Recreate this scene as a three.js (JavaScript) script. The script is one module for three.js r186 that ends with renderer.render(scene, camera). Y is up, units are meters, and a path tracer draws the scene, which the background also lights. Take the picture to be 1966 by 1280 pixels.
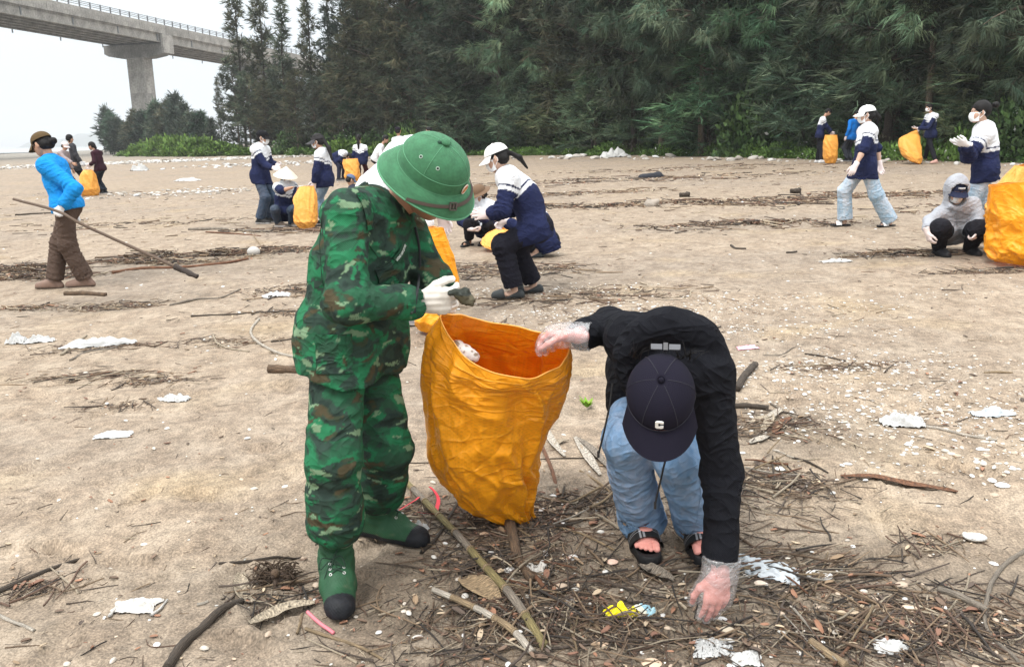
import * as THREE from 'three';
import { mergeGeometries, mergeVertices } from 'three/addons/utils/BufferGeometryUtils.js';

// ---------------------------------------------------------------- camera, sky, sun, exposure
const lerp = (a, b, t) => a + (b - a) * t;
const scene = new THREE.Scene();
const W0 = 1966, H0 = 1280, FOC = 1600, EYE = 1.45;
const camera = new THREE.PerspectiveCamera((2 * Math.atan(H0 / 2 / FOC) * 180) / Math.PI, W0 / H0, 0.05, 6000);
camera.rotation.order = 'YXZ';
camera.position.set(0, EYE, 0);
camera.rotation.set(-Math.atan((H0 / 2 - 269) / FOC), 0, (-0.8 * Math.PI) / 180);
camera.updateMatrixWorld(true);
camera.updateProjectionMatrix();

function makeSky() {                                             // an overcast sky, brighter overhead, faintly blue low down
  const W = 256, H = 128, data = new Float32Array(W * H * 4);
  for (let r = 0; r < H; r++) for (let c = 0; c < W; c++) {
    const y = Math.sin(((r + 0.5) / H - 0.5) * Math.PI), t = Math.min(1, Math.max(0, y)), k = Math.pow(t, 0.6);
    const up = 1 + 1.5 * sstep(0.1, 0.95, t), g = Math.min(1, t * 3.2);
    const rgb = y < -0.02 ? [0.4, 0.38, 0.35] : [lerp(0.52, 0.70, g) * up, lerp(0.60, 0.715, g) * up, lerp(0.66, 0.725, g) * up];
    data.set([...rgb, 1], (r * W + c) * 4);
  }
  const t = new THREE.DataTexture(data, W, H, THREE.RGBAFormat, THREE.FloatType);
  t.mapping = THREE.EquirectangularReflectionMapping; t.magFilter = THREE.LinearFilter; t.needsUpdate = true;
  return t;
}
scene.background = makeSky();
scene.environment = scene.background;
const sun = new THREE.DirectionalLight(new THREE.Color(1, 0.96, 0.9), 1.5);
sun.position.set(-22, 60, 18); sun.target.position.set(0, 0, -12);
sun.castShadow = true; sun.shadow.radius = 24; sun.shadow.mapSize.set(2048, 2048);
Object.assign(sun.shadow.camera, { left: -60, right: 60, top: 60, bottom: -60, near: 1, far: 200 });
scene.add(sun, sun.target);
scene.fog = new THREE.FogExp2(new THREE.Color(0.94, 0.97, 1), 0.0005);
const renderer = new THREE.WebGLRenderer({ antialias: true });
renderer.toneMapping = THREE.LinearToneMapping;
renderer.toneMappingExposure = 1.72;
renderer.shadowMap.enabled = true;

// ---------------------------------------------------------------- small tools
const V = (x, y, z) => new THREE.Vector3(x, y, z);
const clamp = (x, a = 0, b = 1) => (x < a ? a : x > b ? b : x);
function sstep(a, b, x) { const t = Math.min(1, Math.max(0, (x - a) / (b - a))); return t * t * (3 - 2 * t); }
const vl = (a, b, t) => a.clone().lerp(b, t);
function rng(seed) { let s = seed >>> 0; return () => { s = (s + 0x6d2b79f5) | 0; let t = Math.imul(s ^ (s >>> 15), 1 | s); t = (t + Math.imul(t ^ (t >>> 7), 61 | t)) ^ t; return ((t ^ (t >>> 14)) >>> 0) / 4294967296; }; }
const PERM = new Uint8Array(512);
{ const r = rng(77), p = [...Array(256).keys()]; for (let i = 255; i > 0; i--) { const j = Math.floor(r() * (i + 1)); [p[i], p[j]] = [p[j], p[i]]; } for (let i = 0; i < 512; i++) PERM[i] = p[i & 255]; }
function grad3(h, x, y, z) { h &= 15; const u = h < 8 ? x : y, v = h < 4 ? y : h === 12 || h === 14 ? x : z; return (h & 1 ? -u : u) + (h & 2 ? -v : v); }
function noise(x, y, z) {
  const fx = Math.floor(x), fy = Math.floor(y), fz = Math.floor(z), X = fx & 255, Y = fy & 255, Z = fz & 255;
  x -= fx; y -= fy; z -= fz;
  const u = x * x * x * (x * (x * 6 - 15) + 10), v = y * y * y * (y * (y * 6 - 15) + 10), w = z * z * z * (z * (z * 6 - 15) + 10);
  const A = PERM[X] + Y, AA = PERM[A] + Z, AB = PERM[A + 1] + Z, B = PERM[X + 1] + Y, BA = PERM[B] + Z, BB = PERM[B + 1] + Z;
  const l = (t, a, b) => a + t * (b - a);
  return l(w, l(v, l(u, grad3(PERM[AA], x, y, z), grad3(PERM[BA], x - 1, y, z)), l(u, grad3(PERM[AB], x, y - 1, z), grad3(PERM[BB], x - 1, y - 1, z))),
    l(v, l(u, grad3(PERM[AA + 1], x, y, z - 1), grad3(PERM[BA + 1], x - 1, y, z - 1)), l(u, grad3(PERM[AB + 1], x, y - 1, z - 1), grad3(PERM[BB + 1], x - 1, y - 1, z - 1))));
}
function fbm(x, y, z, o = 3) { let s = 0, a = 0.6; for (let i = 0; i < o; i++) { s += a * noise(x, y, z); x = x * 2.03 + 7.1; y = y * 2.03 + 3.7; z = z * 2.03 + 5.3; a *= 0.5; } return s; }

// names, descriptions
const taken = new Map();
function numbered(name) { const n = taken.get(name) ?? 0; taken.set(name, n + 1); return n ? `${name}_${String(n).padStart(3, '0')}` : name; }
function tag(o, label, category, group, kind) { if (label) o.userData.label = label; if (category) o.userData.category = category; if (group) o.userData.group = group; if (kind) o.userData.kind = kind; return o; }
function shade(m) { m.castShadow = true; m.receiveShadow = true; return m; }
function thing(name, at, label, category, group) { const o = new THREE.Group(); o.name = numbered(name); o.position.copy(at); scene.add(o); return tag(o, label, category, group); }
function solo(name, geo, mat, at, label, category, group, kind) {   // a thing that is one mesh; its geometry is given in world space
  if (at) geo.translate(-at.x, -at.y, -at.z);
  const m = shade(new THREE.Mesh(geo, mat)); m.name = numbered(name); if (at) m.position.copy(at); scene.add(m); return tag(m, label, category, group, kind);
}
function part(name, geo, mat, root, inWorld = true) {               // a part of a thing; geometry in world space unless told otherwise
  let p = root, o = V(0, 0, 0); while (p && p !== scene) { o.add(p.position); p = p.parent; }
  if (inWorld) geo.translate(-o.x, -o.y, -o.z);
  const m = shade(new THREE.Mesh(geo, mat)); m.name = name; root.add(m); return m;
}
function structure(name, geo, mat) { const m = shade(new THREE.Mesh(geo, mat)); m.name = name; m.userData.kind = 'structure'; scene.add(m); return m; }

// ---------------------------------------------------------------- the lie of the land
const SLX = 0.0216, SLD = 0.012;                                   // the beach climbs to the right and towards the trees
const PRINTS = [];                                                 // footprints pressed into the sand: [x, z, turn, length]
function plane(x, z) {
  const D = -z, u = -0.8 * x + 0.6 * D; let y = SLX * x + SLD * D;
  if (u > 230) y -= 0.006 * (u - 230);
  return y;
}
function relief(x, z) {
  const D = -z, near = clamp(1 - D / 60); if (D < -4 || near <= 0) return 0;
  const wx = x + 0.25 * noise(x * 1.3, 3.1, z * 1.3), wz = z + 0.25 * noise(x * 1.3, 9.1, z * 1.3);
  let h = 0.018 * noise(wx * 0.9, 1.7, wz * 1.5) + 0.015 * noise(wx * 2.6, 4.2, wz * 4.1);
  const rip = noise(wx * 3.2 + 2 * noise(wx * 1.1, 0.3, wz * 1.1), 8.8, wz * 11);
  h += 0.009 * rip * near;
  if (D < 9) {
    const f = sstep(9, 5, D), r2 = 1 - Math.abs(noise(wx * 6.5, 5.5, wz * 13));
    h += f * (0.009 * (r2 - 0.72) + 0.0036 * noise(x * 24, 2.2, z * 30));
    for (const [px, pz, c, s, L] of PRINTS) {
      const dx = x - px, dz = z - pz; if (dx * dx + dz * dz > 0.09) continue;
      const a = (dx * c + dz * s) / L, b = (-dx * s + dz * c) / (L * (0.36 + 0.07 * (dx * c + dz * s > 0 ? 1 : 0))), q = Math.sqrt(a * a + b * b);
      h += -0.023 * sstep(1.05, 0.72, q) * (0.8 + 0.2 * Math.sin(a * 22)) + 0.008 * Math.exp(-((q - 1.18) ** 2) / 0.02);
    }
  }
  return h;
}
const gh = (x, z) => plane(x, z) + relief(x, z);
function ray(px, py) { return V((px / W0) * 2 - 1, 1 - (py / H0) * 2, 0.5).unproject(camera).sub(camera.position).normalize(); }
function P(px, py, D) { const d = ray(px, py); return d.multiplyScalar(D / -d.z).add(camera.position); }   // the point seen there at D metres ahead
function G(px, py) {                                               // the spot of ground seen there
  const d = ray(px, py), dn = d.y - SLX * d.x + SLD * d.z, t = EYE / Math.max(1e-4, -dn), p = d.multiplyScalar(t).add(camera.position);
  p.y = gh(p.x, p.z); return p;
}

// ---------------------------------------------------------------- textures and materials
function dataTex(n, fn, { srgb = false, rx = 1, ry = 1 } = {}) {
  const d = new Uint8Array(n * n * 4);
  for (let y = 0; y < n; y++) for (let x = 0; x < n; x++) { const v = fn(x / n, y / n), i = (y * n + x) * 4; for (let c = 0; c < 3; c++) d[i + c] = clamp(v.length ? v[c] : v) * 255; d[i + 3] = 255; }
  const t = new THREE.DataTexture(d, n, n); t.wrapS = t.wrapT = THREE.RepeatWrapping; t.magFilter = THREE.LinearFilter; t.minFilter = THREE.LinearMipmapLinearFilter;
  if (srgb) t.colorSpace = THREE.SRGBColorSpace; t.repeat.set(rx, ry); t.needsUpdate = true; return t;
}
function tnoise(u, v, fx, s = 0, fy = fx) {                        // noise that repeats after one tile
  fx = Math.max(1, Math.round(fx)); fy = Math.max(1, Math.round(fy)); let x = u * fx, y = v * fy; const X = Math.floor(x), Y = Math.floor(y); x -= X; y -= Y; const so = Math.floor(s * 17) & 255;
  const g = (i, j, dx, dy) => { const h = PERM[PERM[((i % fx) + so) & 255] + ((j % fy) & 255)] * 0.0245437; return Math.cos(h) * dx + Math.sin(h) * dy; };
  const p = x * x * x * (x * (x * 6 - 15) + 10), q = y * y * y * (y * (y * 6 - 15) + 10);
  return 1.4 * lerp(lerp(g(X, Y, x, y), g(X + 1, Y, x - 1, y), p), lerp(g(X, Y + 1, x, y - 1), g(X + 1, Y + 1, x - 1, y - 1), p), q);
}
const C = (r, g, b) => new THREE.Color().setRGB(r, g, b);
const std = (c, roughness = 0.8, o = {}) => new THREE.MeshStandardMaterial({ color: c, roughness, side: THREE.DoubleSide, ...o });
const vcol = (roughness = 0.85, o = {}) => new THREE.MeshPhysicalMaterial({ color: C(1, 1, 1), roughness, side: THREE.DoubleSide, vertexColors: true, specularIntensity: 0.45, ...o });
const weave = dataTex(256, (u, v) => 0.5 + 0.28 * Math.sin((u + v) * 2 * Math.PI * 24) + 0.16 * Math.sin((u - v) * 2 * Math.PI * 24) + 0.3 * tnoise(u, v, 40));
const crumple = dataTex(512, (u, v) => { let s = 0, a = 0.5; for (let f = 5; f < 60; f *= 2.1) { s += a * (1 - 2.4 * Math.abs(tnoise(u, v, f, f))); a *= 0.55; } return 0.25 + 0.5 * s; });
const folds = dataTex(1024, (u, v) => {                            // creases of worn cloth over a fine weave
  const wu = u + 0.035 * tnoise(u, v, 5, 2), wv = v + 0.035 * tnoise(u, v, 5, 9), rg = (x, p) => Math.pow(Math.max(0, 1 - 2.3 * Math.abs(x)), p);
  let s = 0.55 * rg(tnoise(wu, wv, 4, 3, 6), 2.2) + 0.4 * rg(tnoise(wv, wu, 7, 5, 5), 2.6) + 0.28 * rg(tnoise(wu, wv, 11, 8, 16), 2) + 0.12 * tnoise(u, v, 30, 4) + 0.5 * tnoise(u, v, 3, 6);
  return clamp(0.25 + 0.5 * s + 0.016 * Math.sin((u + v) * 2 * Math.PI * 90) + 0.012 * tnoise(u, v, 250, 3));
}, { rx: 0.45, ry: 0.45 });
const cloth = (o = {}) => vcol(0.9, { bumpMap: folds, bumpScale: 0.016, specularIntensity: 0.28, ...o });

// ---------------------------------------------------------------- solid shapes: distance fields turned into meshes
class Field {
  constructor(lo, hi, h) {
    this.h = h; this.o = [lo.x - 3 * h, lo.y - 3 * h, lo.z - 3 * h];
    this.n = [hi.x - lo.x, hi.y - lo.y, hi.z - lo.z].map((e) => Math.ceil(e / h) + 7);
    this.d = new Float32Array(this.n[0] * this.n[1] * this.n[2]).fill(0.5);
  }
  each(lo, hi, fn) {
    const { h, o, n, d } = this, a = [0, 0, 0], b = [0, 0, 0], L = [lo.x, lo.y, lo.z], H = [hi.x, hi.y, hi.z];
    for (let i = 0; i < 3; i++) { a[i] = Math.max(0, Math.floor((L[i] - o[i]) / h)); b[i] = Math.min(n[i] - 1, Math.ceil((H[i] - o[i]) / h)); }
    for (let k = a[2]; k <= b[2]; k++) for (let j = a[1]; j <= b[1]; j++) {
      let q = a[0] + n[0] * (j + n[1] * k); const y = o[1] + j * h, z = o[2] + k * h;
      for (let i = a[0]; i <= b[0]; i++, q++) d[q] = fn(o[0] + i * h, y, z, d[q]);
    }
  }
  static smin(a, b, k) { if (k <= 0) return a < b ? a : b; const e = Math.max(k - Math.abs(a - b), 0) / k; return (a < b ? a : b) - e * e * k * 0.25; }
  // a tapered, optionally flattened limb; o: {n, s} flattens along n to the share s; {wr} wrinkles; {cut} subtracts instead
  cap(a, b, ra, rb, k = 0.03, o = {}) {
    const m = Math.max(ra, rb) + k + 2.5 * this.h + (o.wr ? 0.012 : 0), lo = a.clone().min(b).subScalar(m), hi = a.clone().max(b).addScalar(m);
    const ax = a.x, ay = a.y, az = a.z, bx = b.x - ax, by = b.y - ay, bz = b.z - az, bb = Math.max(1e-9, bx * bx + by * by + bz * bz), L = Math.sqrt(bb);
    const N = o.n, inv = N ? 1 / o.s - 1 : 0, cs = N ? 0.5 + 0.5 * o.s : 1, w = o.wr;
    this.each(lo, hi, (x, y, z, old) => {
      let px = x - ax, py = y - ay, pz = z - az; const t = clamp((px * bx + py * by + pz * bz) / bb);
      px -= bx * t; py -= by * t; pz -= bz * t;
      if (N) { const dn = (px * N.x + py * N.y + pz * N.z) * inv; px += N.x * dn; py += N.y * dn; pz += N.z * dn; }
      const len = Math.sqrt(px * px + py * py + pz * pz); let r = ra + (rb - ra) * t;
      if (w && Math.abs(len - r) < 0.05) {
        const cu = (px * w.u.x + py * w.u.y + pz * w.u.z) / Math.max(1e-4, len), env = (w.base ?? 0.25) + Math.exp(-(((t - w.c) / w.w) ** 2));
        const nz = noise(x * 7 + w.seed, y * 7, z * 7), ph = (6.283 * t * L) / w.lam + (w.sk ?? 1.3) * cu + 4.2 * nz;
        let s = Math.sin(ph); s = s > 0 ? s : s * 0.5;
        r += w.amp * env * s * (0.55 + 0.9 * noise(x * 5, y * 5 + w.seed, z * 5));
      }
      let v = (len - r) * cs; if (o.end) { const tu = ((x - ax) * bx + (y - ay) * by + (z - az) * bz) / bb; v = Math.max(v, (tu - 1) * L); }
      return o.cut ? Math.max(old, -v) : Field.smin(old, v, k);
    });
    return this;
  }
  ell(c, ax, r, k = 0.02, cut = false) {                            // ellipsoid on the axes ax = [u, v, w]
    const m = Math.max(...r) + k + 2.5 * this.h;
    this.each(c.clone().subScalar(m), c.clone().addScalar(m), (x, y, z, old) => {
      const dx = x - c.x, dy = y - c.y, dz = z - c.z, q = ax.map((e) => dx * e.x + dy * e.y + dz * e.z);
      const k0 = Math.hypot(q[0] / r[0], q[1] / r[1], q[2] / r[2]), k1 = Math.hypot(q[0] / r[0] ** 2, q[1] / r[1] ** 2, q[2] / r[2] ** 2), v = k1 < 1e-6 ? -Math.min(...r) : (k0 * (k0 - 1)) / k1;
      return cut ? Math.max(old, -v) : Field.smin(old, v, k);
    });
    return this;
  }
  clip(c, n, R) {                                                   // cuts off what lies beyond the plane through c, within R of c
    this.each(c.clone().subScalar(R), c.clone().addScalar(R), (x, y, z, old) => { const dx = x - c.x, dy = y - c.y, dz = z - c.z; return dx * dx + dy * dy + dz * dz < R * R ? Math.max(old, dx * n.x + dy * n.y + dz * n.z) : old; });
    return this;
  }
  ground(lift = 0) { const { d } = this; this.each(V(-1e9, -1e9, -1e9), V(1e9, 1e9, 1e9), (x, y, z, old) => (old < 0.06 ? Math.max(old, plane(x, z) + lift - y) : old)); return this; }
  warp(fn) { this.each(V(-1e9, -1e9, -1e9), V(1e9, 1e9, 1e9), (x, y, z, old) => (Math.abs(old) < 0.035 ? old + fn(x, y, z) : old)); return this; }
  at(p) {
    const { h, o, n, d } = this, x = clamp((p.x - o[0]) / h, 0, n[0] - 1.001), y = clamp((p.y - o[1]) / h, 0, n[1] - 1.001), z = clamp((p.z - o[2]) / h, 0, n[2] - 1.001);
    const i = Math.floor(x), j = Math.floor(y), k = Math.floor(z), u = x - i, v = y - j, w = z - k, q = i + n[0] * (j + n[1] * k), X = 1, Y = n[0], Z = n[0] * n[1];
    return lerp(lerp(lerp(d[q], d[q + X], u), lerp(d[q + Y], d[q + X + Y], u), v), lerp(lerp(d[q + Z], d[q + X + Z], u), lerp(d[q + Y + Z], d[q + X + Y + Z], u), v), w);
  }
  normal(p) { const e = this.h, f = (x, y, z) => this.at(V(p.x + x, p.y + y, p.z + z)); return V(f(e, 0, 0) - f(-e, 0, 0), f(0, e, 0) - f(0, -e, 0), f(0, 0, e) - f(0, 0, -e)).normalize(); }
  hit(from, dir, far = 5) { let t = 0; for (let i = 0; i < 900 && t < far; i++) { const p = from.clone().addScaledVector(dir, t), v = this.at(p); if (v < 0.0006) return p; t += Math.max(0.0012, v * 0.55); } return null; }
  seen(px, py) { const d = ray(px, py), c = V(this.o[0] + (this.n[0] * this.h) / 2, this.o[1] + (this.n[1] * this.h) / 2, this.o[2] + (this.n[2] * this.h) / 2), r = 0.5 * this.h * Math.hypot(...this.n), s = Math.max(0, c.distanceTo(camera.position) - r); return this.hit(camera.position.clone().addScaledVector(d, s), d, 2 * r + 1); }
  settle(p) { for (let i = 0; i < 12; i++) { const v = this.at(p); if (Math.abs(v) < 0.0005) break; p.addScaledVector(this.normal(p), -v * 0.8); } return p; }
  mesh(color, uv = true) {                                          // surface nets
    const { h, o, n, d } = this, [nx, ny, nz] = n, id = new Int32Array(nx * ny * nz).fill(-1), pos = [], idx = [], st = [1, nx, nx * ny];
    const co = [0, 1, nx, nx + 1, nx * ny, nx * ny + 1, nx * ny + nx, nx * ny + nx + 1], ed = [[0, 1], [2, 3], [4, 5], [6, 7], [0, 2], [1, 3], [4, 6], [5, 7], [0, 4], [1, 5], [2, 6], [3, 7]];
    for (let k = 0; k < nz - 1; k++) for (let j = 0; j < ny - 1; j++) for (let i = 0; i < nx - 1; i++) {
      const q = i + nx * (j + ny * k); let mask = 0; for (let c = 0; c < 8; c++) if (d[q + co[c]] < 0) mask |= 1 << c;
      if (mask === 0 || mask === 255) continue;
      let x = 0, y = 0, z = 0, m = 0;
      for (const [a, b] of ed) { const sa = (mask >> a) & 1, sb = (mask >> b) & 1; if (sa === sb) continue; const va = d[q + co[a]], vb = d[q + co[b]], t = va / (va - vb); x += lerp(a & 1, b & 1, t); y += lerp((a >> 1) & 1, (b >> 1) & 1, t); z += lerp(a >> 2, b >> 2, t); m++; }
      id[q] = pos.length / 3; pos.push(o[0] + (i + x / m) * h, o[1] + (j + y / m) * h, o[2] + (k + z / m) * h);
    }
    for (let k = 1; k < nz - 1; k++) for (let j = 1; j < ny - 1; j++) for (let i = 1; i < nx - 1; i++) {
      const q = i + nx * (j + ny * k), s = d[q] < 0;
      for (let e = 0; e < 3; e++) {
        if (d[q + st[e]] < 0 === s) continue; const u = st[(e + 1) % 3], v = st[(e + 2) % 3], A = id[q], B = id[q - u], D = id[q - v], E = id[q - u - v];
        if (A < 0 || B < 0 || D < 0 || E < 0) continue;
        if (s) idx.push(A, B, E, A, E, D); else idx.push(A, E, B, A, D, E);
      }
    }
    let g = new THREE.BufferGeometry(); g.setAttribute('position', new THREE.BufferAttribute(new Float32Array(pos), 3)); g.setIndex(idx);
    if (!pos.length) { g.setAttribute('normal', new THREE.BufferAttribute(new Float32Array(0), 3)); return g; }
    g.computeVertexNormals();
    if (color) paint(g, color);
    return uv ? boxUV(g) : g;
  }
}
function paint(g, color) {
  const p = g.attributes.position, nn = g.attributes.normal, c = new Float32Array(p.count * 3), v = V(0, 0, 0), nv = V(0, 0, 0);
  for (let i = 0; i < p.count; i++) { v.fromBufferAttribute(p, i); if (nn) nv.fromBufferAttribute(nn, i); c.set(color(v, nv), i * 3); }
  g.setAttribute('color', new THREE.BufferAttribute(c, 3)); return g;
}
function boxUV(g, s = 4) {                                          // uv in tiles of 1/s metre, each face by its main direction
  const t = g.toNonIndexed(), p = t.attributes.position.array, n = t.attributes.normal.array, uv = new Float32Array((p.length / 3) * 2);
  for (let f = 0; f < p.length / 9; f++) {
    const q = f * 9, a = Math.abs(n[q] + n[q + 3] + n[q + 6]), b = Math.abs(n[q + 1] + n[q + 4] + n[q + 7]), c = Math.abs(n[q + 2] + n[q + 5] + n[q + 8]);
    const [i, j] = a > b && a > c ? [2, 1] : b > c ? [0, 2] : [0, 1];
    for (let e = 0; e < 3; e++) { uv[f * 6 + e * 2] = p[q + e * 3 + i] * s; uv[f * 6 + e * 2 + 1] = p[q + e * 3 + j] * s; }
  }
  t.setAttribute('uv', new THREE.BufferAttribute(uv, 2)); return t;
}
// a sheet of given thickness over fn(u, v) -> point; closed in u if wrap
function sheet(nu, nv, fn, thick = 0.002, { wrap = false, su = 1, sv = 1, col = null } = {}) {
  const pts = [], W = nu + 1;
  for (let j = 0; j <= nv; j++) for (let i = 0; i <= nu; i++) pts.push(fn(wrap && i === nu ? 0 : i / nu, j / nv));
  const nor = pts.map((p, q) => {
    const i = q % W, j = (q / W) | 0, A = pts[j * W + (i < nu ? i + 1 : wrap ? 1 : i)], B = pts[j * W + (i > 0 ? i - 1 : wrap ? nu - 1 : i)], Cc = pts[Math.min(nv, j + 1) * W + i], D = pts[Math.max(0, j - 1) * W + i];
    const n = A.clone().sub(B).cross(Cc.clone().sub(D)); return n.lengthSq() > 1e-18 ? n.normalize() : V(0, 1, 0);
  });
  const P3 = [], N3 = [], U = [], I = [], base = W * (nv + 1);
  for (let s = 0; s < (thick ? 2 : 1); s++) for (let q = 0; q < base; q++) { const n = nor[q], p = pts[q], k = thick ? (s ? -0.5 : 0.5) * thick : 0; P3.push(p.x + n.x * k, p.y + n.y * k, p.z + n.z * k); const f = s ? -1 : 1; N3.push(n.x * f, n.y * f, n.z * f); U.push(((q % W) / nu) * su, (((q / W) | 0) / nv) * sv); }
  for (let j = 0; j < nv; j++) for (let i = 0; i < nu; i++) { const a = j * W + i, b = a + 1, c = a + W, d = c + 1; I.push(a, b, d, a, d, c); if (thick) I.push(base + a, base + d, base + b, base + a, base + c, base + d); }
  if (thick) {
    const rim = (list) => { for (let e = 0; e < list.length - 1; e++) { const q = P3.length / 3; for (const v of [list[e], list[e + 1], base + list[e], base + list[e + 1]]) { P3.push(P3[v * 3], P3[v * 3 + 1], P3[v * 3 + 2]); const t = nor[v % base]; N3.push(t.x, t.y, t.z); U.push(U[v * 2], U[v * 2 + 1]); } I.push(q, q + 1, q + 3, q, q + 3, q + 2); } };
    const R = [...Array(W).keys()], Cc = [...Array(nv + 1).keys()];
    rim(R); rim(R.map((i) => nv * W + i)); if (!wrap) { rim(Cc.map((j) => j * W)); rim(Cc.map((j) => j * W + nu)); }
  }
  const g = new THREE.BufferGeometry(); g.setAttribute('position', new THREE.BufferAttribute(new Float32Array(P3), 3)); g.setAttribute('normal', new THREE.BufferAttribute(new Float32Array(N3), 3)); g.setAttribute('uv', new THREE.BufferAttribute(new Float32Array(U), 2)); g.setIndex(I);
  if (col) paint(g, col);
  return g;
}
// a bent, tapering round stick along points
function tube(points, r0, r1 = r0, sides = 7, seg = null, bump = 0, seed = 0) {
  const cv = points.length > 2 ? new THREE.CatmullRomCurve3(points, false, 'centripetal') : new THREE.LineCurve3(points[0], points[1]), n = seg ?? Math.max(2, points.length * 3), fr = cv.computeFrenetFrames ? cv.computeFrenetFrames(n, false) : null;
  const p = [], I = [], U = [], L = cv.getLength();
  for (let i = 0; i <= n; i++) {
    const c = cv.getPointAt(i / n), N = fr.normals[i], B = fr.binormals[i], r = lerp(r0, r1, i / n);
    for (let s = 0; s < sides; s++) { const a = (s / sides) * 6.2832, rr = r * (1 + bump * noise(c.x * 40 + seed, c.y * 40 + s * 1.7, c.z * 40)); p.push(c.x + rr * (N.x * Math.cos(a) + B.x * Math.sin(a)), c.y + rr * (N.y * Math.cos(a) + B.y * Math.sin(a)), c.z + rr * (N.z * Math.cos(a) + B.z * Math.sin(a))); U.push(s / sides, (i / n) * L * 4); }
  }
  for (let i = 0; i < n; i++) for (let s = 0; s < sides; s++) { const a = i * sides + s, b = i * sides + ((s + 1) % sides); I.push(a, b, b + sides, a, b + sides, a + sides); }
  for (const [k, f] of [[0, 1], [n, -1]]) { const c = cv.getPointAt(k / n), q = p.length / 3; p.push(c.x, c.y, c.z); U.push(0, 0); for (let s = 0; s < sides; s++) { const a = k * sides + s, b = k * sides + ((s + 1) % sides); f > 0 ? I.push(q, b, a) : I.push(q, a, b); } }
  const g = new THREE.BufferGeometry(); g.setAttribute('position', new THREE.BufferAttribute(new Float32Array(p), 3)); g.setAttribute('uv', new THREE.BufferAttribute(new Float32Array(U), 2)); g.setIndex(I); g.computeVertexNormals(); return g;
}
const basis = (o, x, y, z) => new THREE.Matrix4().makeBasis(x, y, z).setPosition(o);

// ---------------------------------------------------------------- ground
{ const r = rng(5);                                                 // footprints: a trail on the left, a few scattered
  const add = (px, py, turn, L = 0.14) => { const g = G(px, py); PRINTS.push([g.x, g.z, Math.cos(turn), Math.sin(turn), L]); };
  for (const [px, py, t] of [[80, 893, 2.4], [235, 915, 1.9], [262, 962, 1.9], [375, 955, 0.6], [255, 1085, 0.3], [560, 915, 1.2], [70, 760, 0.4], [170, 700, 0.8], [330, 760, 2.6], [420, 840, 1.1], [1590, 850, 0.9], [1660, 820, 2.2], [1760, 930, 0.3], [1540, 640, 1.4], [1850, 700, 0.2], [1480, 760, 2.8], [120, 1240, 1.2], [460, 1240, 0.4], [1700, 1010, 1.7], [1150, 720, 0.4], [1110, 780, 1.9]]) add(px, py, t);
  for (let i = 0; i < 60; i++) add(40 + r() * 1880, 600 + r() * 600, r() * 6.28, 0.11 + 0.05 * r());
}
const DAMP = [[1000, 1130, 0.75, 0.45, 0.85], [1250, 1130, 0.6, 0.32, 0.8], [1450, 1130, 0.7, 0.4, 0.7], [1600, 1180, 0.8, 0.4, 0.7], [1000, 980, 0.5, 0.3, 0.75], [1850, 1220, 0.6, 0.4, 0.6], [560, 1130, 0.35, 0.2, 0.6], [960, 540, 1.0, 0.6, 0.5],
  [1450, 830, 0.5, 0.35, 0.5], [250, 520, 1.5, 0.5, 0.55], [520, 490, 1.2, 0.5, 0.45], [180, 585, 0.7, 0.3, 0.5], [1760, 490, 0.9, 0.35, 0.55], [700, 1000, 0.5, 0.3, 0.45], [330, 1190, 0.7, 0.3, 0.35], [1280, 1000, 0.5, 0.3, 0.5], [1180, 1260, 0.9, 0.25, 0.7]].map(([x, y, a, b, k]) => { const g = G(x, y); return [g.x, g.z, a, b, k]; });
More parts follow.
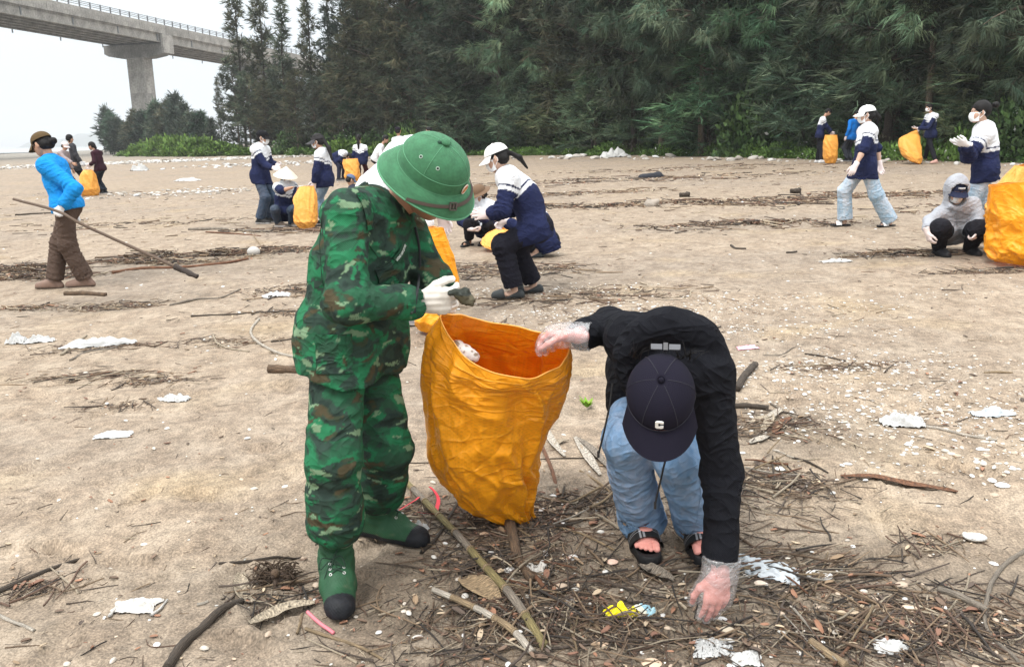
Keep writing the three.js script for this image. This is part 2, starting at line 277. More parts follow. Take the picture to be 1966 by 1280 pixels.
{
  const sandMap = dataTex(1024, (u, v) => {
    const a = tnoise(u, v, 9, 1), b = tnoise(u, v, 34, 2), c = tnoise(u, v, 150, 5), d = tnoise(u, v, 330, 9);
    const k = 0.86 + 0.10 * a + 0.13 * b + 0.16 * c + 0.18 * d, w = clamp(0.5 + a * 0.8);
    return [k * 0.97, k * lerp(0.94, 0.96, w), k * lerp(0.905, 0.94, w)];
  }, { srgb: true });
  const sandBump = dataTex(1024, (u, v) => 0.5 + 0.34 * tnoise(u, v, 24, 3) + 0.24 * tnoise(u, v, 70, 7) + 0.26 * tnoise(u, v, 240, 11));
  const rows = [-60, -25, -10, -4, -1, 0.2, 0.8]; for (let d = 1.15; d < 700; d *= d < 12 ? 1.0085 : d < 60 ? 1.017 : 1.05) rows.push(d); rows.push(1000, 1800, 3500);
  const nx = 440, p = [], uv = [], col = [], idx = [];
  const cA = [0.33, 0.268, 0.206], cB = [0.26, 0.215, 0.172], cY = [0.345, 0.27, 0.175], cW = [0.15, 0.124, 0.097];
  for (const D of rows) for (let i = 0; i <= nx; i++) {
    const s = (i / nx) * 2 - 1, x = (s * 0.75 + s * s * s * 0.5) * (4 + Math.abs(D) * 0.85), z = -D;
    p.push(x, gh(x, z), z); uv.push(x * 0.62, z * 0.62);
    const big = fbm(x * 0.35, 2.5, z * 0.5, 3), mid = fbm(x * 1.6 + 4, 7.5, z * 2.4, 3), yel = sstep(0.1, 0.5, fbm(x * 0.9 + 20, 1.1, z * 1.3, 2));
    let w = 0; for (const [dx, dz, a, b, k] of DAMP) { const q = ((x - dx) / a) ** 2 + ((z - dz) / b) ** 2; if (q < 4) w = Math.max(w, k * sstep(1.9, 0.4, Math.sqrt(q) + 0.5 * mid)); }
    w = clamp(w + 0.16 * sstep(0.05, 0.45, mid) * sstep(40, 8, D));
    const shore = sstep(45, 130, D) * sstep(-0.18, -0.4, x / Math.max(1, D));
    const fine = fbm(x * 5 + 9, 3.3, z * 9, 2), k = 1 + 0.2 * big + 0.16 * mid + 0.1 * fine * sstep(30, 5, D); for (let c = 0; c < 3; c++) col.push(Math.max(0.02, lerp(lerp(lerp(lerp(cA[c], cB[c], sstep(-0.2, 0.4, big)), cY[c], yel * 0.65), cW[c], w), [0.24, 0.225, 0.2][c], shore) * k) * 1.22);
  }
  for (let j = 0; j < rows.length - 1; j++) for (let i = 0; i < nx; i++) { const a = j * (nx + 1) + i, b = a + 1, c = a + nx + 1, d = c + 1; idx.push(a, b, d, a, d, c); }
  const g = new THREE.BufferGeometry(); g.setAttribute('position', new THREE.BufferAttribute(new Float32Array(p), 3)); g.setAttribute('uv', new THREE.BufferAttribute(new Float32Array(uv), 2)); g.setAttribute('color', new THREE.BufferAttribute(new Float32Array(col), 3)); g.setIndex(idx); g.computeVertexNormals();
  structure('sandy_ground', g, std(C(1, 1, 1), 0.95, { vertexColors: true, map: sandMap, bumpMap: sandBump, bumpScale: 0.006 }));
}
{ // sea far to the left, hills beyond it
  const g = new THREE.PlaneGeometry(5000, 5600, 2, 2); g.rotateX(-Math.PI / 2); g.translate(-2700, -0.75, -2600);
  structure('sea', g, std(C(0.3, 0.33, 0.33), 0.35));
  const hill = [], I = [], n = 90;
  for (let i = 0; i <= n; i++) for (let j = 0; j < 4; j++) {
    const t = i / n, D = 2600 + j * 220, px = 60 + t * 420, x = ((px - 983) / FOC) * D, top = (20 + 62 * Math.max(0, fbm(t * 5 + 2, 0.4, 1, 3) + 0.38)) * sstep(0, 0.12, t) * sstep(1, 0.85, t);
    hill.push(x, j === 0 ? -2 : j === 1 ? top * 0.6 : j === 2 ? top : 0, -D);
  }
  for (let i = 0; i < n; i++) for (let j = 0; j < 3; j++) { const a = i * 4 + j; I.push(a, a + 4, a + 5, a, a + 5, a + 1); }
  const h = new THREE.BufferGeometry(); h.setAttribute('position', new THREE.BufferAttribute(new Float32Array(hill), 3)); h.setIndex(I); h.computeVertexNormals();
  structure('hills', h, std(C(0.07, 0.09, 0.07), 1));
}

// ---------------------------------------------------------------- the road bridge
{
  const concTex = dataTex(512, (u, v) => { const s = tnoise(u, v, 40, 4, 8), k = 0.82 + 0.13 * tnoise(u, v, 5, 1) + 0.1 * tnoise(u, v, 26, 2) + 0.12 * Math.min(0, s); return [k, k * 0.985, k * 0.96]; }, { srgb: true });
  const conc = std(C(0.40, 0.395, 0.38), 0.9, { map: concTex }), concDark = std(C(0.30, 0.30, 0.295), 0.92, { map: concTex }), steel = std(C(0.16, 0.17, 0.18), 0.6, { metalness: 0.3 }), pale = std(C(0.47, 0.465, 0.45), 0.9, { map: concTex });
  const A = (14.2 * Math.PI) / 180, ax = V(Math.sin(A), -0.012, -Math.cos(A)), rt = V(Math.cos(A), 0, Math.sin(A)), o = V(-63.3, 0, -150), HY = 1.1236;
  const T = thing('road_bridge', o, 'long grey concrete road bridge on a tall pier beyond the small trees', 'bridge');
  const box = (s0, s1, a0, a1, y0, y1, bev = 0) => {                // along the bridge, across it, height
    const shp = []; for (const [a, y] of [[a0, y0], [a1, y0], [a1, y1], [a0, y1]]) for (const s of [s0, s1]) shp.push(o.clone().addScaledVector(ax, s).addScaledVector(rt, a).add(V(0, y * HY, 0)));
    const q = (i) => shp[i], f = [[0, 2, 3, 1], [2, 4, 5, 3], [4, 6, 7, 5], [6, 0, 1, 7], [0, 6, 4, 2], [1, 3, 5, 7]], p = [], uv = [];
    for (const [a, b, c, d] of f) { const P4 = [a, b, c, a, c, d].map(q); for (const v of P4) { p.push(v.x, v.y, v.z); const e = v.clone().sub(o); uv.push((e.dot(ax) + e.dot(rt)) * 0.16, (e.y + 0.3 * e.dot(rt)) * 0.16); } }
    const g = new THREE.BufferGeometry(); g.setAttribute('position', new THREE.BufferAttribute(new Float32Array(p), 3)); g.setAttribute('uv', new THREE.BufferAttribute(new Float32Array(uv), 2)); g.computeVertexNormals(); return g;
  };
  part('deck', box(-95, 190, -5.75, 5.6, 17.55, 17.85), conc, T);
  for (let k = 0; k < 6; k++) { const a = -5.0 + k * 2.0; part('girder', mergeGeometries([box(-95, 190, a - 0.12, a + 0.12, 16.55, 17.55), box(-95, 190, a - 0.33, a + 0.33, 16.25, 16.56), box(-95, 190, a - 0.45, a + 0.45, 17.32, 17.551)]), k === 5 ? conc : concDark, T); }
  part('fascia', box(-95, 190, 5.02, 5.3, 16.5, 17.548), conc, T);
  for (let i = -15; i < 30; i++) { part('parapet_panel', box(i * 6.5 + 0.03, i * 6.5 + 6.47, 5.42, 5.72, 17.5, 18.78), i % 3 ? pale : conc, T); }
  part('far_parapet', box(-95, 190, -5.9, -5.65, 17.5, 18.78), conc, T);
  for (const y of [19.05, 19.28, 19.5]) part('rail', box(-95, 190, 5.53, 5.61, y, y + 0.07), steel, T);
  for (let i = -40; i < 84; i++) part('rail_post', box(i * 2.167, i * 2.167 + 0.16, 5.5, 5.66, 18.77, 19.6), steel, T);
  for (const s of [-40, 0, 40, 80]) {
    const shape = new THREE.Shape(); for (const [i, [x, y]] of [[-6.0, 14.95], [-5.2, 14.6], [-2.5, 14.2], [2.5, 14.2], [4.9, 14.55], [5.55, 14.9], [5.55, 16.1], [-6.0, 16.1]].entries()) i ? shape.lineTo(x, y * HY) : shape.moveTo(x, y * HY);
    const e = new THREE.ExtrudeGeometry(shape, { depth: 2.0, bevelEnabled: true, bevelSize: 0.08, bevelThickness: 0.08, bevelSegments: 1 });
    e.translate(0, 0, -1.0); e.applyMatrix4(new THREE.Matrix4().makeBasis(rt, V(0, 1, 0), ax.clone().setY(0).normalize().negate()).setPosition(o.clone().addScaledVector(ax, s)));
    const u = e.attributes.uv; for (let i = 0; i < u.count; i++) u.setXY(i, u.getX(i) * 0.15, u.getY(i) * 0.15);
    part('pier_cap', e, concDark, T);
    part('cap_end_block', box(s - 1.35, s + 1.35, 5.56, 6.0, 14.75, 17.42), pale, T);
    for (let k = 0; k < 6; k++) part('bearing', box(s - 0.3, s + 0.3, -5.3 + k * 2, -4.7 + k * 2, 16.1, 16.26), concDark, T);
    const base = o.clone().addScaledVector(ax, s), y0 = plane(base.x, base.z) - 0.5, sec = [[y0, 6.9], [6.9, 10.1], [10.12, 15.98]];
    for (const [a, b] of sec) {
      const sh = new THREE.Shape(), w = 1.85, d = 1.15, r = 0.5; sh.moveTo(-w + r, -d); sh.lineTo(w - r, -d); sh.quadraticCurveTo(w, -d, w, -d + r); sh.lineTo(w, d - r); sh.quadraticCurveTo(w, d, w - r, d); sh.lineTo(-w + r, d); sh.quadraticCurveTo(-w, d, -w, d - r); sh.lineTo(-w, -d + r); sh.quadraticCurveTo(-w, -d, -w + r, -d);
      const c = new THREE.ExtrudeGeometry(sh, { depth: b - a - 0.06, bevelEnabled: true, bevelSize: 0.03, bevelThickness: 0.03, bevelSegments: 1, curveSegments: 5 });
      c.translate(0, 0, 0.03); c.rotateX(-Math.PI / 2); c.rotateY(-A); c.translate(base.x, a, base.z); const cu = c.attributes.uv; for (let i = 0; i < cu.count; i++) cu.setXY(i, cu.getX(i) * 0.13, cu.getY(i) * 0.13);
      part('pier_column', c, pale, T);
    }
  }
  for (let i = -4; i < 9; i++) { const s = i * 9.5 - 2; part('drain_pipe', box(s, s + 0.16, 5.3, 5.44, 16.4, 17.6), steel, T); part('drain_outlet', box(s, s + 0.14, -5.5, -5.36, 15.8, 16.6), steel, T); }
}

// ---------------------------------------------------------------- trees and undergrowth
const barkTex = dataTex(256, (u, v) => { const k = 0.62 + 0.34 * tnoise(u, v, 22, 3, 8) + 0.2 * tnoise(u, v, 60, 5); return [k, k * 0.95, k * 0.9]; }, { srgb: true });
const barkDark = std(C(0.085, 0.07, 0.058), 0.95, { map: barkTex }), barkPale = std(C(0.25, 0.215, 0.175), 0.95, { map: barkTex });
const needleMat = new THREE.MeshPhysicalMaterial({ color: C(1, 1, 1), vertexColors: true, roughness: 0.85, side: THREE.DoubleSide, specularIntensity: 0.3 });
const leafMat = new THREE.MeshPhysicalMaterial({ color: C(1, 1, 1), vertexColors: true, roughness: 0.6, side: THREE.DoubleSide, specularIntensity: 0.5 });
class Leaves {                                                     // loose slender leaves gathered into one crown
  constructor() { this.p = []; this.c = []; }
  needle(a, dir, len, w, side, col) { const b = a.clone().addScaledVector(dir, len); this.p.push(a.x - side.x * w, a.y - side.y * w, a.z - side.z * w, a.x + side.x * w, a.y + side.y * w, a.z + side.z * w, b.x, b.y, b.z); for (let i = 0; i < 3; i++) this.c.push(...col); }
  leaf(a, dir, len, w, side, col) { const m = a.clone().addScaledVector(dir, len * 0.5), b = a.clone().addScaledVector(dir, len); m.y += 0.04 * len; const l = m.clone().addScaledVector(side, -w), r = m.clone().addScaledVector(side, w); this.p.push(a.x, a.y, a.z, r.x, r.y, r.z, b.x, b.y, b.z, a.x, a.y, a.z, b.x, b.y, b.z, l.x, l.y, l.z); for (let i = 0; i < 6; i++) this.c.push(...col); }
  build() { const g = new THREE.BufferGeometry(); g.setAttribute('position', new THREE.BufferAttribute(new Float32Array(this.p), 3)); g.setAttribute('color', new THREE.BufferAttribute(new Float32Array(this.c), 3)); g.computeVertexNormals(); return g; }
}
function makeTree(seed, { H, base, spread, rise, droop, n, sprays, per, len, w, tint, trunkR, mat, taper = 1, gap = 0, pw = 0.75 }) {
  const r = rng(seed), L = new Leaves(), wood = [], bend = V(r() - 0.5, 0, r() - 0.5).multiplyScalar(H * 0.05);
  const axis = (t) => V(bend.x * Math.sin(t * 3), t * H, bend.z * Math.sin(t * 2.2 + 1));
  wood.push(tube([0, 0.15, 0.35, 0.6, 0.85, 1].map((t) => { const p = axis(t); if (t === 0) p.y = -0.3; return p; }), trunkR, 0.015, 7, 16, 0.12, seed));
  const side = V(0, 0, 0), up = V(0, 1, 0);
  for (let i = 0; i < n; i++) {
    const t = base + (1 - base) * Math.pow((i + r()) / n, 0.9), f = (t - base) / (1 - base);
    if (r() < gap) continue;
    const prof = taper ? Math.pow(1 - f, pw) * (0.5 + 0.5 * sstep(-0.1, 0.25, f)) + 0.05 : Math.sin(clamp(f * 0.86 + 0.12) * 3.0) * 0.95 + 0.08;
    const R = spread * prof * (0.6 + 0.65 * r()), az = r() * 6.2832 + i * 2.4, a = axis(t), out = V(Math.cos(az), 0, Math.sin(az)), e = rise * (0.5 + f) + (r() - 0.5) * 0.3;
    const pts = []; for (let k = 0; k <= 4; k++) { const s = k / 4; pts.push(a.clone().addScaledVector(out, R * s).add(V((r() - 0.5) * 0.2 * s, R * (e * s - droop * 0.35 * s * s), (r() - 0.5) * 0.2 * s))); }
    if (R > 0.5) wood.push(tube(pts, Math.max(0.012, 0.02 * R * (0.6 + r())), 0.006, 4, 5));
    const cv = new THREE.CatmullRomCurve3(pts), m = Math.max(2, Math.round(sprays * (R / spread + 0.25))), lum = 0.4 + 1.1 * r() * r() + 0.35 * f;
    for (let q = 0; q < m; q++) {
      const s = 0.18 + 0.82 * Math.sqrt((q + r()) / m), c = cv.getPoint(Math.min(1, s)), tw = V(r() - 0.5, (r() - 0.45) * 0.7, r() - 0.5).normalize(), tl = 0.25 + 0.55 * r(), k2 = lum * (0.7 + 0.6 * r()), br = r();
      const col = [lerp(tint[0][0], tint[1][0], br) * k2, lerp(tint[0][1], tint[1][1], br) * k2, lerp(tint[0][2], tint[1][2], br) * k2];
      for (let z = 0; z < per; z++) {
        const p = c.clone().addScaledVector(tw, tl * r()), d = out.clone().multiplyScalar(0.5).addScaledVector(tw, 0.7).add(V((r() - 0.5) * 1.1, (r() - 0.5) * 0.8 + rise * 0.5 - droop * (0.4 + r()), (r() - 0.5) * 1.1)).normalize();
        side.crossVectors(d, V(r() - 0.5, r() - 0.5, r() - 0.5)).normalize(); L.needle(p, d, len * (0.5 + r()), w * (0.6 + 0.8 * r()), side, col);
      }
    }
  }
  const T = new THREE.Group(); const tr = shade(new THREE.Mesh(mergeGeometries(wood), mat)); tr.name = 'trunk'; T.add(tr); const cr = shade(new THREE.Mesh(L.build(), needleMat)); cr.name = 'crown'; T.add(cr); return T;
}
const DK = [[0.036, 0.06, 0.044], [0.102, 0.108, 0.078]], GR = [[0.075, 0.135, 0.09], [0.165, 0.2, 0.125]], BL = [[0.052, 0.084, 0.066], [0.118, 0.13, 0.1]];
const TREE = {
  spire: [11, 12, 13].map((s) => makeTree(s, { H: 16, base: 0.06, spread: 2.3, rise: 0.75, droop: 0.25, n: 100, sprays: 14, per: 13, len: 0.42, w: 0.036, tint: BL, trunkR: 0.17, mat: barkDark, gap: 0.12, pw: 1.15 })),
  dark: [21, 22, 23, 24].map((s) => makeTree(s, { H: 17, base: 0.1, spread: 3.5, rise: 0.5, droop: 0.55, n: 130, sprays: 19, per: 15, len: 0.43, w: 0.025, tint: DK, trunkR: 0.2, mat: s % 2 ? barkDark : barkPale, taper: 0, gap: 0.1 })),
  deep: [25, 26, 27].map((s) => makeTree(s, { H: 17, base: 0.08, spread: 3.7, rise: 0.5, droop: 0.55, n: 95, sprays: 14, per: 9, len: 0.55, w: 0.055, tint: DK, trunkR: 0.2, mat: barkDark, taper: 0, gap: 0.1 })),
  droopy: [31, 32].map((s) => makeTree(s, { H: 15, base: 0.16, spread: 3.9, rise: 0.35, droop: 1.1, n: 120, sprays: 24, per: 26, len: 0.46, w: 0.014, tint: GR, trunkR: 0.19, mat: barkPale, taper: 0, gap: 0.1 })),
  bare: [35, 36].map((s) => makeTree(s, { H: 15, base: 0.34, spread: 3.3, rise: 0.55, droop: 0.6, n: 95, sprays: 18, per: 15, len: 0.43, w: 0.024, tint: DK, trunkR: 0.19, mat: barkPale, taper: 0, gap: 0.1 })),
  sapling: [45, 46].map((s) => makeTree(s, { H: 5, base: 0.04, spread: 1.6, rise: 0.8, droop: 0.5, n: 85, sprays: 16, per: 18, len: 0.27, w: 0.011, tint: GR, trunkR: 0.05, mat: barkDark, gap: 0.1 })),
  young: [41, 42].map((s) => makeTree(s, { H: 5, base: 0.03, spread: 1.5, rise: 0.9, droop: 0.2, n: 70, sprays: 12, per: 12, len: 0.36, w: 0.034, tint: BL, trunkR: 0.06, mat: barkDark, gap: 0.08 })),
};
const crownTints = [[1, 1, 1], [1.3, 1.28, 1.15], [1.3, 1.12, 0.95], [0.95, 1.25, 1.05], [1.45, 1.5, 1.4], [0.85, 0.9, 0.9]].map((c) => { const m = needleMat.clone(); m.color = C(...c); return m; });
const madeTree = new Set();
function plant(kind, v, px, py, back, h, label, group, wide = 1) {
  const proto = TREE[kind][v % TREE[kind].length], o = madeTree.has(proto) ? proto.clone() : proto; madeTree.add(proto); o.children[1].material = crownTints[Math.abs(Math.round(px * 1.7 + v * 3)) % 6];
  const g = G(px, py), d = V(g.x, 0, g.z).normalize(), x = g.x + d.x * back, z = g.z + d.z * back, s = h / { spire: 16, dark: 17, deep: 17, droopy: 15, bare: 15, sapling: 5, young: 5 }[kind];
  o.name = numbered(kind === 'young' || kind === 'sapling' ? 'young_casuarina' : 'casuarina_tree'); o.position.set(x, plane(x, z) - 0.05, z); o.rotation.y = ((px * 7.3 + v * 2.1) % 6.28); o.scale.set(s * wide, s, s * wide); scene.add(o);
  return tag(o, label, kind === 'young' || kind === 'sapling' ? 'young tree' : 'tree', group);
}
{
  const r = rng(91), edge = (px) => lerp(lerp(297, 300, clamp((px - 450) / 800)), 312, clamp((px - 1250) / 716)), deep = 'casuarinas of the dense grove', deepL = 'dark feathery casuarina standing deep in the dense grove', frontG = 'casuarinas along the front of the grove', frontL = 'grey green casuarina along the front edge of the grove';
  // the outline against the sky, from the bridge rightwards
  plant('spire', 0, 474, 296, 1, 17.5, 'tall narrow casuarina rising right where the bridge disappears', null, 0.85);
  plant('spire', 1, 518, 296, 2, 18, 'second tall narrow casuarina from the bridge, its tip out of the picture', null, 0.9);
  plant('spire', 2, 428, 294, 0, 8.2, 'short pointed casuarina under the bridge, beside the green mound', null, 0.9);
  plant('spire', 1, 560, 297, 4, 13.5, frontL, frontG); plant('spire', 0, 608, 297, 3, 14.5, 'pointed casuarina with open sky on both sides of its tip', null, 0.9);
  plant('spire', 2, 645, 297, 5, 13.5, frontL, frontG); plant('spire', 1, 668, 297, 7, 17, frontL, frontG, 0.8); plant('spire', 0, 700, 298, 4, 16.5, frontL, frontG);
  plant('dark', 0, 735, 298, 4, 17, frontL, frontG); plant('dark', 1, 790, 298, 4, 16.5, frontL, frontG); plant('spire', 2, 838, 298, 5, 16, frontL, frontG); plant('dark', 2, 905, 299, 4, 14.5, frontL, frontG);
  for (let px = 455; px < 900; px += 30) plant(px % 2 ? 'dark' : 'spire', px, px + 12 * (r() - 0.5), 297, -1 + 5 * r(), 5 + 3.2 * r() + (px > 640 ? 2 : 0), 'low bushy casuarina at the foot of the taller trees', 'low casuarinas at the foot of the grove');
  for (let px = 960, i = 0; px < 2080; px += 62, i++) plant(i % 4 === 1 ? 'droopy' : 'dark', i, px + 24 * (r() - 0.5), edge(px), 1.5 + 3 * r(), 14 + 3.5 * r(), i % 4 === 1 ? 'casuarina with drooping pale green sprays along the front edge of the grove' : frontL, frontG, 0.9);
  for (let px = 900; px < 2050; px += 58) plant('sapling', px, Math.round(px), edge(px) - 0.5, 1.2 + 2.5 * r(), 2.6 + 3.6 * r(), 'low feathery casuarina sapling under the front trees of the grove', 'casuarina saplings under the front trees', 1.2 + 0.5 * r());
  plant('droopy', 0, 1352, 300, 0.2, 13.5, 'pale green casuarina with drooping sprays beside the slim bare trunk', null, 0.95);
  plant('droopy', 1, 1985, 310, 1, 12.5, 'yellowish green casuarina with drooping sprays above the girl with the bun', null, 1.1);
  plant('bare', 1, 1262, 300, 0.5, 15, 'casuarina with a slim bare trunk standing at the edge of the sand', null, 0.8);
  plant('bare', 0, 1778, 308, 1.0, 15, 'casuarina with a straight bare trunk behind the masked pupil with the sack', null, 0.7);
  plant('bare', 1, 1722, 306, 2, 16, 'casuarina with a pale bare trunk between the striding girl and the sack', null, 0.8);
  for (let row = 0; row < 4; row++) for (let px = 500 + row * 22; px < 2150; px += 58 + row * 4) plant(row === 0 ? 'dark' : row % 2 || px > 900 ? 'deep' : 'spire', px + row, px + 40 * (r() - 0.5), edge(px), 6 + row * 6.5 + 3 * r(), (px < 900 ? (px < 690 ? 5.5 : px < 860 ? 9 : 7) + 0.5 * row : 15) + 3 * r(), deepL, deep, 1.05);
  for (let i = 0; i < 26; i++) { const px = 208 + i * 8 + 4 * r(), near = Math.exp(-(((px - 330) / 45) ** 2)); plant('young', i, Math.round(px), 297, 1 + 5 * r(), 3.2 + 2.4 * r() + 1.6 * near + (i < 2 ? 2.0 : 0), 'small feathery casuarina in the clump around the foot of the bridge pier', 'young casuarinas round the bridge pier', 0.75 + 0.5 * r()); }
}
// low growth along the foot of the grove
function makeBush(seed, { rx, ry, n, len, w, tint, stems = 0, flower = 0, top = 0.35 }) {
  const r = rng(seed), L = new Leaves(), wood = [], side = V(0, 0, 0);
  for (let i = 0; i < n; i++) {
    const a = r() * 6.2832, e = Math.acos(1 - r() * 1.1) , q = Math.pow(r(), 0.28), lump = 0.8 + 0.4 * noise(Math.cos(a) * 2 + seed, Math.sin(a) * 2, e * 2);
    const p = V(Math.cos(a) * Math.sin(e) * rx * q * lump, Math.max(0, Math.cos(e)) * ry * q * lump + 0.02, Math.sin(a) * Math.sin(e) * rx * q * lump), d = p.clone().normalize().multiplyScalar(0.5).add(V(r() - 0.5, top + (r() - 0.5), r() - 0.5)).normalize();
    side.crossVectors(d, V(r() - 0.5, r() - 0.3, r() - 0.5)).normalize(); const k = (0.55 + 0.9 * r()) * (0.75 + 0.5 * noise(p.x * 2.2, p.y * 2.2, p.z * 2.2)) , m = r();
    const f = r() < flower; L.leaf(p, d, len * (0.6 + 0.8 * r()) * (f ? 0.6 : 1), w * (0.6 + 0.8 * r()), side, f ? [0.6, 0.6, 0.58] : [0, 1, 2].map((c) => lerp(tint[0][c], tint[1][c], m) * k));
  }
  for (let i = 0; i < stems; i++) { const a = r() * 6.28, q = 0.3 + 0.7 * r(); wood.push(tube([V(0.1 * (r() - 0.5), -0.05, 0.1 * (r() - 0.5)), V(Math.cos(a) * rx * q * 0.5, ry * 0.5 * r() + 0.2, Math.sin(a) * rx * q * 0.5), V(Math.cos(a) * rx * q, ry * (0.6 + 0.5 * r()), Math.sin(a) * rx * q)], 0.014, 0.005, 4, 5)); }
  const T = new THREE.Group(); const f = shade(new THREE.Mesh(L.build(), leafMat)); f.name = 'foliage'; T.add(f); if (wood.length) { const s = shade(new THREE.Mesh(mergeGeometries(wood), barkDark)); s.name = 'stem'; T.add(s); } return T;
}
const BUSH = {
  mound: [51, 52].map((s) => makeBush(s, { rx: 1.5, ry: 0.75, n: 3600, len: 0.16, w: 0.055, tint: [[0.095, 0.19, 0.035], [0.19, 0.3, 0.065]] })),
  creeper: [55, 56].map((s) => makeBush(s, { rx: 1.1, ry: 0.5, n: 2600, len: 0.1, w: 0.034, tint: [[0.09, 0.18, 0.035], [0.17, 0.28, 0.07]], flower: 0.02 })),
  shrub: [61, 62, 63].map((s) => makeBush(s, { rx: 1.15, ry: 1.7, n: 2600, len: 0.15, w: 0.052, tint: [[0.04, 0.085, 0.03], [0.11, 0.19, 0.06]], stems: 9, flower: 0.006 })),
  dry: [65, 66].map((s) => makeBush(s, { rx: 0.9, ry: 1.3, n: 500, len: 0.1, w: 0.02, tint: [[0.08, 0.08, 0.05], [0.15, 0.13, 0.09]], stems: 60 })),
};
const madeBush = new Set();
function bush(kind, v, px, py, back, s, sy, label, group) {
  const proto = BUSH[kind][v % BUSH[kind].length], o = madeBush.has(proto) ? proto.clone() : proto; madeBush.add(proto);
  const g = G(px, py), d = V(g.x, 0, g.z).normalize(), x = g.x + d.x * back, z = g.z + d.z * back;
  o.name = numbered({ mound: 'green_mound', creeper: 'creeping_plant', shrub: 'shrub', dry: 'dry_bush' }[kind]); o.position.set(x, plane(x, z) - 0.03, z); o.rotation.y = (px * 3.7 + v) % 6.28; o.scale.set(s, sy, s); scene.add(o);
  return tag(o, label, { mound: 'bush', creeper: 'plant', shrub: 'shrub', dry: 'bush' }[kind], group);
}
{
  const r = rng(17), edge = (px) => lerp(lerp(297, 299, clamp((px - 450) / 800)), 311, clamp((px - 1250) / 716));
  const mg = 'bright green bushes merging into one mound before the pier', ml = 'bright green leafy bush of the low mound under the bridge';
  for (const [px, py, s, sy] of [[255, 299, 1.5, 1.0], [285, 299, 1.8, 2.0], [320, 299, 1.9, 2.9], [350, 299, 1.9, 2.7], [385, 299, 1.9, 2.5], [415, 299, 1.8, 1.9], [445, 298, 1.6, 1.3], [475, 298, 1.5, 1.0], [300, 296, 1.9, 3.1], [335, 296, 2, 3.4], [370, 296, 2, 3.1]]) bush('mound', px, px, py, 0, s, sy, ml, mg);
  for (let px = 500; px < 2050; px += 26 - (px > 1300 ? 4 : 0)) if (px < 880 || r() < 0.72) bush(px > 640 && px < 860 ? 'mound' : 'creeper', Math.round(px), px + 14 * (r() - 0.5), edge(px) - 1 + 2 * r(), 0.2 + 1.2 * r(), (0.6 + 0.8 * r()) * (px < 900 ? 1.5 : 1), (0.5 + 1.5 * r() * r()) * (px < 900 ? 1.6 : 1.15), 'low green creeping plants at the foot of the grove', 'creeping plants along the foot of the grove');
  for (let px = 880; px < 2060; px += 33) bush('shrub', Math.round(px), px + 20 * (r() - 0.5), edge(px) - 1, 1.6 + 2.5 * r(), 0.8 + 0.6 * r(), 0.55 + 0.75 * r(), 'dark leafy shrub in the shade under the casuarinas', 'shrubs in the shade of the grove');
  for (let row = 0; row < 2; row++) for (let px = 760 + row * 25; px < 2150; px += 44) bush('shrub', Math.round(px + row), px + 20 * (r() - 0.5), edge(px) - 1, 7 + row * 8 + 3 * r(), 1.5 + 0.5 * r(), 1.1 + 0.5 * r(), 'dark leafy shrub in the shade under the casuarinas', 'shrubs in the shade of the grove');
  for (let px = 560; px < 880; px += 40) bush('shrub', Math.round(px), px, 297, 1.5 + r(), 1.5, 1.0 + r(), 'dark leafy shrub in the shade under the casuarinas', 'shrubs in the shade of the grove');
  bush('shrub', 1, 1442, 302, 1.2, 1.55, 2.0, 'big dark broad leaved bush standing behind the bare sand on the right', null);
  bush('shrub', 2, 1925, 309, 1.0, 1.3, 1.55, 'light leafy shrub right behind the girl with the bun', null);
  bush('shrub', 0, 1965, 311, 0.6, 1.2, 1.4, 'leafy shrub with pale flowers behind the big orange sack', null);
  for (const px of [600, 640, 1215, 1285, 1360, 1395, 1590, 1680, 1835]) bush('dry', px, px, edge(px) - 1, 0.5, 0.9, 0.7 + 0.4 * r(), 'bare dry twiggy bush between the creeping plants', 'dry bushes between the creeping plants');
}

// ---------------------------------------------------------------- people
const dirOf = (yaw, pitch = 0) => { const a = (yaw * Math.PI) / 180, b = (pitch * Math.PI) / 180; return V(Math.sin(a) * Math.cos(b), -Math.sin(b), Math.cos(a) * Math.cos(b)); };   // 0 looks at the camera, 90 to the right
const ortho = (v, n) => v.clone().addScaledVector(n, -v.dot(n)).normalize();
function bend2(a, b, l1, l2, pole) {                                // the joint between a and b, and b pulled within reach
  const d = b.clone().sub(a); let L = d.length(); const max = (l1 + l2) * 0.995; if (L > max) { d.multiplyScalar(max / L); L = max; b = a.clone().add(d); }
  const n = d.clone().normalize(), x = (l1 * l1 - l2 * l2 + L * L) / (2 * L), h = Math.sqrt(Math.max(0, l1 * l1 - x * x)); return [a.clone().addScaledVector(n, x).addScaledVector(ortho(pole, n), h), b];
}
const segDist = (p, a, b) => { const ab = b.clone().sub(a), t = clamp(p.clone().sub(a).dot(ab) / ab.lengthSq()); return [p.distanceTo(a.clone().addScaledVector(ab, t)), t * ab.length()]; };
const SKIN = [0.43, 0.255, 0.175], SKINP = [0.5, 0.33, 0.25];
const skinMat = vcol(0.55), shoeMat = vcol(0.6), hairMat = new THREE.MeshPhysicalMaterial({ color: C(0.009, 0.008, 0.008), roughness: 0.6, specularIntensity: 0.4, side: THREE.DoubleSide }), maskMat = std(C(0.78, 0.8, 0.82), 0.8);
const gloveMats = { white: std(C(0.72, 0.72, 0.73), 0.75), plastic: std(C(0.68, 0.58, 0.56), 0.28), knit: vcol(0.9, { bumpMap: dataTex(128, (u, v) => 0.5 + 0.5 * Math.sin(v * 6.283 * 12)), bumpScale: 0.0016 }) };
const pants = cloth(), tops = cloth(), capMat = (c) => new THREE.MeshPhysicalMaterial({ color: C(...c), roughness: 0.9, specularIntensity: 0.2, side: THREE.DoubleSide, bumpMap: weave, bumpScale: 0.0004 });
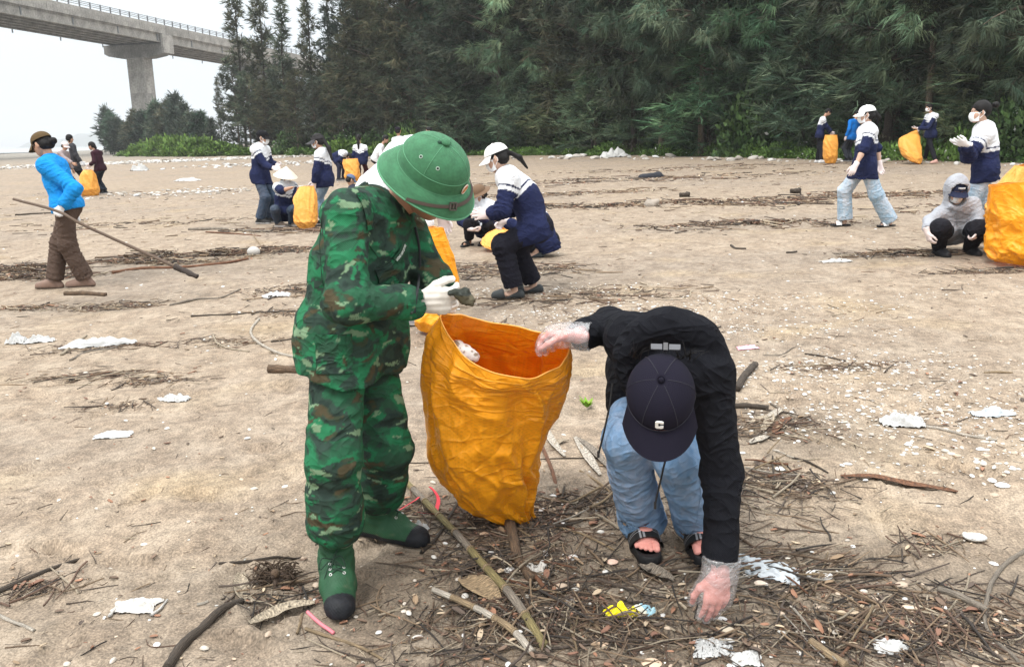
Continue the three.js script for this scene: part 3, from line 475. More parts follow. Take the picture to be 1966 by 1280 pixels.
const tone = (c, p, k = 0.16, f = 9) => { const n = 1 + k * noise(p.x * f, p.y * f * 0.8, p.z * f) + k * 0.5 * noise(p.x * 33, p.y * 33, p.z * 33); return [c[0] * n, c[1] * n, c[2] * n]; };
const denim = (c) => (p) => { const n = 1 + 0.22 * noise(p.x * 6, p.y * 4, p.z * 6) + 0.18 * noise(p.x * 40, p.y * 14, p.z * 40) + 0.1 * noise(p.x * 120, p.y * 60, p.z * 120); return [c[0] * n * n, c[1] * n, c[2] * Math.sqrt(n)]; };
const plain = (c, k) => (p) => tone(c, p, k);
const NAVY = [0.014, 0.019, 0.058], WHITE = [0.72, 0.74, 0.77], BLACK = [0.009, 0.009, 0.012];

function handInto(f, w, d, pn, lat, s, curl, fat = 0, spread = 0) {  // palm, four fingers of their own lengths, thumb off the side of the palm
  const palm = w.clone().addScaledVector(d, 0.045 * s);
  f.cap(w.clone().addScaledVector(d, -0.015), w.clone().addScaledVector(d, 0.02 * s), 0.027 * s + fat, 0.029 * s + fat, 0.02, { n: pn, s: 0.72 });
  f.cap(palm.clone().addScaledVector(lat, 0.014 * s), w.clone().addScaledVector(d, 0.078 * s).addScaledVector(lat, 0.02 * s), 0.025 * s + fat, 0.022 * s + fat, 0.02, { n: pn, s: 0.55 });
  f.cap(palm.clone().addScaledVector(lat, -0.012 * s), w.clone().addScaledVector(d, 0.074 * s).addScaledVector(lat, -0.02 * s), 0.024 * s + fat, 0.02 * s + fat, 0.02, { n: pn, s: 0.55 });
  const R = [0.0088, 0.0092, 0.0088, 0.0076];
  for (let i = 0; i < 4; i++) {
    let p = w.clone().addScaledVector(d, (0.08 - 0.004 * Math.abs(i - 1) - (i === 3 ? 0.006 : 0)) * s).addScaledVector(lat, (0.03 - i * 0.0205) * s), q = d.clone().addScaledVector(lat, (1.4 - i) * (0.06 + spread)).normalize(), a = 0;
    const len = [0.07, 0.079, 0.073, 0.056][i] * s, c = Array.isArray(curl) ? curl[i] : curl * (0.88 + 0.08 * i);
    for (let j = 0; j < 3; j++) {
      a = c * [0.85, 1.05, 0.7][j]; const ax = q.clone().cross(pn).normalize(); q = q.clone().applyAxisAngle(ax, a).normalize(); pn = pn.clone();
      const e = p.clone().addScaledVector(q, len * [0.46, 0.3, 0.24][j]); f.cap(p, e, (R[i] - j * 0.0008) * s + fat, (R[i] - (j + 1) * 0.0008) * s + fat, j ? 0.004 : 0.008); p = e;
      if (j < 2) pn = ortho(pn, q);
    }
    pn = ortho(f.pn0 ?? pn, d);
  }
  const t0 = w.clone().addScaledVector(d, 0.022 * s).addScaledVector(lat, 0.024 * s), t1 = t0.clone().addScaledVector(d, 0.03 * s).addScaledVector(lat, 0.026 * s).addScaledVector(pn, 0.014 * s), td = d.clone().addScaledVector(lat, 0.25).addScaledVector(pn, 0.35 + 0.5 * (Array.isArray(curl) ? curl[1] : curl)).normalize(), t2 = t1.clone().addScaledVector(td, 0.034 * s), t3 = t2.clone().addScaledVector(td.clone().addScaledVector(lat, -0.3).normalize(), 0.026 * s);
  f.cap(t0, t1, 0.014 * s + fat, 0.0115 * s + fat, 0.014); f.cap(t1, t2, 0.0112 * s + fat, 0.0096 * s + fat, 0.004); f.cap(t2, t3, 0.0096 * s + fat, 0.0078 * s + fat, 0.004);
}
function handField(w, d, pn, lat, s, curl, fat, h, cuff, spread) {
  const e = 0.2 * s + 0.04, f = new Field(w.clone().subScalar(e), w.clone().addScalar(e), h); f.pn0 = pn;
  handInto(f, w, d, pn, lat, s, curl, fat, spread); if (cuff) f.cap(w, w.clone().addScaledVector(d, -cuff), 0.031 * s + fat, 0.037 * s + fat, 0.012, { n: pn, s: 0.85, end: true }); return f;
}
function headInto(f, c, u, v, w, s) {
  const at = (a, b, d) => c.clone().addScaledVector(u, a * s).addScaledVector(v, b * s).addScaledVector(w, d * s), ax = [u, v, w];
  f.ell(at(0, 0.028, -0.014), ax, [0.073 * s, 0.09 * s, 0.092 * s], 0.01); f.ell(at(0, -0.038, 0.022), ax, [0.056 * s, 0.068 * s, 0.064 * s], 0.05 * s);
  f.cap(at(0, -0.088, 0.062), at(0, -0.084, 0.066), 0.02 * s, 0.018 * s, 0.035 * s); f.cap(at(-0.03, 0.014, 0.068), at(0.03, 0.014, 0.068), 0.013 * s, 0.013 * s, 0.02 * s);
  f.cap(at(0, 0.006, 0.076), at(0, -0.026, 0.098), 0.0075 * s, 0.0115 * s, 0.014 * s); f.cap(at(-0.011, -0.03, 0.088), at(0.011, -0.03, 0.088), 0.0075 * s, 0.0075 * s, 0.008 * s);
  for (const e of [-1, 1]) { f.ell(at(e * 0.031, 0.0, 0.094), ax, [0.019 * s, 0.011 * s, 0.015 * s], 0, true); f.ell(at(e * 0.031, 0.0, 0.071), ax, [0.013 * s, 0.0095 * s, 0.013 * s], 0.003); f.ell(at(e * 0.076, -0.006, -0.008), [ortho(u.clone().addScaledVector(w, -0.5 * e), v), v, w], [0.0075 * s, 0.031 * s, 0.019 * s], 0.006); f.cap(at(e * 0.042, -0.03, 0.055), at(e * 0.03, -0.06, 0.06), 0.018 * s, 0.018 * s, 0.03 * s); }
  f.cap(at(-0.02, -0.0545, 0.078), at(0.02, -0.0545, 0.078), 0.0075 * s, 0.0075 * s, 0.006); f.cap(at(-0.016, -0.0655, 0.077), at(0.016, -0.0655, 0.077), 0.0078 * s, 0.0078 * s, 0.006);
}
function faceColor(c, u, v, w, s, skin) {
  return (p) => {
    const d = p.clone().sub(c), a = d.dot(u) / s, b = d.dot(v) / s, e = d.dot(w) / s, n = 1 + 0.07 * noise(p.x * 40, p.y * 40, p.z * 40); let q = [skin[0] * n, skin[1] * n, skin[2] * n];
    if (e > 0.05) {
      const A = Math.abs(a); if (b > -0.073 && b < -0.047 && A < 0.024) q = [0.36, 0.14, 0.12];
      if (Math.hypot((A - 0.031) / 0.0135, b / 0.0062) < 1 && e > 0.06) q = Math.hypot((A - 0.031) / 0.0055, b / 0.0055) < 1 ? [0.015, 0.01, 0.008] : [0.6, 0.58, 0.55];
      if (Math.abs(b - 0.0095 + (A - 0.031) * 0.1) < 0.0022 && Math.abs(A - 0.031) < 0.017) q = [0.05, 0.03, 0.025]; if (Math.abs(b - 0.0225 + 3 * (A - 0.03) ** 2) < 0.0038 && Math.abs(A - 0.034) < 0.019) q = [0.025, 0.018, 0.015];
      if (A > 0.03 && A < 0.06 && b > -0.05 && b < -0.015) q = [q[0] * 1.06, q[1] * 0.94, q[2] * 0.93];
    } return q;
  };
}
const allPeople = [];
function person(o) {
  const s = o.s ?? 1, g0 = G(...o.feet), D0 = -g0.z, q = (a) => (a.isVector3 ? a : P(a[0], a[1], D0 - (a[2] || 0)));
  const face = dirOf(o.f), S = { s, o, D0 }, h = o.cell ?? (D0 < 4 ? 0.0055 : D0 < 11 ? 0.0115 : D0 < 20 ? 0.0165 : 0.021), hh = D0 < 4 ? 0.0029 : D0 < 11 ? 0.0058 : 0.0085, ease = o.ease ?? 1;
  const neck = q(o.neck), pel = q(o.pelvis), mid = o.mid ? q(o.mid) : vl(neck, pel, 0.5), upN = neck.clone().sub(mid).normalize(), upP = mid.clone().sub(pel).normalize();
  const left0 = V(face.z, 0, -face.x), leftN = ortho(left0, upN), leftP = ortho(o.fh !== undefined ? V(dirOf(o.fh).z, 0, -dirOf(o.fh).x) : left0, upP), frontN = leftN.clone().cross(upN).normalize(), frontP = leftP.clone().cross(upP).normalize();
  const wS = (o.shoulder ?? 0.165) * s;
  const J = { L: {}, R: {} };
  for (const k of ['L', 'R']) {
    const e = k === 'L' ? 1 : -1, j = J[k];
    j.sh = o['sh' + k] ? q(o['sh' + k]) : neck.clone().addScaledVector(upN, -0.055 * s).addScaledVector(leftN, e * wS);
    j.hi = o['hi' + k] ? q(o['hi' + k]) : pel.clone().addScaledVector(leftP, e * 0.085 * s).addScaledVector(upP, -0.02 * s);
    j.wr = o['wr' + k] ? q(o['wr' + k]) : j.sh.clone().addScaledVector(leftN, e * 0.07).addScaledVector(V(0, -1, 0), 0.5 * s).addScaledVector(face, 0.06);
    if (o['el' + k]) j.el = q(o['el' + k]); else [j.el, j.wr] = bend2(j.sh, j.wr, 0.275 * s, 0.245 * s, (o['ep' + k] ? V(...o['ep' + k]) : V(0, -0.6, 0).addScaledVector(face, -0.8).addScaledVector(leftN, e * 0.45)));
    if (o['an' + k]) j.an = q(o['an' + k]); else { const f = o['ft' + k] ? G(...o['ft' + k]) : (() => { const t = j.hi.clone(); t.y = gh(t.x, t.z); return t; })(); j.an = f.clone().add(V(0, 0.085 * s, 0)); }
    j.fy = o['fy' + k] ?? o.fy ?? o.f; j.td = dirOf(j.fy);
    if (o['kn' + k]) j.kn = q(o['kn' + k]); else j.kn = bend2(j.hi, j.an, 0.41 * s, 0.395 * s, (o['kp' + k] ? V(...o['kp' + k]) : j.td.clone().addScaledVector(leftP, e * 0.15)))[0];
    j.fd = j.wr.clone().sub(j.el).normalize(); const H = o['hand' + k] ?? {};
    j.hd = H.d ? V(...H.d).normalize() : j.fd; j.lat = ortho(H.lat ? V(...H.lat) : face.clone().add(V(0, 0.25, 0)), j.hd); j.pn = j.hd.clone().cross(j.lat).normalize(); if (H.pn ? j.pn.dot(V(...H.pn)) < 0 : j.pn.dot(leftN) * e > 0) j.pn.negate(); j.curl = H.curl ?? 0.35; j.spread = H.spread ?? 0;
  }
  const hc = q(o.head), hw = dirOf(...(o.hd ?? [o.f, 10])); let hv = ortho(V(0, 1, 0), hw); if (o.hd?.[2]) hv.applyAxisAngle(hw, (o.hd[2] * Math.PI) / 180); const hu = hv.clone().cross(hw).normalize(), hs = (o.hs ?? 1.02) * s;
  Object.assign(S, { J, neck, pel, mid, upN, upP, leftN, leftP, frontN, frontP, hc, hu, hv, hw, face, hs, h });
  const hat = (a, b, d) => hc.clone().addScaledVector(hu, a * hs).addScaledVector(hv, b * hs).addScaledVector(hw, d * hs); S.hat = hat;
  const base = V((J.L.an.x + J.R.an.x) / 2, 0, (J.L.an.z + J.R.an.z) / 2); base.y = plane(base.x, base.z);
  const root = (S.root = thing(o.name ?? 'person', base, o.label, 'person', o.group)), skin = o.skin ?? SKIN;
  const lo = V(1e9, 1e9, 1e9), hi = V(-1e9, -1e9, -1e9); for (const p of [neck, pel, mid, hc, ...['L', 'R'].flatMap((k) => [J[k].sh, J[k].el, J[k].wr, J[k].hi, J[k].kn, J[k].an])]) { lo.min(p); hi.max(p); } S.lo = lo; S.hi = hi;
  // the body: one surface, with head, hands and feet meshed finer
  {
    const f = new Field(lo.clone().subScalar(0.2), hi.clone().addScalar(0.2), D0 < 4 ? 0.012 : D0 < 11 ? 0.0175 : 0.022), a = s;
    f.cap(neck.clone().addScaledVector(upN, -0.09 * a), mid, 0.105 * a, 0.095 * a, 0.05, { n: frontN, s: 0.72 }); f.cap(mid, pel, 0.095 * a, 0.1 * a, 0.05, { n: frontP, s: 0.78 });
    f.cap(neck.clone().addScaledVector(upN, -0.03 * a), hc.clone().addScaledVector(hv, -0.06 * a).addScaledVector(hw, -0.015 * a), 0.05 * a, 0.047 * a, 0.05);
    for (const k of ['L', 'R']) { const j = J[k]; f.cap(neck.clone().addScaledVector(upN, -0.06 * a), j.sh, 0.045 * a, 0.045 * a, 0.04); f.cap(j.sh, j.el, 0.044 * a, 0.036 * a, 0.03); f.cap(j.el, vl(j.el, j.wr, 0.3), 0.036 * a, 0.038 * a, 0.02); f.cap(vl(j.el, j.wr, 0.3), j.wr, 0.038 * a, 0.026 * a, 0.02); f.cap(j.hi, j.kn, 0.078 * a, 0.05 * a, 0.04); f.cap(j.kn, vl(j.kn, j.an, 0.35), 0.048 * a, 0.052 * a, 0.03); f.cap(vl(j.kn, j.an, 0.35), j.an, 0.05 * a, 0.033 * a, 0.03); const gy = plane(j.an.x, j.an.z), fp = V(j.an.x, Math.max(j.an.y - 0.05 * a, gy + 0.03), j.an.z); if (o.shoes !== 'toes') f.cap(fp, fp.clone().addScaledVector(j.td, 0.12 * a), 0.03 * a, 0.024 * a, 0.03); if (o.gloves) f.cap(j.wr, j.wr.clone().addScaledVector(j.hd, 0.06 * a), 0.022 * a, 0.016 * a, 0.02, { n: j.pn, s: 0.6 }); }
    const col = (p) => tone(skin, p, 0.07, 20), gs = [f.mesh(col)];
    const hf = new Field(hc.clone().subScalar(0.17 * hs), hc.clone().addScalar(0.17 * hs), D0 < 4 ? 0.0034 : D0 < 11 ? 0.0062 : 0.0095); headInto(hf, hc, hu, hv, hw, hs); gs.push(hf.mesh(faceColor(hc, hu, hv, hw, hs, skin)));
    if (!o.gloves) for (const k of ['L', 'R']) { const j = J[k]; gs.push(handField(j.wr, j.hd, j.pn, j.lat, s, j.curl, 0, hh, 0, j.spread).mesh(col)); }
    if (o.extraSkin) for (const e of o.extraSkin(S)) gs.push(e.mesh(col));
    part('body', mergeGeometries(gs), skinMat, root);
  }
  const F = o.fold ?? o.wr ?? 0.0105, W = o.wr ?? (D0 < 4 ? 0.006 : 0.0105), wr = (c, w, u, seed, lam = 0.045, m = 1) => (W ? { wr: { amp: W * m, lam, u, c, w, seed: seed + (o.seed ?? 0) } } : {});
  // jacket or shirt
  const T = o.top;
  if (T) {
    const f = new Field(lo.clone().subScalar(0.25), hi.clone().addScalar(0.22), h), r1 = (T.chest ?? 0.15) * s * ease, r2 = (T.waist ?? 0.155) * s * ease, hem = pel.clone().addScaledVector(upP, -(T.len ?? 0.11) * s), fl = T.flat ?? 0.74;
    const sh = Math.max(0.012, 1.7 * h);
    f.cap(mid, hem.clone().addScaledVector(upP, -0.02), lerp(r1, r2, 0.5), r2, 0.04, { n: frontP, s: fl, ...wr(0.9, 0.4, leftP, 3, 0.07, 1.2) });
    f.cap(J.L.hi.clone().addScaledVector(upP, 0.02), J.R.hi.clone().addScaledVector(upP, 0.02), (T.hip ?? 0.118) * s * ease, (T.hip ?? 0.118) * s * ease, 0.09, { n: frontP, s: 0.98 });
    for (const k of ['L', 'R']) f.cap(J[k].hi, vl(J[k].hi, J[k].kn, 0.5), (T.hip ?? 0.113) * 0.97 * s * ease, (T.hip ?? 0.113) * 0.9 * s * ease, 0.06);
    f.clip(hem, upP.clone().negate(), 0.6);
    f.cap(hem.clone().addScaledVector(upP, 0.05), hem.clone().addScaledVector(upP, -0.06), r2 - sh, r2 - sh, 0, { n: frontP, s: fl * 0.97, cut: true }); f.cap(J.L.hi, J.R.hi, (T.hip ?? 0.118) * 0.96 * s * ease - sh, (T.hip ?? 0.118) * 0.96 * s * ease - sh, 0, { n: frontP, s: 0.96, cut: true });
    f.cap(neck.clone().addScaledVector(upN, -0.095 * s), mid, r1, lerp(r1, r2, 0.5), 0.06, { n: frontN, s: fl, ...wr(0.8, 0.6, leftN, 5, 0.08, 1) });
    for (const k of ['L', 'R']) {
      const j = J[k], sl = T['sl' + k] ?? T.sl ?? 1.93, ra = (T.arm ?? 0.066) * s * ease, rb = ra * 0.9, rc = ra * 0.8, cuff = T.cuff ?? 0.78;
      f.cap(neck.clone().addScaledVector(upN, -0.035 * s), j.sh.clone().addScaledVector(upN, -0.012), 0.06 * s, ra, 0.07);
      const e1 = sl <= 1 ? vl(j.sh, j.el, sl) : j.el; f.cap(j.sh, e1, ra * 1.04, rb, 0.05, { end: sl <= 1, ...wr(0.95, 0.3, face, 11, 0.042, 1.1) });
      if (sl > 1) { const e2 = vl(j.el, j.wr, sl - 1), em = vl(j.el, e2, 0.82); f.cap(j.el, em, rb, rc, 0.03, { ...wr(0.1, 0.45, face, 17, 0.038, 1.1) }); f.cap(em, e2, rc * 0.98, rc * cuff, 0.02, { end: true }); f.cap(vl(j.el, e2, 0.9), j.wr.clone().addScaledVector(j.fd, 0.05), rc * cuff - sh * 0.8, rc * cuff - sh * 0.8, 0, { cut: true }); }
    }
    if (T.extra) T.extra(f, S);
    if (F) f.warp((x, y, z) => F * 1.3 * (0.28 - Math.abs(noise(x * 7 + 3, y * 5 + 2 * noise(x * 3, y * 3, z * 3), z * 7))) + F * 0.6 * (0.3 - Math.abs(noise(x * 15, y * 11, z * 15 + 4))) + F * 0.12 * noise(x * 36, y * 28, z * 36));
    const school = (p) => {
      let best = 1e9, m = 0; for (const k of ['L', 'R']) { const j = J[k], [d, t] = segDist(p, j.sh, j.el), [d2] = segDist(p, j.el, j.wr); if (d < best) { best = d; m = t + 0.105 * s; } if (d2 < best) { best = d2; m = 0.6; } }
      const [dt] = segDist(p, neck, mid), [dp] = segDist(p, mid, pel), lat = Math.abs(p.clone().sub(neck).dot(leftN)), bk = p.clone().sub(neck).dot(frontN) < 0 ? 1 : 0.6; let t = neck.clone().sub(p).dot(upN);
      if (Math.min(dt, dp) < best + 0.075 * s) m = t; const yk = (T.yoke ?? 0.17) * s + 0.55 * bk * Math.max(0, 0.085 * s - lat);
      const c = m < yk ? WHITE : m < yk + 0.016 ? NAVY : m < yk + 0.05 ? WHITE : NAVY; return tone(c, p, 0.08, 7);
    };
    S.topField = f; S.top = part(T.name ?? 'jacket', f.mesh(T.c === 'school' ? school : T.c), T.mat ?? tops, root);
    if (T.collar) { const cf = new Field(neck.clone().subScalar(0.17), neck.clone().addScalar(0.17), Math.min(h, D0 < 11 ? 0.008 : 0.012)), nd = hc.clone().sub(neck).normalize().add(upN).normalize(), c0 = neck.clone().addScaledVector(nd, -0.03 * s), c1 = neck.clone().addScaledVector(nd, 0.035 * s); cf.cap(c0, c1, 0.082 * s, 0.068 * s, 0.01, { end: true }); cf.cap(c0.clone().addScaledVector(nd, -0.02), c1.clone().addScaledVector(nd, 0.05), 0.066 * s, 0.058 * s, 0, { cut: true }); part('collar', cf.mesh(Array.isArray(T.collar) ? plain(T.collar) : T.collar), tops, root); }
  }
  const B = o.bottom;
  if (B) {
    const f = new Field(lo.clone().subScalar(0.25), hi.clone().min(V(1e9, Math.max(pel.y, J.L.kn.y, J.R.kn.y) + 0.1, 1e9)).addScalar(0.2), h), m = (B.wide ?? 1) * s, sw = B.hem ?? 0.066;
    f.cap(J.L.hi, J.R.hi, 0.1 * m, 0.1 * m, 0.03, { n: frontP, s: 0.95 }); f.cap(pel.clone().addScaledVector(upP, 0.1 * s), pel, 0.11 * m, 0.12 * m, 0.04, { n: frontP, s: 0.78 });
    if (B.seat) f.cap(pel.clone().addScaledVector(frontP, -0.04 * s).addScaledVector(leftP, 0.06 * s), pel.clone().addScaledVector(frontP, -0.04 * s).addScaledVector(leftP, -0.06 * s), 0.115 * m, 0.115 * m, 0.06);
    for (const k of ['L', 'R']) { const j = J[k], e = vl(j.kn, j.an, B.to ?? 0.97), r1 = 0.092 * m, r2 = (B.knee ?? 0.074) * m, r3 = sw * m, kd = ortho(j.td, e.clone().sub(j.kn).normalize()); f.cap(j.hi, j.kn, r1, r2, 0.045, wr(0.98, 0.28, frontP, 23, 0.055, 1)); f.cap(j.kn, e, r2, r3, 0.035, { end: true, ...wr(B.stack ? 0.9 : 0.12, B.stack ? 0.25 : 0.3, kd, 29, 0.05, 1.1) }); f.cap(vl(j.kn, e, 0.85), e.clone().addScaledVector(e.clone().sub(j.kn).normalize(), 0.04), r3 - Math.max(0.011, 1.7 * h), r3 - Math.max(0.011, 1.7 * h), 0, { cut: true }); if (B.blouse) f.cap(vl(j.kn, j.an, 0.38), vl(j.kn, j.an, 0.57), 0.084 * m, B.blouse * m, 0.06, wr(0.9, 0.6, kd, 31, 0.05, 1.3)); }
    if (F) f.warp((x, y, z) => F * 1.0 * (0.28 - Math.abs(noise(x * 8, y * 5 + 5, z * 8))) + F * 0.5 * (0.3 - Math.abs(noise(x * 17, y * 12, z * 17 + 4))) + F * 0.1 * noise(x * 34, y * 26, z * 34));
    S.botField = f; S.bottom = part('trousers', f.mesh(B.c), B.mat ?? pants, root);
  }
  if (o.gloves) for (const k of ['L', 'R']) { const j = J[k], kind = o['glove' + k] ?? o.gloves; if (kind === 'none') continue; const f = handField(j.wr, j.hd, j.pn, j.lat, s, j.curl, D0 < 4 ? 0.0028 : 0.002, hh, kind === 'knit' ? 0.05 : 0.055, j.spread); part('glove', f.mesh(kind === 'knit' ? (p) => tone([0.68, 0.64, 0.58], p, 0.12, 60) : null), gloveMats[kind], root); }
  // shoes
  if (o.shoes && o.shoes !== 'toes') for (const k of ['L', 'R']) {
    const j = J[k], gy = Math.max(plane(j.an.x, j.an.z) + 0.004, j.an.y - 0.088 * s), d = j.td, side = V(d.z, 0, -d.x), at = (a, y, b = 0) => V(j.an.x, gy + y * s, j.an.z).addScaledVector(d, a * s).addScaledVector(side, b * s);
    const f = new Field(at(0, 0).subScalar(0.24), at(0, 0).addScalar(0.24), D0 < 11 ? 0.008 : 0.012), Z = o.shoes, c = Z.c ?? BLACK, sole = Z.sole ?? [0.5, 0.5, 0.5];
    if (Z.kind === 'slide') {
      f.cap(at(-0.05, 0.012), at(0.08, 0.012), 0.036 * s, 0.046 * s, 0.01); f.cap(at(0.08, 0.012), at(0.165, 0.012), 0.046 * s, 0.034 * s, 0.02); f.clip(at(0, 0.026), V(0, 1, 0), 1); f.clip(at(0, 0), V(0, -1, 0), 1); part('sole', f.mesh(plain(sole)), shoeMat, root);
      part('strap', sheet(12, 4, (u, v) => { const a = (u - 0.5) * 3.0; return at(0.05 + 0.075 * v, 0.012 + 0.066 * Math.cos(a) * (1 - 0.25 * v), 0.048 * Math.sin(a)); }, 0.005), std(C(...c), 0.6), root); continue;
    }
    f.cap(at(-0.045, 0.035), at(0.11, 0.035), 0.037 * s, 0.043 * s, 0.02); f.cap(at(0.1, 0.033), at(0.17, 0.03), 0.043 * s, 0.034 * s, 0.03); if (Z.kind !== 'croc') f.cap(at(-0.005, 0.09), at(0.06, 0.05), 0.042 * s, 0.036 * s, 0.05); f.cap(at(-0.055, 0.012), at(0.175, 0.012), 0.034 * s, 0.034 * s, 0.03); f.clip(at(0, 0), V(0, -1, 0), 1); if (Z.kind === 'croc') f.clip(at(-0.02, 0.055), V(-0.5, 1, 0).applyAxisAngle(V(0, 1, 0), 0).normalize(), 0.12);
    part('shoe', f.mesh((p) => (p.y < gy + 0.02 * s ? sole : tone(c, p, 0.1, 30))), shoeMat, root);
  }
  if (o.hair) {
    const f = new Field(hc.clone().subScalar(0.2).min(o.hair.to ? q(o.hair.to).subScalar(0.08) : hc), hc.clone().addScalar(0.2).max(o.hair.to ? q(o.hair.to).addScalar(0.08) : hc), D0 < 4 ? 0.0045 : D0 < 11 ? 0.008 : 0.011), ax = [hu, hv, hw];
    const cov = o.hat && o.hat.kind !== 'visor', hk = cov ? 0.94 : 1; f.ell(hat(0, cov ? 0.018 : 0.03, -0.014), ax, [0.083 * hs * hk, 0.1 * hs * hk, 0.101 * hs * hk], 0.01); if (o.hair.nape !== 0) f.cap(hat(-0.035, -0.03, -0.06), hat(0.035, -0.03, -0.06), 0.042 * hs, 0.042 * hs, 0.03);
    if (o.hair.sides) for (const e of [-1, 1]) f.cap(hat(e * 0.07, 0.02, -0.01), hat(e * 0.066, -0.09, -0.005), 0.022 * hs, 0.018 * hs, 0.02);
    f.ell(hat(0, -0.05, 0.075), ax, [0.072 * hs, 0.098 * hs, 0.075 * hs], 0, true);
    if (o.hair.bun) f.ell(q(o.hair.bun), ax, [0.038, 0.036, 0.038], 0.02);
    if (o.hair.to) { const a = hat(0, 0.03, -0.1), b = q(o.hair.to), m = vl(a, b, 0.5).addScaledVector(hw, -0.03), r = o.hair.r ?? 0.03; f.cap(a, m, r * 0.8, r, 0.02); f.cap(m, b, r, r * 0.5, 0.02); }
    f.warp((x, y, z) => 0.003 * noise(x * 90, y * 25, z * 90)); part('hair', f.mesh(null), hairMat, root);
  }
  if (o.mask) {
    part('face_mask', sheet(16, 10, (u, v) => { const a = (u - 0.5) * 2.5, b = v * 2 - 1, bul = 0.022 * (1 - b * b) * Math.max(0, Math.cos(a)) ** 1.5; return hat(Math.sin(a) * (0.074 - 0.012 * v), 0.0 - 0.098 * v + 0.012 * (1 - Math.cos(a)) * (v - 0.4), -0.002 + Math.cos(a) * (0.1 - 0.012 * v + bul)); }, 0.002), maskMat, root);
    for (const e of [-1, 1]) part('mask_strap', tube([hat(e * 0.071, -0.015, 0.03), hat(e * 0.079, 0.012, 0.0), hat(e * 0.08, -0.01, -0.022), hat(e * 0.074, -0.065, 0.025)], 0.0018 * (D0 > 8 ? 1.6 : 1), undefined, 4, 8), maskMat, root);
  }
  const K = o.hat;
  if (K?.kind === 'cap') {
    const m = K.mat ?? capMat(K.c), dome = (a, t) => { const y = Math.cos(t * 1.5), r = Math.sin(t * 1.5) ** 0.85; return hat(Math.sin(a) * 0.091 * r, 0.035 + 0.09 * y - 0.004, Math.cos(a) * (Math.cos(a) > 0 ? 0.106 : 0.109) * r - 0.012); };
    const cap = part('cap', mergeGeometries([sheet(36, 12, (u, v) => dome(u * 6.2832, v), 0.003, { wrap: true }), sheet(18, 5, (u, v) => { const a = (u - 0.5) * 2.5, b = dome(a, 1); return b.addScaledVector(hw, hs * 0.075 * v * Math.cos(a * 0.95) ** 0.7).addScaledVector(hu, hs * 0.014 * v * Math.sin(a)).addScaledVector(hv, -hs * (0.006 + 0.016 * v + 0.02 * Math.sin(a) ** 2 * v) - 0.0 - hs * 0.012 * v * (K.bend ?? 1)); }, 0.004)]), m, root);
    const bt = new THREE.SphereGeometry(0.008 * hs, 10, 6); bt.applyMatrix4(basis(hat(0, 0.121, -0.012), hu, hv, hw)); part('button', bt, m, cap); S.dome = dome;
  }
  if (K?.kind === 'visor') {
    const m = std(C(...K.c), 0.75); part('visor', mergeGeometries([sheet(28, 2, (u, v) => hat(Math.sin(u * 6.2832) * 0.09, 0.03 + 0.045 * v, Math.cos(u * 6.2832) * 0.108 - 0.012), 0.004, { wrap: true }), sheet(20, 6, (u, v) => { const a = (u - 0.5) * 3.0; return hat(Math.sin(a) * (0.09 + 0.03 * v), 0.03 - 0.035 * v - 0.025 * v * Math.sin(a) ** 2, Math.cos(a) * 0.108 - 0.012 + 0.11 * v * Math.cos(a * 0.9) ** 0.8); }, 0.004)]), m, root);
  }
  if (K?.kind === 'cone') {
    const R = 0.2, H = 0.17, m = std(C(0.74, 0.69, 0.56), 0.7); part('conical_hat', sheet(40, 12, (u, v) => { const a = u * 6.2832, r = R * v * (1 + 0.05 * Math.sin(v * 3.1)) + 0.001; return hat(Math.cos(a) * r, 0.16 - H * v + 0.0015 * Math.sin(v * 90), Math.sin(a) * r); }, 0.004, { wrap: true }), m, root);
  }
  if (K?.kind === 'brim') {
    const m = std(C(...K.c), 0.85); part('sun_hat', mergeGeometries([sheet(30, 8, (u, v) => { const a = u * 6.2832, r = Math.sin(v * 1.5); return hat(Math.cos(a) * 0.09 * r, 0.035 + 0.095 * Math.cos(v * 1.5), Math.sin(a) * 0.108 * r - 0.012); }, 0.003, { wrap: true }), sheet(30, 4, (u, v) => { const a = u * 6.2832; return hat(Math.cos(a) * (0.09 + 0.06 * v), 0.042 - 0.02 * v, Math.sin(a) * (0.108 + 0.06 * v) - 0.012); }, 0.003, { wrap: true })]), m, root);
  }
  const len = (a, b) => a.distanceTo(b).toFixed(2);
  if (o.log) console.log(o.label.slice(0, 28), 'D', D0.toFixed(2), 'torso', len(neck, pel), 'head', len(neck, hc), ...['L', 'R'].map((k) => `${k}: ua ${len(J[k].sh, J[k].el)} fa ${len(J[k].el, J[k].wr)} th ${len(J[k].hi, J[k].kn)} sk ${len(J[k].kn, J[k].an)}`));
  return S;
}

// ---------------------------------------------------------------- orange sacks
const tape = dataTex(1024, (u, v) => {                             // creases of plastic cloth over its flat woven threads
  const wu = u + 0.05 * tnoise(u, v, 4, 2), wv = v + 0.05 * tnoise(u, v, 4, 9), rg = (x, p) => Math.pow(Math.max(0, 1 - 2.6 * Math.abs(x)), p);
  const s = 0.6 * rg(tnoise(wu, wv, 3, 3, 4), 3) - 0.5 * rg(tnoise(wv, wu, 4, 5, 5), 3) + 0.4 * rg(tnoise(wu, wv, 8, 8, 10), 3) + 0.2 * tnoise(u, v, 14, 4) + 0.5 * tnoise(u, v, 3, 6);
  return clamp(0.4 + 0.4 * s + 0.012 * Math.sin(u * 6.283 * 90) * (Math.sin(v * 6.283 * 90) > 0 ? 1 : 0.4));
});
const tapeTint = dataTex(256, (u, v) => { const k = 0.985 + 0.05 * Math.sin(v * 6.283 * 32) * Math.sin(u * 6.283 * 32) + 0.06 * tnoise(u, v, 90, 1, 3) + 0.05 * tnoise(u, v, 3, 5, 80); return [k, k * 0.985, k * 0.95]; }, { srgb: true });
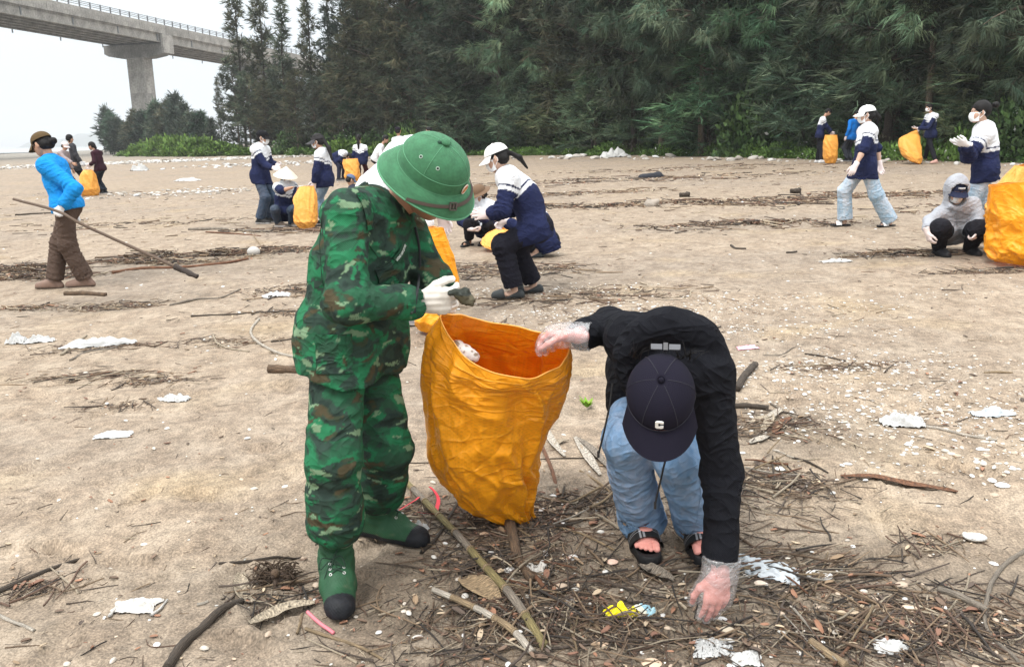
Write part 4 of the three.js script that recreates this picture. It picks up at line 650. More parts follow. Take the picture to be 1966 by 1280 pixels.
const woven = (c, rough) => new THREE.MeshPhysicalMaterial({ color: C(...c), roughness: rough, side: THREE.DoubleSide, transmission: 0.22, thickness: 0, map: tapeTint, bumpMap: tape, bumpScale: 0.012, specularIntensity: 0.8 });
const sackMat = woven([1.0, 0.43, 0.012], 0.45), sackFar = woven([0.92, 0.45, 0.08], 0.55);
const rimMat = std(C(0.78, 0.36, 0.06), 0.5);
// L and R: the outline from the bottom seam up to the mouth; D: how far away bottom and mouth are; th: half thickness
function sack({ L, R, D, th = [0.02, 0.12, 0.14, 0.13, 0.1], sag = 0, seed = 1, amp = 0.009, mat = sackFar, label, group, nu = 72, nv = 56, tilt = 0, closed = false }) {
  const n = L.length, ptsL = L.map((a, i) => P(a[0], a[1], lerp(D[0], D[1], i / (n - 1)) - (a[2] || 0))), ptsR = R.map((a, i) => P(a[0], a[1], lerp(D[0], D[1], i / (n - 1)) - (a[2] || 0)));
  const cl = new THREE.CatmullRomCurve3(ptsL, false, 'chordal'), cr = new THREE.CatmullRomCurve3(ptsR, false, 'chordal'), tt = (v) => { const x = v * (th.length - 1), i = Math.min(th.length - 2, Math.floor(x)); return lerp(th[i], th[i + 1], x - i); };
  const fn = (u, v) => {
    const a = u * 6.2832, l = cl.getPoint(v), r = cr.getPoint(v), c = vl(l, r, 0.5), half = r.clone().sub(l).multiplyScalar(0.5), dep = V(-half.z, 0, half.x).normalize(); if (dep.z < 0) dep.negate();
    const cs = Math.cos(a), sn = Math.sin(a), sq = (x) => Math.sign(x) * Math.pow(Math.abs(x), 0.8), p = c.clone().addScaledVector(half, sq(cs)).addScaledVector(dep, tt(v) * Math.sign(sn) * Math.pow(Math.abs(sn), lerp(0.8, 1.45, sstep(0.6, 1, v))));
    if (sn > 0) p.y -= sag * Math.pow(sn, 1.3) * sstep(0.55, 1, v) ;
    const fade = 0.3 + 0.7 * sstep(1, 0.7, v), q = V(cs * 1.1 + seed * 3, v * 2.3, sn * 1.1), rg = (x) => 1 - 2.6 * Math.abs(x), vert = rg(noise(cs * 2.4 + seed * 5 + 0.5 * v, v * 0.7, sn * 2.4)), diag = rg(noise(q.x * 1.5 + 1.3 * v, q.y * 1.2 + cs * 0.9, q.z * 1.5)), cross = rg(noise(q.x * 2.2 - v * 2, q.y * 3.2 + 1.6 * cs, q.z * 2.2 + 7)) * sstep(0.75, 0.1, v), fine = rg(noise(q.x * 6 + 2 * v, q.y * 6.5, q.z * 6));
    p.addScaledVector(half.clone().normalize().multiplyScalar(cs).addScaledVector(dep, sn), amp * (fade * (1.1 * diag + 1.2 * cross + 0.2 * fine) + 0.9 * vert * sstep(0.1, 0.8, v) * sstep(1.02, 0.85, v)) * sstep(0, 0.12, v + 0.06));
    if (v > 0.8 && !closed) { const k = sstep(0.8, 1, v); p.y += 0.012 * k * noise(cs * 2.2 + seed, sn * 2.2, 4.1); p.addScaledVector(dep, 0.012 * k * noise(cs * 4 + seed, sn * 4, 1.3)); }
    return p;
  };
  const base = vl(ptsL[0], ptsR[0], 0.5); base.y = plane(base.x, base.z); const root = thing('orange_sack', base, label, 'sack', group), wid = ptsL[n >> 1].distanceTo(ptsR[n >> 1]) * 2.4;
  part('sack_cloth', sheet(nu, nv, fn, 0.002, { wrap: true, su: wid * 2, sv: cl.getLength() * 2 }), mat, root);
  part('bottom_seam', sheet(16, 1, (u, v) => fn(0.5 - u * 0.5, 0).lerp(fn(0.5 + u * 0.5, 0), 0.5).add(V(0, -0.012 * v, 0)), 0.004), mat, root);
  if (!closed) { const e = []; for (let i = 0; i <= 48; i++) e.push(fn((i % 48) / 48, 1)); part('mouth_hem', tube(e, 0.0026, 0.0026, 5, 96), rimMat, root); }
  return { root, fn };
}

// ---------------------------------------------------------------- the volunteers further off
const SCHOOL = { c: 'school', collar: NAVY, chest: 0.158, waist: 0.168, arm: 0.07, len: 0.13 }, SG = 'pupils in navy and white school jackets';
const blackT = { c: plain([0.011, 0.011, 0.015], 0.15) }, jeansPale = { c: denim([0.36, 0.44, 0.52]), wide: 1.06, knee: 0.088, hem: 0.1 };
person({ label: 'person in a bright blue jacket and brown trousers dragging a long pole', feet: [130, 553], s: 0.98, f: -84, neck: [96, 307], pelvis: [128, 393], head: [80, 277], hd: [-104, 26], elL: [143, 362, 0.2], wrL: [117, 398, 0.24], wrR: [148, 425, -0.14], ftL: [166, 550], ftR: [106, 553], fyL: -80, fyR: -88, handL: { curl: 1.1, d: [-0.45, -0.75, 0.1] }, handR: { curl: 1.2 },
  gloves: 'white', top: { c: plain([0.012, 0.24, 0.62], 0.12), collar: [0.012, 0.24, 0.62], chest: 0.165, waist: 0.17, arm: 0.078, len: 0.06 }, bottom: { c: plain([0.088, 0.06, 0.047], 0.14), wide: 1.05, knee: 0.085, hem: 0.085 }, shoes: { c: [0.2, 0.13, 0.1], sole: [0.14, 0.1, 0.08] }, hair: { bun: [101, 270] }, hat: { kind: 'cap', c: [0.1, 0.068, 0.035], bend: 2 } });
person({ label: 'person with dark hair in a maroon sweater at the far left', feet: [195, 372], s: 0.98, f: -100, neck: [184, 290], pelvis: [192, 322], head: [175, 280], hd: [-95, 18], wrL: [171, 316, 0.15], wrR: [172, 318, -0.15], gloves: 'plastic', top: { c: plain([0.035, 0.013, 0.02]), len: 0.1 }, bottom: { c: plain([0.02, 0.026, 0.036]), knee: 0.08, hem: 0.085 }, shoes: {}, hair: { to: [182, 292], r: 0.035 } });
person({ label: 'person in a dark grey jacket seen over the shoulder of the blue jacket', feet: [148, 372], s: 1, f: 120, neck: [137, 278], pelvis: [146, 322], head: [133, 266], hd: [120, 10], wrR: [157, 317, 0.2], wrL: [160, 318, -0.1], gloves: 'white', top: { c: plain([0.04, 0.04, 0.046]) }, bottom: blackT, shoes: {}, hair: { sides: true } });
person({ label: 'person with a pale pink cap mostly hidden behind the blue jacket', feet: [133, 375], s: 0.95, f: 80, neck: [121, 291], pelvis: [122, 328], head: [124, 280], hd: [70, 20], wrR: [150, 322, 0.3], top: { c: plain([0.3, 0.25, 0.25]) }, bottom: blackT, shoes: {}, hair: {}, hat: { kind: 'cap', c: [0.6, 0.52, 0.5] } });
person({ label: 'pupil in a black cap and mask standing beside the conical hat', group: SG, feet: [505, 428], s: 1.0, f: 72, neck: [499, 280], pelvis: [499, 336], head: [504, 264], hd: [84, 10], elR: [510, 318, 0.2], wrR: [524, 322, 0.3], elL: [518, 312, -0.2], wrL: [530, 316, -0.1], gloves: 'plastic', ftR: [499, 430], ftL: [512, 427], mask: true, top: { ...SCHOOL, len: 0.15 }, bottom: { c: denim([0.05, 0.07, 0.105]), knee: 0.085, hem: 0.085 }, shoes: { c: [0.02, 0.02, 0.02], sole: [0.5, 0.5, 0.5] }, hair: {}, hat: { kind: 'cap', c: [0.012, 0.012, 0.014] } });
person({ label: 'person squatting under a pale conical hat beside an orange sack', feet: [546, 433], s: 0.97, f: 50, neck: [548, 352], pelvis: [543, 408, -0.1], head: [548, 337], hd: [45, 16], elR: [540, 366, 0.3], wrR: [560, 360, 0.4], wrL: [572, 362, 0.2], slR: 1.1, gloves: 'none', knR: [527, 402, 0.32], anR: [534, 428, 0.15], knL: [562, 402, 0.3], anL: [560, 428, 0.1], mask: true, top: { ...SCHOOL, slR: 1.25, slL: 1.3, yoke: 0.14 }, bottom: { c: denim([0.045, 0.062, 0.09]), seat: true }, shoes: { c: [0.12, 0.09, 0.07] }, hair: { sides: true }, hat: { kind: 'cone' } });
person({ label: 'pupil with a dark visor, mask and very long black ponytail', group: SG, feet: [620, 431], s: 0.98, f: -96, neck: [618, 289], pelvis: [624, 341], head: [609, 271], hd: [-96, 12], elL: [607, 330, 0.22], wrL: [603, 352, 0.2], wrR: [600, 358, -0.15], handL: { curl: 0.9 }, gloves: 'plastic', mask: true, top: { ...SCHOOL, len: 0.16 }, bottom: { c: denim([0.2, 0.27, 0.34]), wide: 1.05, knee: 0.085, hem: 0.09 }, shoes: {}, hair: { to: [637, 306, 0.12], r: 0.036 }, hat: { kind: 'visor', c: [0.03, 0.028, 0.032] } });
person({ label: 'pupil bending right over with dark hair hanging into an orange sack', group: SG, feet: [651, 346], s: 0.98, f: 80, neck: [664, 294], pelvis: [643, 301], mid: [654, 295], head: [671, 301], hd: [80, 62], wrR: [664, 312, 0.15], wrL: [668, 314, -0.1], ftR: [650, 347], ftL: [659, 345], top: SCHOOL, bottom: { c: plain([0.016, 0.018, 0.035]) }, shoes: {}, hair: { to: [674, 312], r: 0.04 } });
person({ label: 'pupil seen from behind with long hair and maroon trousers', group: SG, feet: [692, 347], s: 0.97, f: 180, neck: [691, 279], pelvis: [692, 308], head: [688, 265], hd: [185, 4], wrL: [681, 310, -0.1], wrR: [703, 311, -0.1], top: SCHOOL, bottom: { c: plain([0.055, 0.014, 0.016]) }, shoes: {}, hair: { to: [688, 286, 0.1], r: 0.045 } });
person({ label: 'person in a white top and black trousers bending behind the helmet', feet: [728, 345], s: 1, f: 95, neck: [732, 280], pelvis: [719, 305], head: [740, 267], hd: [85, 22], wrR: [745, 305, 0.15], wrL: [748, 306, -0.1], top: { c: plain([0.72, 0.73, 0.75], 0.05), chest: 0.175, waist: 0.18, len: 0.06 }, bottom: blackT, shoes: {}, hair: {} });
person({ label: 'person with a round black cap, only the head showing above a white back', feet: [768, 346], s: 1.03, f: 175, neck: [766, 264], pelvis: [768, 300], head: [764, 251], hd: [170, 5], top: { c: plain([0.6, 0.62, 0.65]) }, bottom: blackT, shoes: {}, hair: {}, hat: { kind: 'cap', c: [0.016, 0.013, 0.02] } });
person({ label: 'dark haired person whose face just shows above the green helmet', feet: [823, 340], s: 1, f: -60, neck: [824, 264], pelvis: [824, 297], head: [823, 251], hd: [-80, 0], top: { c: plain([0.05, 0.05, 0.07]) }, bottom: blackT, shoes: {}, hair: {} });
const whiteBack = person({ label: 'person in a white jacket bending close behind the helmet, holding a sack', feet: [775, 622], s: 1.0, f: 92, neck: [822, 287], pelvis: [722, 362], mid: [778, 296], head: [852, 306], hd: [100, 50], elR: [805, 385, 0.22], wrR: [823, 440, 0.25], wrL: [850, 430, -0.15], slR: 1.5, handR: { d: [0.15, -1, 0.1], curl: 0.7, spread: 0.1 }, gloves: 'plastic', ftR: [776, 624], ftL: [756, 612], top: { c: plain([0.74, 0.75, 0.77], 0.05), chest: 0.15, waist: 0.16, len: 0.1 }, bottom: { c: plain([0.02, 0.02, 0.026]) }, shoes: { c: [0.28, 0.29, 0.31], sole: [0.6, 0.6, 0.6] }, hair: {} });
person({ label: 'person in a grey blue cap crouching behind the camouflaged shoulder', feet: [690, 388], s: 0.98, f: 100, neck: [678, 358], pelvis: [670, 386], head: [673, 345], hd: [120, 25], knR: [700, 372, 0.2], knL: [700, 372, -0.2], wrR: [700, 376, 0.2], top: { c: plain([0.03, 0.033, 0.05]) }, bottom: { c: denim([0.06, 0.08, 0.12]), seat: true }, shoes: {}, hair: {}, hat: { kind: 'cap', c: [0.11, 0.15, 0.24] } });
person({ label: 'pupil in a white cap and mask half squatting in black trousers', group: SG, feet: [1000, 567], s: 0.98, f: -86, neck: [968, 334], mid: [1008, 378], pelvis: [1027, 436], head: [953, 303], hd: [-98, 22], elL: [966, 402, 0.24], wrL: [938, 413, 0.2], wrR: [942, 416, -0.02], knL: [965, 470, 0.12], anL: [988, 556, 0.1], knR: [992, 478, -0.1], anR: [1025, 545, -0.14], handL: { d: [-1, 0.1, 0.1], curl: 0.25, spread: 0.12, pn: [0, 0.2, -1] }, handR: { d: [-1, 0.2, 0], curl: 0.3 }, gloves: 'plastic', mask: true, skin: SKINP, top: { ...SCHOOL, chest: 0.17, waist: 0.185, arm: 0.078, len: 0.12 }, bottom: { c: plain([0.01, 0.01, 0.016], 0.12), wide: 1.08, knee: 0.09, hem: 0.083, to: 0.93, seat: true }, shoes: { kind: 'croc', c: [0.035, 0.04, 0.042], sole: [0.03, 0.033, 0.035] }, hair: { to: [1012, 322], r: 0.022 }, hat: { kind: 'cap', c: [0.74, 0.73, 0.71], bend: 1.6 } });
person({ label: 'person in a brown sun hat and mask squatting next to the helmet brim', feet: [912, 470], s: 0.97, f: -30, neck: [929, 389], pelvis: [936, 436, -0.15], head: [919, 373], hd: [-48, 26], elR: [886, 424, 0.12], wrR: [906, 440, 0.3], wrL: [916, 412, 0.35], knR: [900, 430, 0.25], anR: [901, 460, 0.1], knL: [938, 430, 0.25], anL: [934, 458, 0.05], handR: { d: [0.9, -0.2, 0.3], curl: 0.8 }, handL: { d: [-0.6, 0.5, 0.2], curl: 0.6 }, gloves: 'plastic', mask: true, top: { ...SCHOOL, yoke: 0.16 }, bottom: { ...blackT, seat: true, to: 0.9 }, shoes: { kind: 'slide', c: [0.02, 0.02, 0.02], sole: [0.02, 0.02, 0.02] }, hair: { sides: true }, hat: { kind: 'brim', c: [0.13, 0.075, 0.04] } });
person({ label: 'pupil squatting behind the white capped one, only back and hands showing', group: SG, feet: [1028, 492], s: 0.97, f: -85, neck: [1006, 398], pelvis: [1050, 462], mid: [1036, 425], head: [990, 384], hd: [-95, 35], wrL: [973, 424, 0.25], wrR: [967, 427, -0.1], knL: [990, 447, 0.12], anL: [1030, 482, 0.1], knR: [988, 448, -0.12], anR: [1022, 480, -0.12], handL: { d: [-0.9, -0.1, 0], curl: 0.9 }, handR: { d: [-0.7, -0.6, 0], curl: 0.9 }, gloves: 'plastic', skin: SKINP, top: { ...SCHOOL, waist: 0.18, len: 0.13 }, bottom: { ...blackT, seat: true, to: 0.9 }, shoes: { kind: 'croc', c: [0.035, 0.04, 0.042], sole: [0.03, 0.033, 0.035] }, hair: {} });
person({ label: 'pupil in a white cap striding left in wide pale jeans', group: SG, feet: [1664, 436], s: 0.98, f: -96, neck: [1667, 243], pelvis: [1661, 315], head: [1664, 220], hd: [-104, 8], elL: [1658, 288, 0.24], wrL: [1643, 318, 0.3], elR: [1684, 285, -0.16], wrR: [1690, 316, -0.1], ftR: [1622, 434], fyR: -95, anL: [1710, 424, 0.05], fyL: -80, gloves: 'plastic', skin: SKINP, mask: true, top: { ...SCHOOL, slL: 1.02, slR: 1.02, len: 0.2, arm: 0.076, chest: 0.165, waist: 0.18 }, bottom: { ...jeansPale, to: 0.99 }, shoes: { kind: 'slide', c: [0.75, 0.75, 0.75], sole: [0.02, 0.02, 0.022] }, hair: { to: [1685, 238], r: 0.033 }, hat: { kind: 'cap', c: [0.76, 0.76, 0.75] } });
person({ label: 'dark haired pupil bending over an upright orange sack by the bushes', group: SG, feet: [1573, 312], s: 1.0, f: 72, neck: [1581, 227], pelvis: [1574, 258], head: [1591, 215], hd: [80, 42], wrR: [1600, 257, 0.12], wrL: [1597, 258, -0.15], gloves: 'plastic', ftR: [1569, 312], ftL: [1577, 313], top: SCHOOL, bottom: blackT, shoes: { c: [0.6, 0.6, 0.6], sole: [0.6, 0.6, 0.6] }, hair: {} });
person({ label: 'person in a blue jacket half hidden by the striding girl', feet: [1629, 310], s: 1, f: -155, neck: [1641, 231], pelvis: [1635, 262], head: [1646, 219], hd: [-150, 10], wrL: [1625, 262, 0.1], gloves: 'plastic', top: { c: plain([0.012, 0.15, 0.5], 0.1), collar: [0.012, 0.15, 0.5] }, bottom: { c: plain([0.03, 0.033, 0.042]) }, shoes: {}, hair: {} });
person({ label: 'masked pupil holding an orange sack out in front by the bushes', group: SG, feet: [1786, 312], s: 1.0, f: -72, neck: [1790, 219], pelvis: [1788, 257], head: [1785, 207], hd: [-86, 4], elL: [1782, 246, 0.25], wrL: [1761, 246, 0.2], wrR: [1764, 250, -0.1], gloves: 'plastic', ftL: [1776, 309], ftR: [1797, 314], mask: true, top: SCHOOL, bottom: blackT, shoes: { c: [0.5, 0.3, 0.25], sole: [0.4, 0.25, 0.2] }, hair: {} });
person({ label: 'pupil with a hair bun and mask, hands open, standing by the big sack', group: SG, feet: [1892, 463], s: 1.0, f: -116, neck: [1891, 243], pelvis: [1893, 322], head: [1883, 215], hd: [-100, 2], elL: [1862, 300, 0.22], wrL: [1856, 277, 0.36], elR: [1858, 300, -0.1], wrR: [1850, 279, 0.0], handL: { d: [-0.9, 0.25, 0.1], curl: 0.18, spread: 0.14, pn: [0.1, 0.8, -0.4], lat: [0, 0.6, 0.5] }, handR: { d: [-0.9, 0.3, 0], curl: 0.2, spread: 0.1, pn: [0.1, 0.8, 0.4] }, gloves: 'white', skin: SKINP, mask: true, ftL: [1886, 464], ftR: [1900, 457], top: { ...SCHOOL, chest: 0.175, waist: 0.185, arm: 0.08, len: 0.15, yoke: 0.22 }, bottom: jeansPale, shoes: { c: [0.12, 0.08, 0.06], sole: [0.1, 0.07, 0.06] }, hair: { bun: [1913, 201], nape: 0 } });
{
  const hood = person({ label: 'person in a pale grey hoodie squatting with the hood up', feet: [1834, 486], s: 0.98, f: 4, neck: [1838, 393], pelvis: [1838, 446, -0.22], mid: [1838, 424, -0.08], head: [1837, 367, 0.04], hd: [-4, 22], elR: [1787, 424, 0.1], wrR: [1781, 446, 0.3], elL: [1882, 422, 0.1], wrL: [1873, 441, 0.3], handR: { d: [0.25, -1, 0.25], curl: 0.55 }, handL: { d: [-0.15, -1, 0.2], curl: 0.9 }, knR: [1806, 438, 0.3], anR: [1803, 476, 0.12], knL: [1880, 440, 0.3], anL: [1861, 478, 0.1], gloves: 'plastic', mask: true, skin: SKINP,
    top: { c: plain([0.34, 0.352, 0.385], 0.09), chest: 0.16, waist: 0.17, arm: 0.074, len: 0.02, slL: 1.72, slR: 1.72, extra: (f, S) => { const { hat, hu, hv, hw, hs } = S, ax = [hu, hv, hw]; f.ell(hat(0, 0.03, -0.02), ax, [0.122 * hs, 0.15 * hs, 0.135 * hs], 0.04); f.cap(hat(0, 0.14, -0.01), hat(0, 0.168, 0.0), 0.05 * hs, 0.02 * hs, 0.06); f.cap(hat(0, -0.11, 0), S.neck, 0.1 * hs, 0.13 * hs, 0.05); f.ell(hat(0, 0.005, 0.06), ax, [0.082 * hs, 0.118 * hs, 0.14 * hs], 0, true); f.cap(hat(-0.05, -0.13, 0.1), hat(0.05, -0.13, 0.1), 0.03, 0.03, 0.04); f.ell(hat(0, -0.02, 0.06), ax, [0.08 * hs, 0.11 * hs, 0.11 * hs], 0, true); } },
    bottom: { ...blackT, seat: true, wide: 1.06, knee: 0.092 }, shoes: { c: [0.012, 0.012, 0.014], sole: [0.02, 0.02, 0.02] }, hair: {}, hat: { kind: 'cap', c: [0.02, 0.024, 0.05] } });
  const st = []; for (let i = 0; i < 6; i++) { const a = -0.3 + i * 0.12; st.push(tube([hood.hat(Math.sin(a) * 0.1, 0.072, Math.cos(a) * 0.106), hood.hat(Math.sin(a) * 0.1, 0.088, Math.cos(a) * 0.101)], 0.004, 0.004, 5, 2)); } part('cap_lettering', mergeGeometries(st), std(C(0.75, 0.75, 0.75), 0.6), hood.root);
  part('zipper', tube([hood.topField.seen(1838, 402), hood.topField.seen(1838, 420), hood.topField.seen(1838, 436)].filter(Boolean), 0.003, 0.003, 5, 8), std(C(0.3, 0.3, 0.32), 0.4, { metalness: 0.6 }), hood.root);
}
// the pole that the blue jacket drags
{ const pts = [P(25, 382, 8.3), P(116, 408, 8.05), P(150, 427, 8.0), P(270, 482, 8.0), P(372, 528, 7.9)], T = thing('long_pole', pts[4], 'long brown wooden pole dragged over the sand, its tip wrapped in debris', 'pole'); part('shaft', tube(pts, 0.013, 0.017, 8, 30, 0.2, 3), std(C(0.1, 0.068, 0.048), 0.85), T); part('burnt_tip', tube([P(335, 511, 7.93), P(378, 531, 7.86)], 0.03, 0.022, 7, 6, 0.5, 9), std(C(0.04, 0.03, 0.025), 0.95), T); }
// sacks
const Gd = (x, y) => -G(x, y).z;
sack({ label: 'small orange sack held between the people at the far left', D: [Gd(172, 376), Gd(172, 376)], L: [[159, 376], [155, 365], [155, 350], [157, 333], [161, 326]], R: [[187, 375], [187, 363], [184, 350], [180, 336], [176, 326]], seed: 2, th: [0.1, 0.2, 0.2, 0.16, 0.1], nu: 40, nv: 30, amp: 0.02 });
sack({ label: 'tall orange sack between the conical hat and the girl with the visor', D: [Gd(590, 440), Gd(590, 438)], L: [[578, 438], [568, 425], [566, 400], [565, 378], [575, 358]], R: [[597, 440], [606, 425], [606, 400], [606, 380], [602, 357]], seed: 3, th: [0.06, 0.15, 0.15, 0.12, 0.06], amp: 0.014 });
sack({ label: 'orange sack held open under the bent over pupil', D: [Gd(672, 350), Gd(672, 350)], L: [[669, 349], [664, 340], [662, 328], [659, 316], [658, 306]], R: [[690, 349], [689, 335], [688, 325], [687, 312], [686, 304]], seed: 4, th: [0.1, 0.2, 0.2, 0.16, 0.12], nu: 40, nv: 30, amp: 0.025 });
sack({ label: 'twisted orange sack hanging from a gloved hand behind the soldier', D: [Gd(815, 636) - 0.1, 5.9], L: [[803, 630], [800, 612], [815, 590], [824, 545], [806, 492], [803, 460], [812, 436]], R: [[832, 638], [843, 620], [866, 590], [878, 545], [870, 498], [858, 462], [851, 437]], seed: 5, th: [0.06, 0.1, 0.05, 0.05, 0.05, 0.05, 0.03], amp: 0.012, mat: sackMat });
sack({ label: 'orange sack lying open on the ground before the squatting pupils', D: [Gd(955, 482), Gd(955, 482) + 0.3], L: [[928, 472], [926, 466], [930, 455], [945, 445], [962, 436]], R: [[965, 484], [968, 480], [972, 468], [978, 455], [982, 446]], seed: 6, th: [0.12, 0.16, 0.16, 0.16, 0.16], amp: 0.014, nu: 48, nv: 36 });
sack({ label: 'upright orange sack in front of the pupil bending by the bushes', D: [Gd(1595, 314), Gd(1595, 314)], L: [[1587, 313], [1584, 300], [1583, 285], [1583, 272], [1585, 259]], R: [[1603, 313], [1605, 300], [1607, 285], [1608, 272], [1608, 259]], seed: 7, th: [0.1, 0.2, 0.2, 0.18, 0.14], nu: 40, nv: 30, amp: 0.02 });
sack({ label: 'orange sack swinging from the hand of the masked pupil by the bushes', D: [Gd(1755, 315), Gd(1755, 313)], L: [[1748, 309], [1736, 297], [1730, 282], [1730, 266], [1745, 256]], R: [[1766, 315], [1768, 300], [1766, 282], [1764, 262], [1761, 249]], seed: 8, th: [0.1, 0.22, 0.22, 0.16, 0.05], nu: 40, nv: 30, amp: 0.022 });
sack({ label: 'big full orange sack standing upright beside the grey hoodie', D: [Gd(1950, 508), Gd(1950, 508)], L: [[1912, 500], [1911, 480], [1912, 450], [1912, 420], [1910, 395], [1905, 358]], R: [[2015, 512], [2028, 480], [2030, 450], [2026, 420], [2020, 390], [2012, 350]], seed: 9, th: [0.2, 0.3, 0.32, 0.32, 0.3, 0.26], amp: 0.02, sag: -0.05, mat: sackMat, nu: 110, nv: 80 });
sack({ label: 'orange sack rising behind the big full sack on the right', D: [Gd(1950, 490) , Gd(1950, 490)], L: [[1900, 424], [1899, 414], [1903, 395], [1915, 370], [1940, 335], [1950, 318]], R: [[2040, 470], [2040, 450], [2040, 420], [2036, 380], [2030, 330], [2024, 312]], seed: 10, th: [0.1, 0.14, 0.14, 0.14, 0.1, 0.08], amp: 0.022, nu: 80, nv: 60 });

// ---------------------------------------------------------------- the soldier
const camo = (p) => {
  const wx = 0.05 * noise(p.x * 11, p.y * 11, p.z * 11), wy = 0.03 * noise(p.x * 13 + 9, p.y * 13, p.z * 13), x = p.x + wx, y = p.y + wy, z = p.z - wx;
  const a = fbm(x * 11.5 + 3, y * 18, z * 11.5, 3), b = fbm(x * 11 + 30, y * 19 + 11, z * 11, 3), d = fbm(x * 12 + 60, y * 19 + 5, z * 12, 3), e = fbm(x * 12 + 90, y * 27, z * 12, 3), g = fbm(x * 5 + 50, y * 16 + 3, z * 5 + 20, 3);
  let c = [0.022, 0.088, 0.046];
  if (d > 0.1) c = [0.02, 0.14, 0.062]; if (d < -0.16) c = [0.024, 0.068, 0.04];
  if (a > 0.06) c = [0.026, 0.047, 0.036]; if (a > 0.28) c = [0.02, 0.034, 0.028];
  if (b > 0.24) c = b > 0.31 ? [0.06, 0.05, 0.028] : [0.036, 0.048, 0.028];
  if (e > 0.27 && g > -0.1) c = [0.15, 0.235, 0.14];
  return tone(c, p, 0.1, 40);
};
// a flat piece sewn to a garment: it follows the surface of the field
function patch(f, c, right, up, w, h, lift = 0.002, nx = 14, ny = 8, shape = null) {
  const n = f.normal(c), r = ortho(right, n), u = ortho(up, n).addScaledVector(r, -ortho(up, n).dot(r)).normalize();
  return sheet(nx, ny, (a, b) => { const s = shape ? shape(a, b) : [a - 0.5, b - 0.5], p = c.clone().addScaledVector(r, s[0] * w).addScaledVector(u, s[1] * h); f.settle(p); return p.addScaledVector(f.normal(p), lift); }, 0.0016);
}
const camoMat = cloth(), bootC = [0.022, 0.075, 0.036];
const SO = person({ label: 'soldier in green camouflage and a pith helmet looking down into the sack', cell: 0.0054, feet: [648, 1125], s: 1.0, f: 52, neck: [723, 394, -0.16], mid: [690, 510, -0.13], pelvis: [668, 640, -0.15], head: [813, 356, -0.14], hd: [84, 34, 32], shR: [668, 408, 0.0], shL: [776, 442, -0.27], elR: [664, 582, 0.13], wrR: [806, 580, -0.02], elL: [836, 545, -0.22], wrL: [818, 576, -0.2],
  hiR: [652, 650, -0.08], hiL: [702, 652, -0.22], knR: [640, 882, 0.06], knL: [744, 862, -0.2], ftR: [648, 1122], ftL: [720, 1026], fyR: 14, fyL: 64, hs: 0.95, ease: 0.97, wr: 0.0035, fold: 0.012,
  handR: { d: [1, 0.02, 0.05], lat: [0, 1, 0.25], pn: [0, 0, -1], curl: [0.62, 0.78, 0.9, 1.0] }, handL: { d: [1, -0.12, 0.05], lat: [0, 1, 0.2], curl: 1.2 }, gloves: 'knit', skin: [0.36, 0.2, 0.125],
  top: { name: 'camouflage_jacket', c: camo, chest: 0.152, waist: 0.156, arm: 0.069, len: 0.1, hip: 0.131, flat: 0.86, cuff: 0.92, sl: 1.97, mat: camoMat }, bottom: { c: camo, wide: 1.0, knee: 0.083, hem: 0.064, to: 0.6, blouse: 0.092, mat: camoMat }, hair: { nape: 0 } });
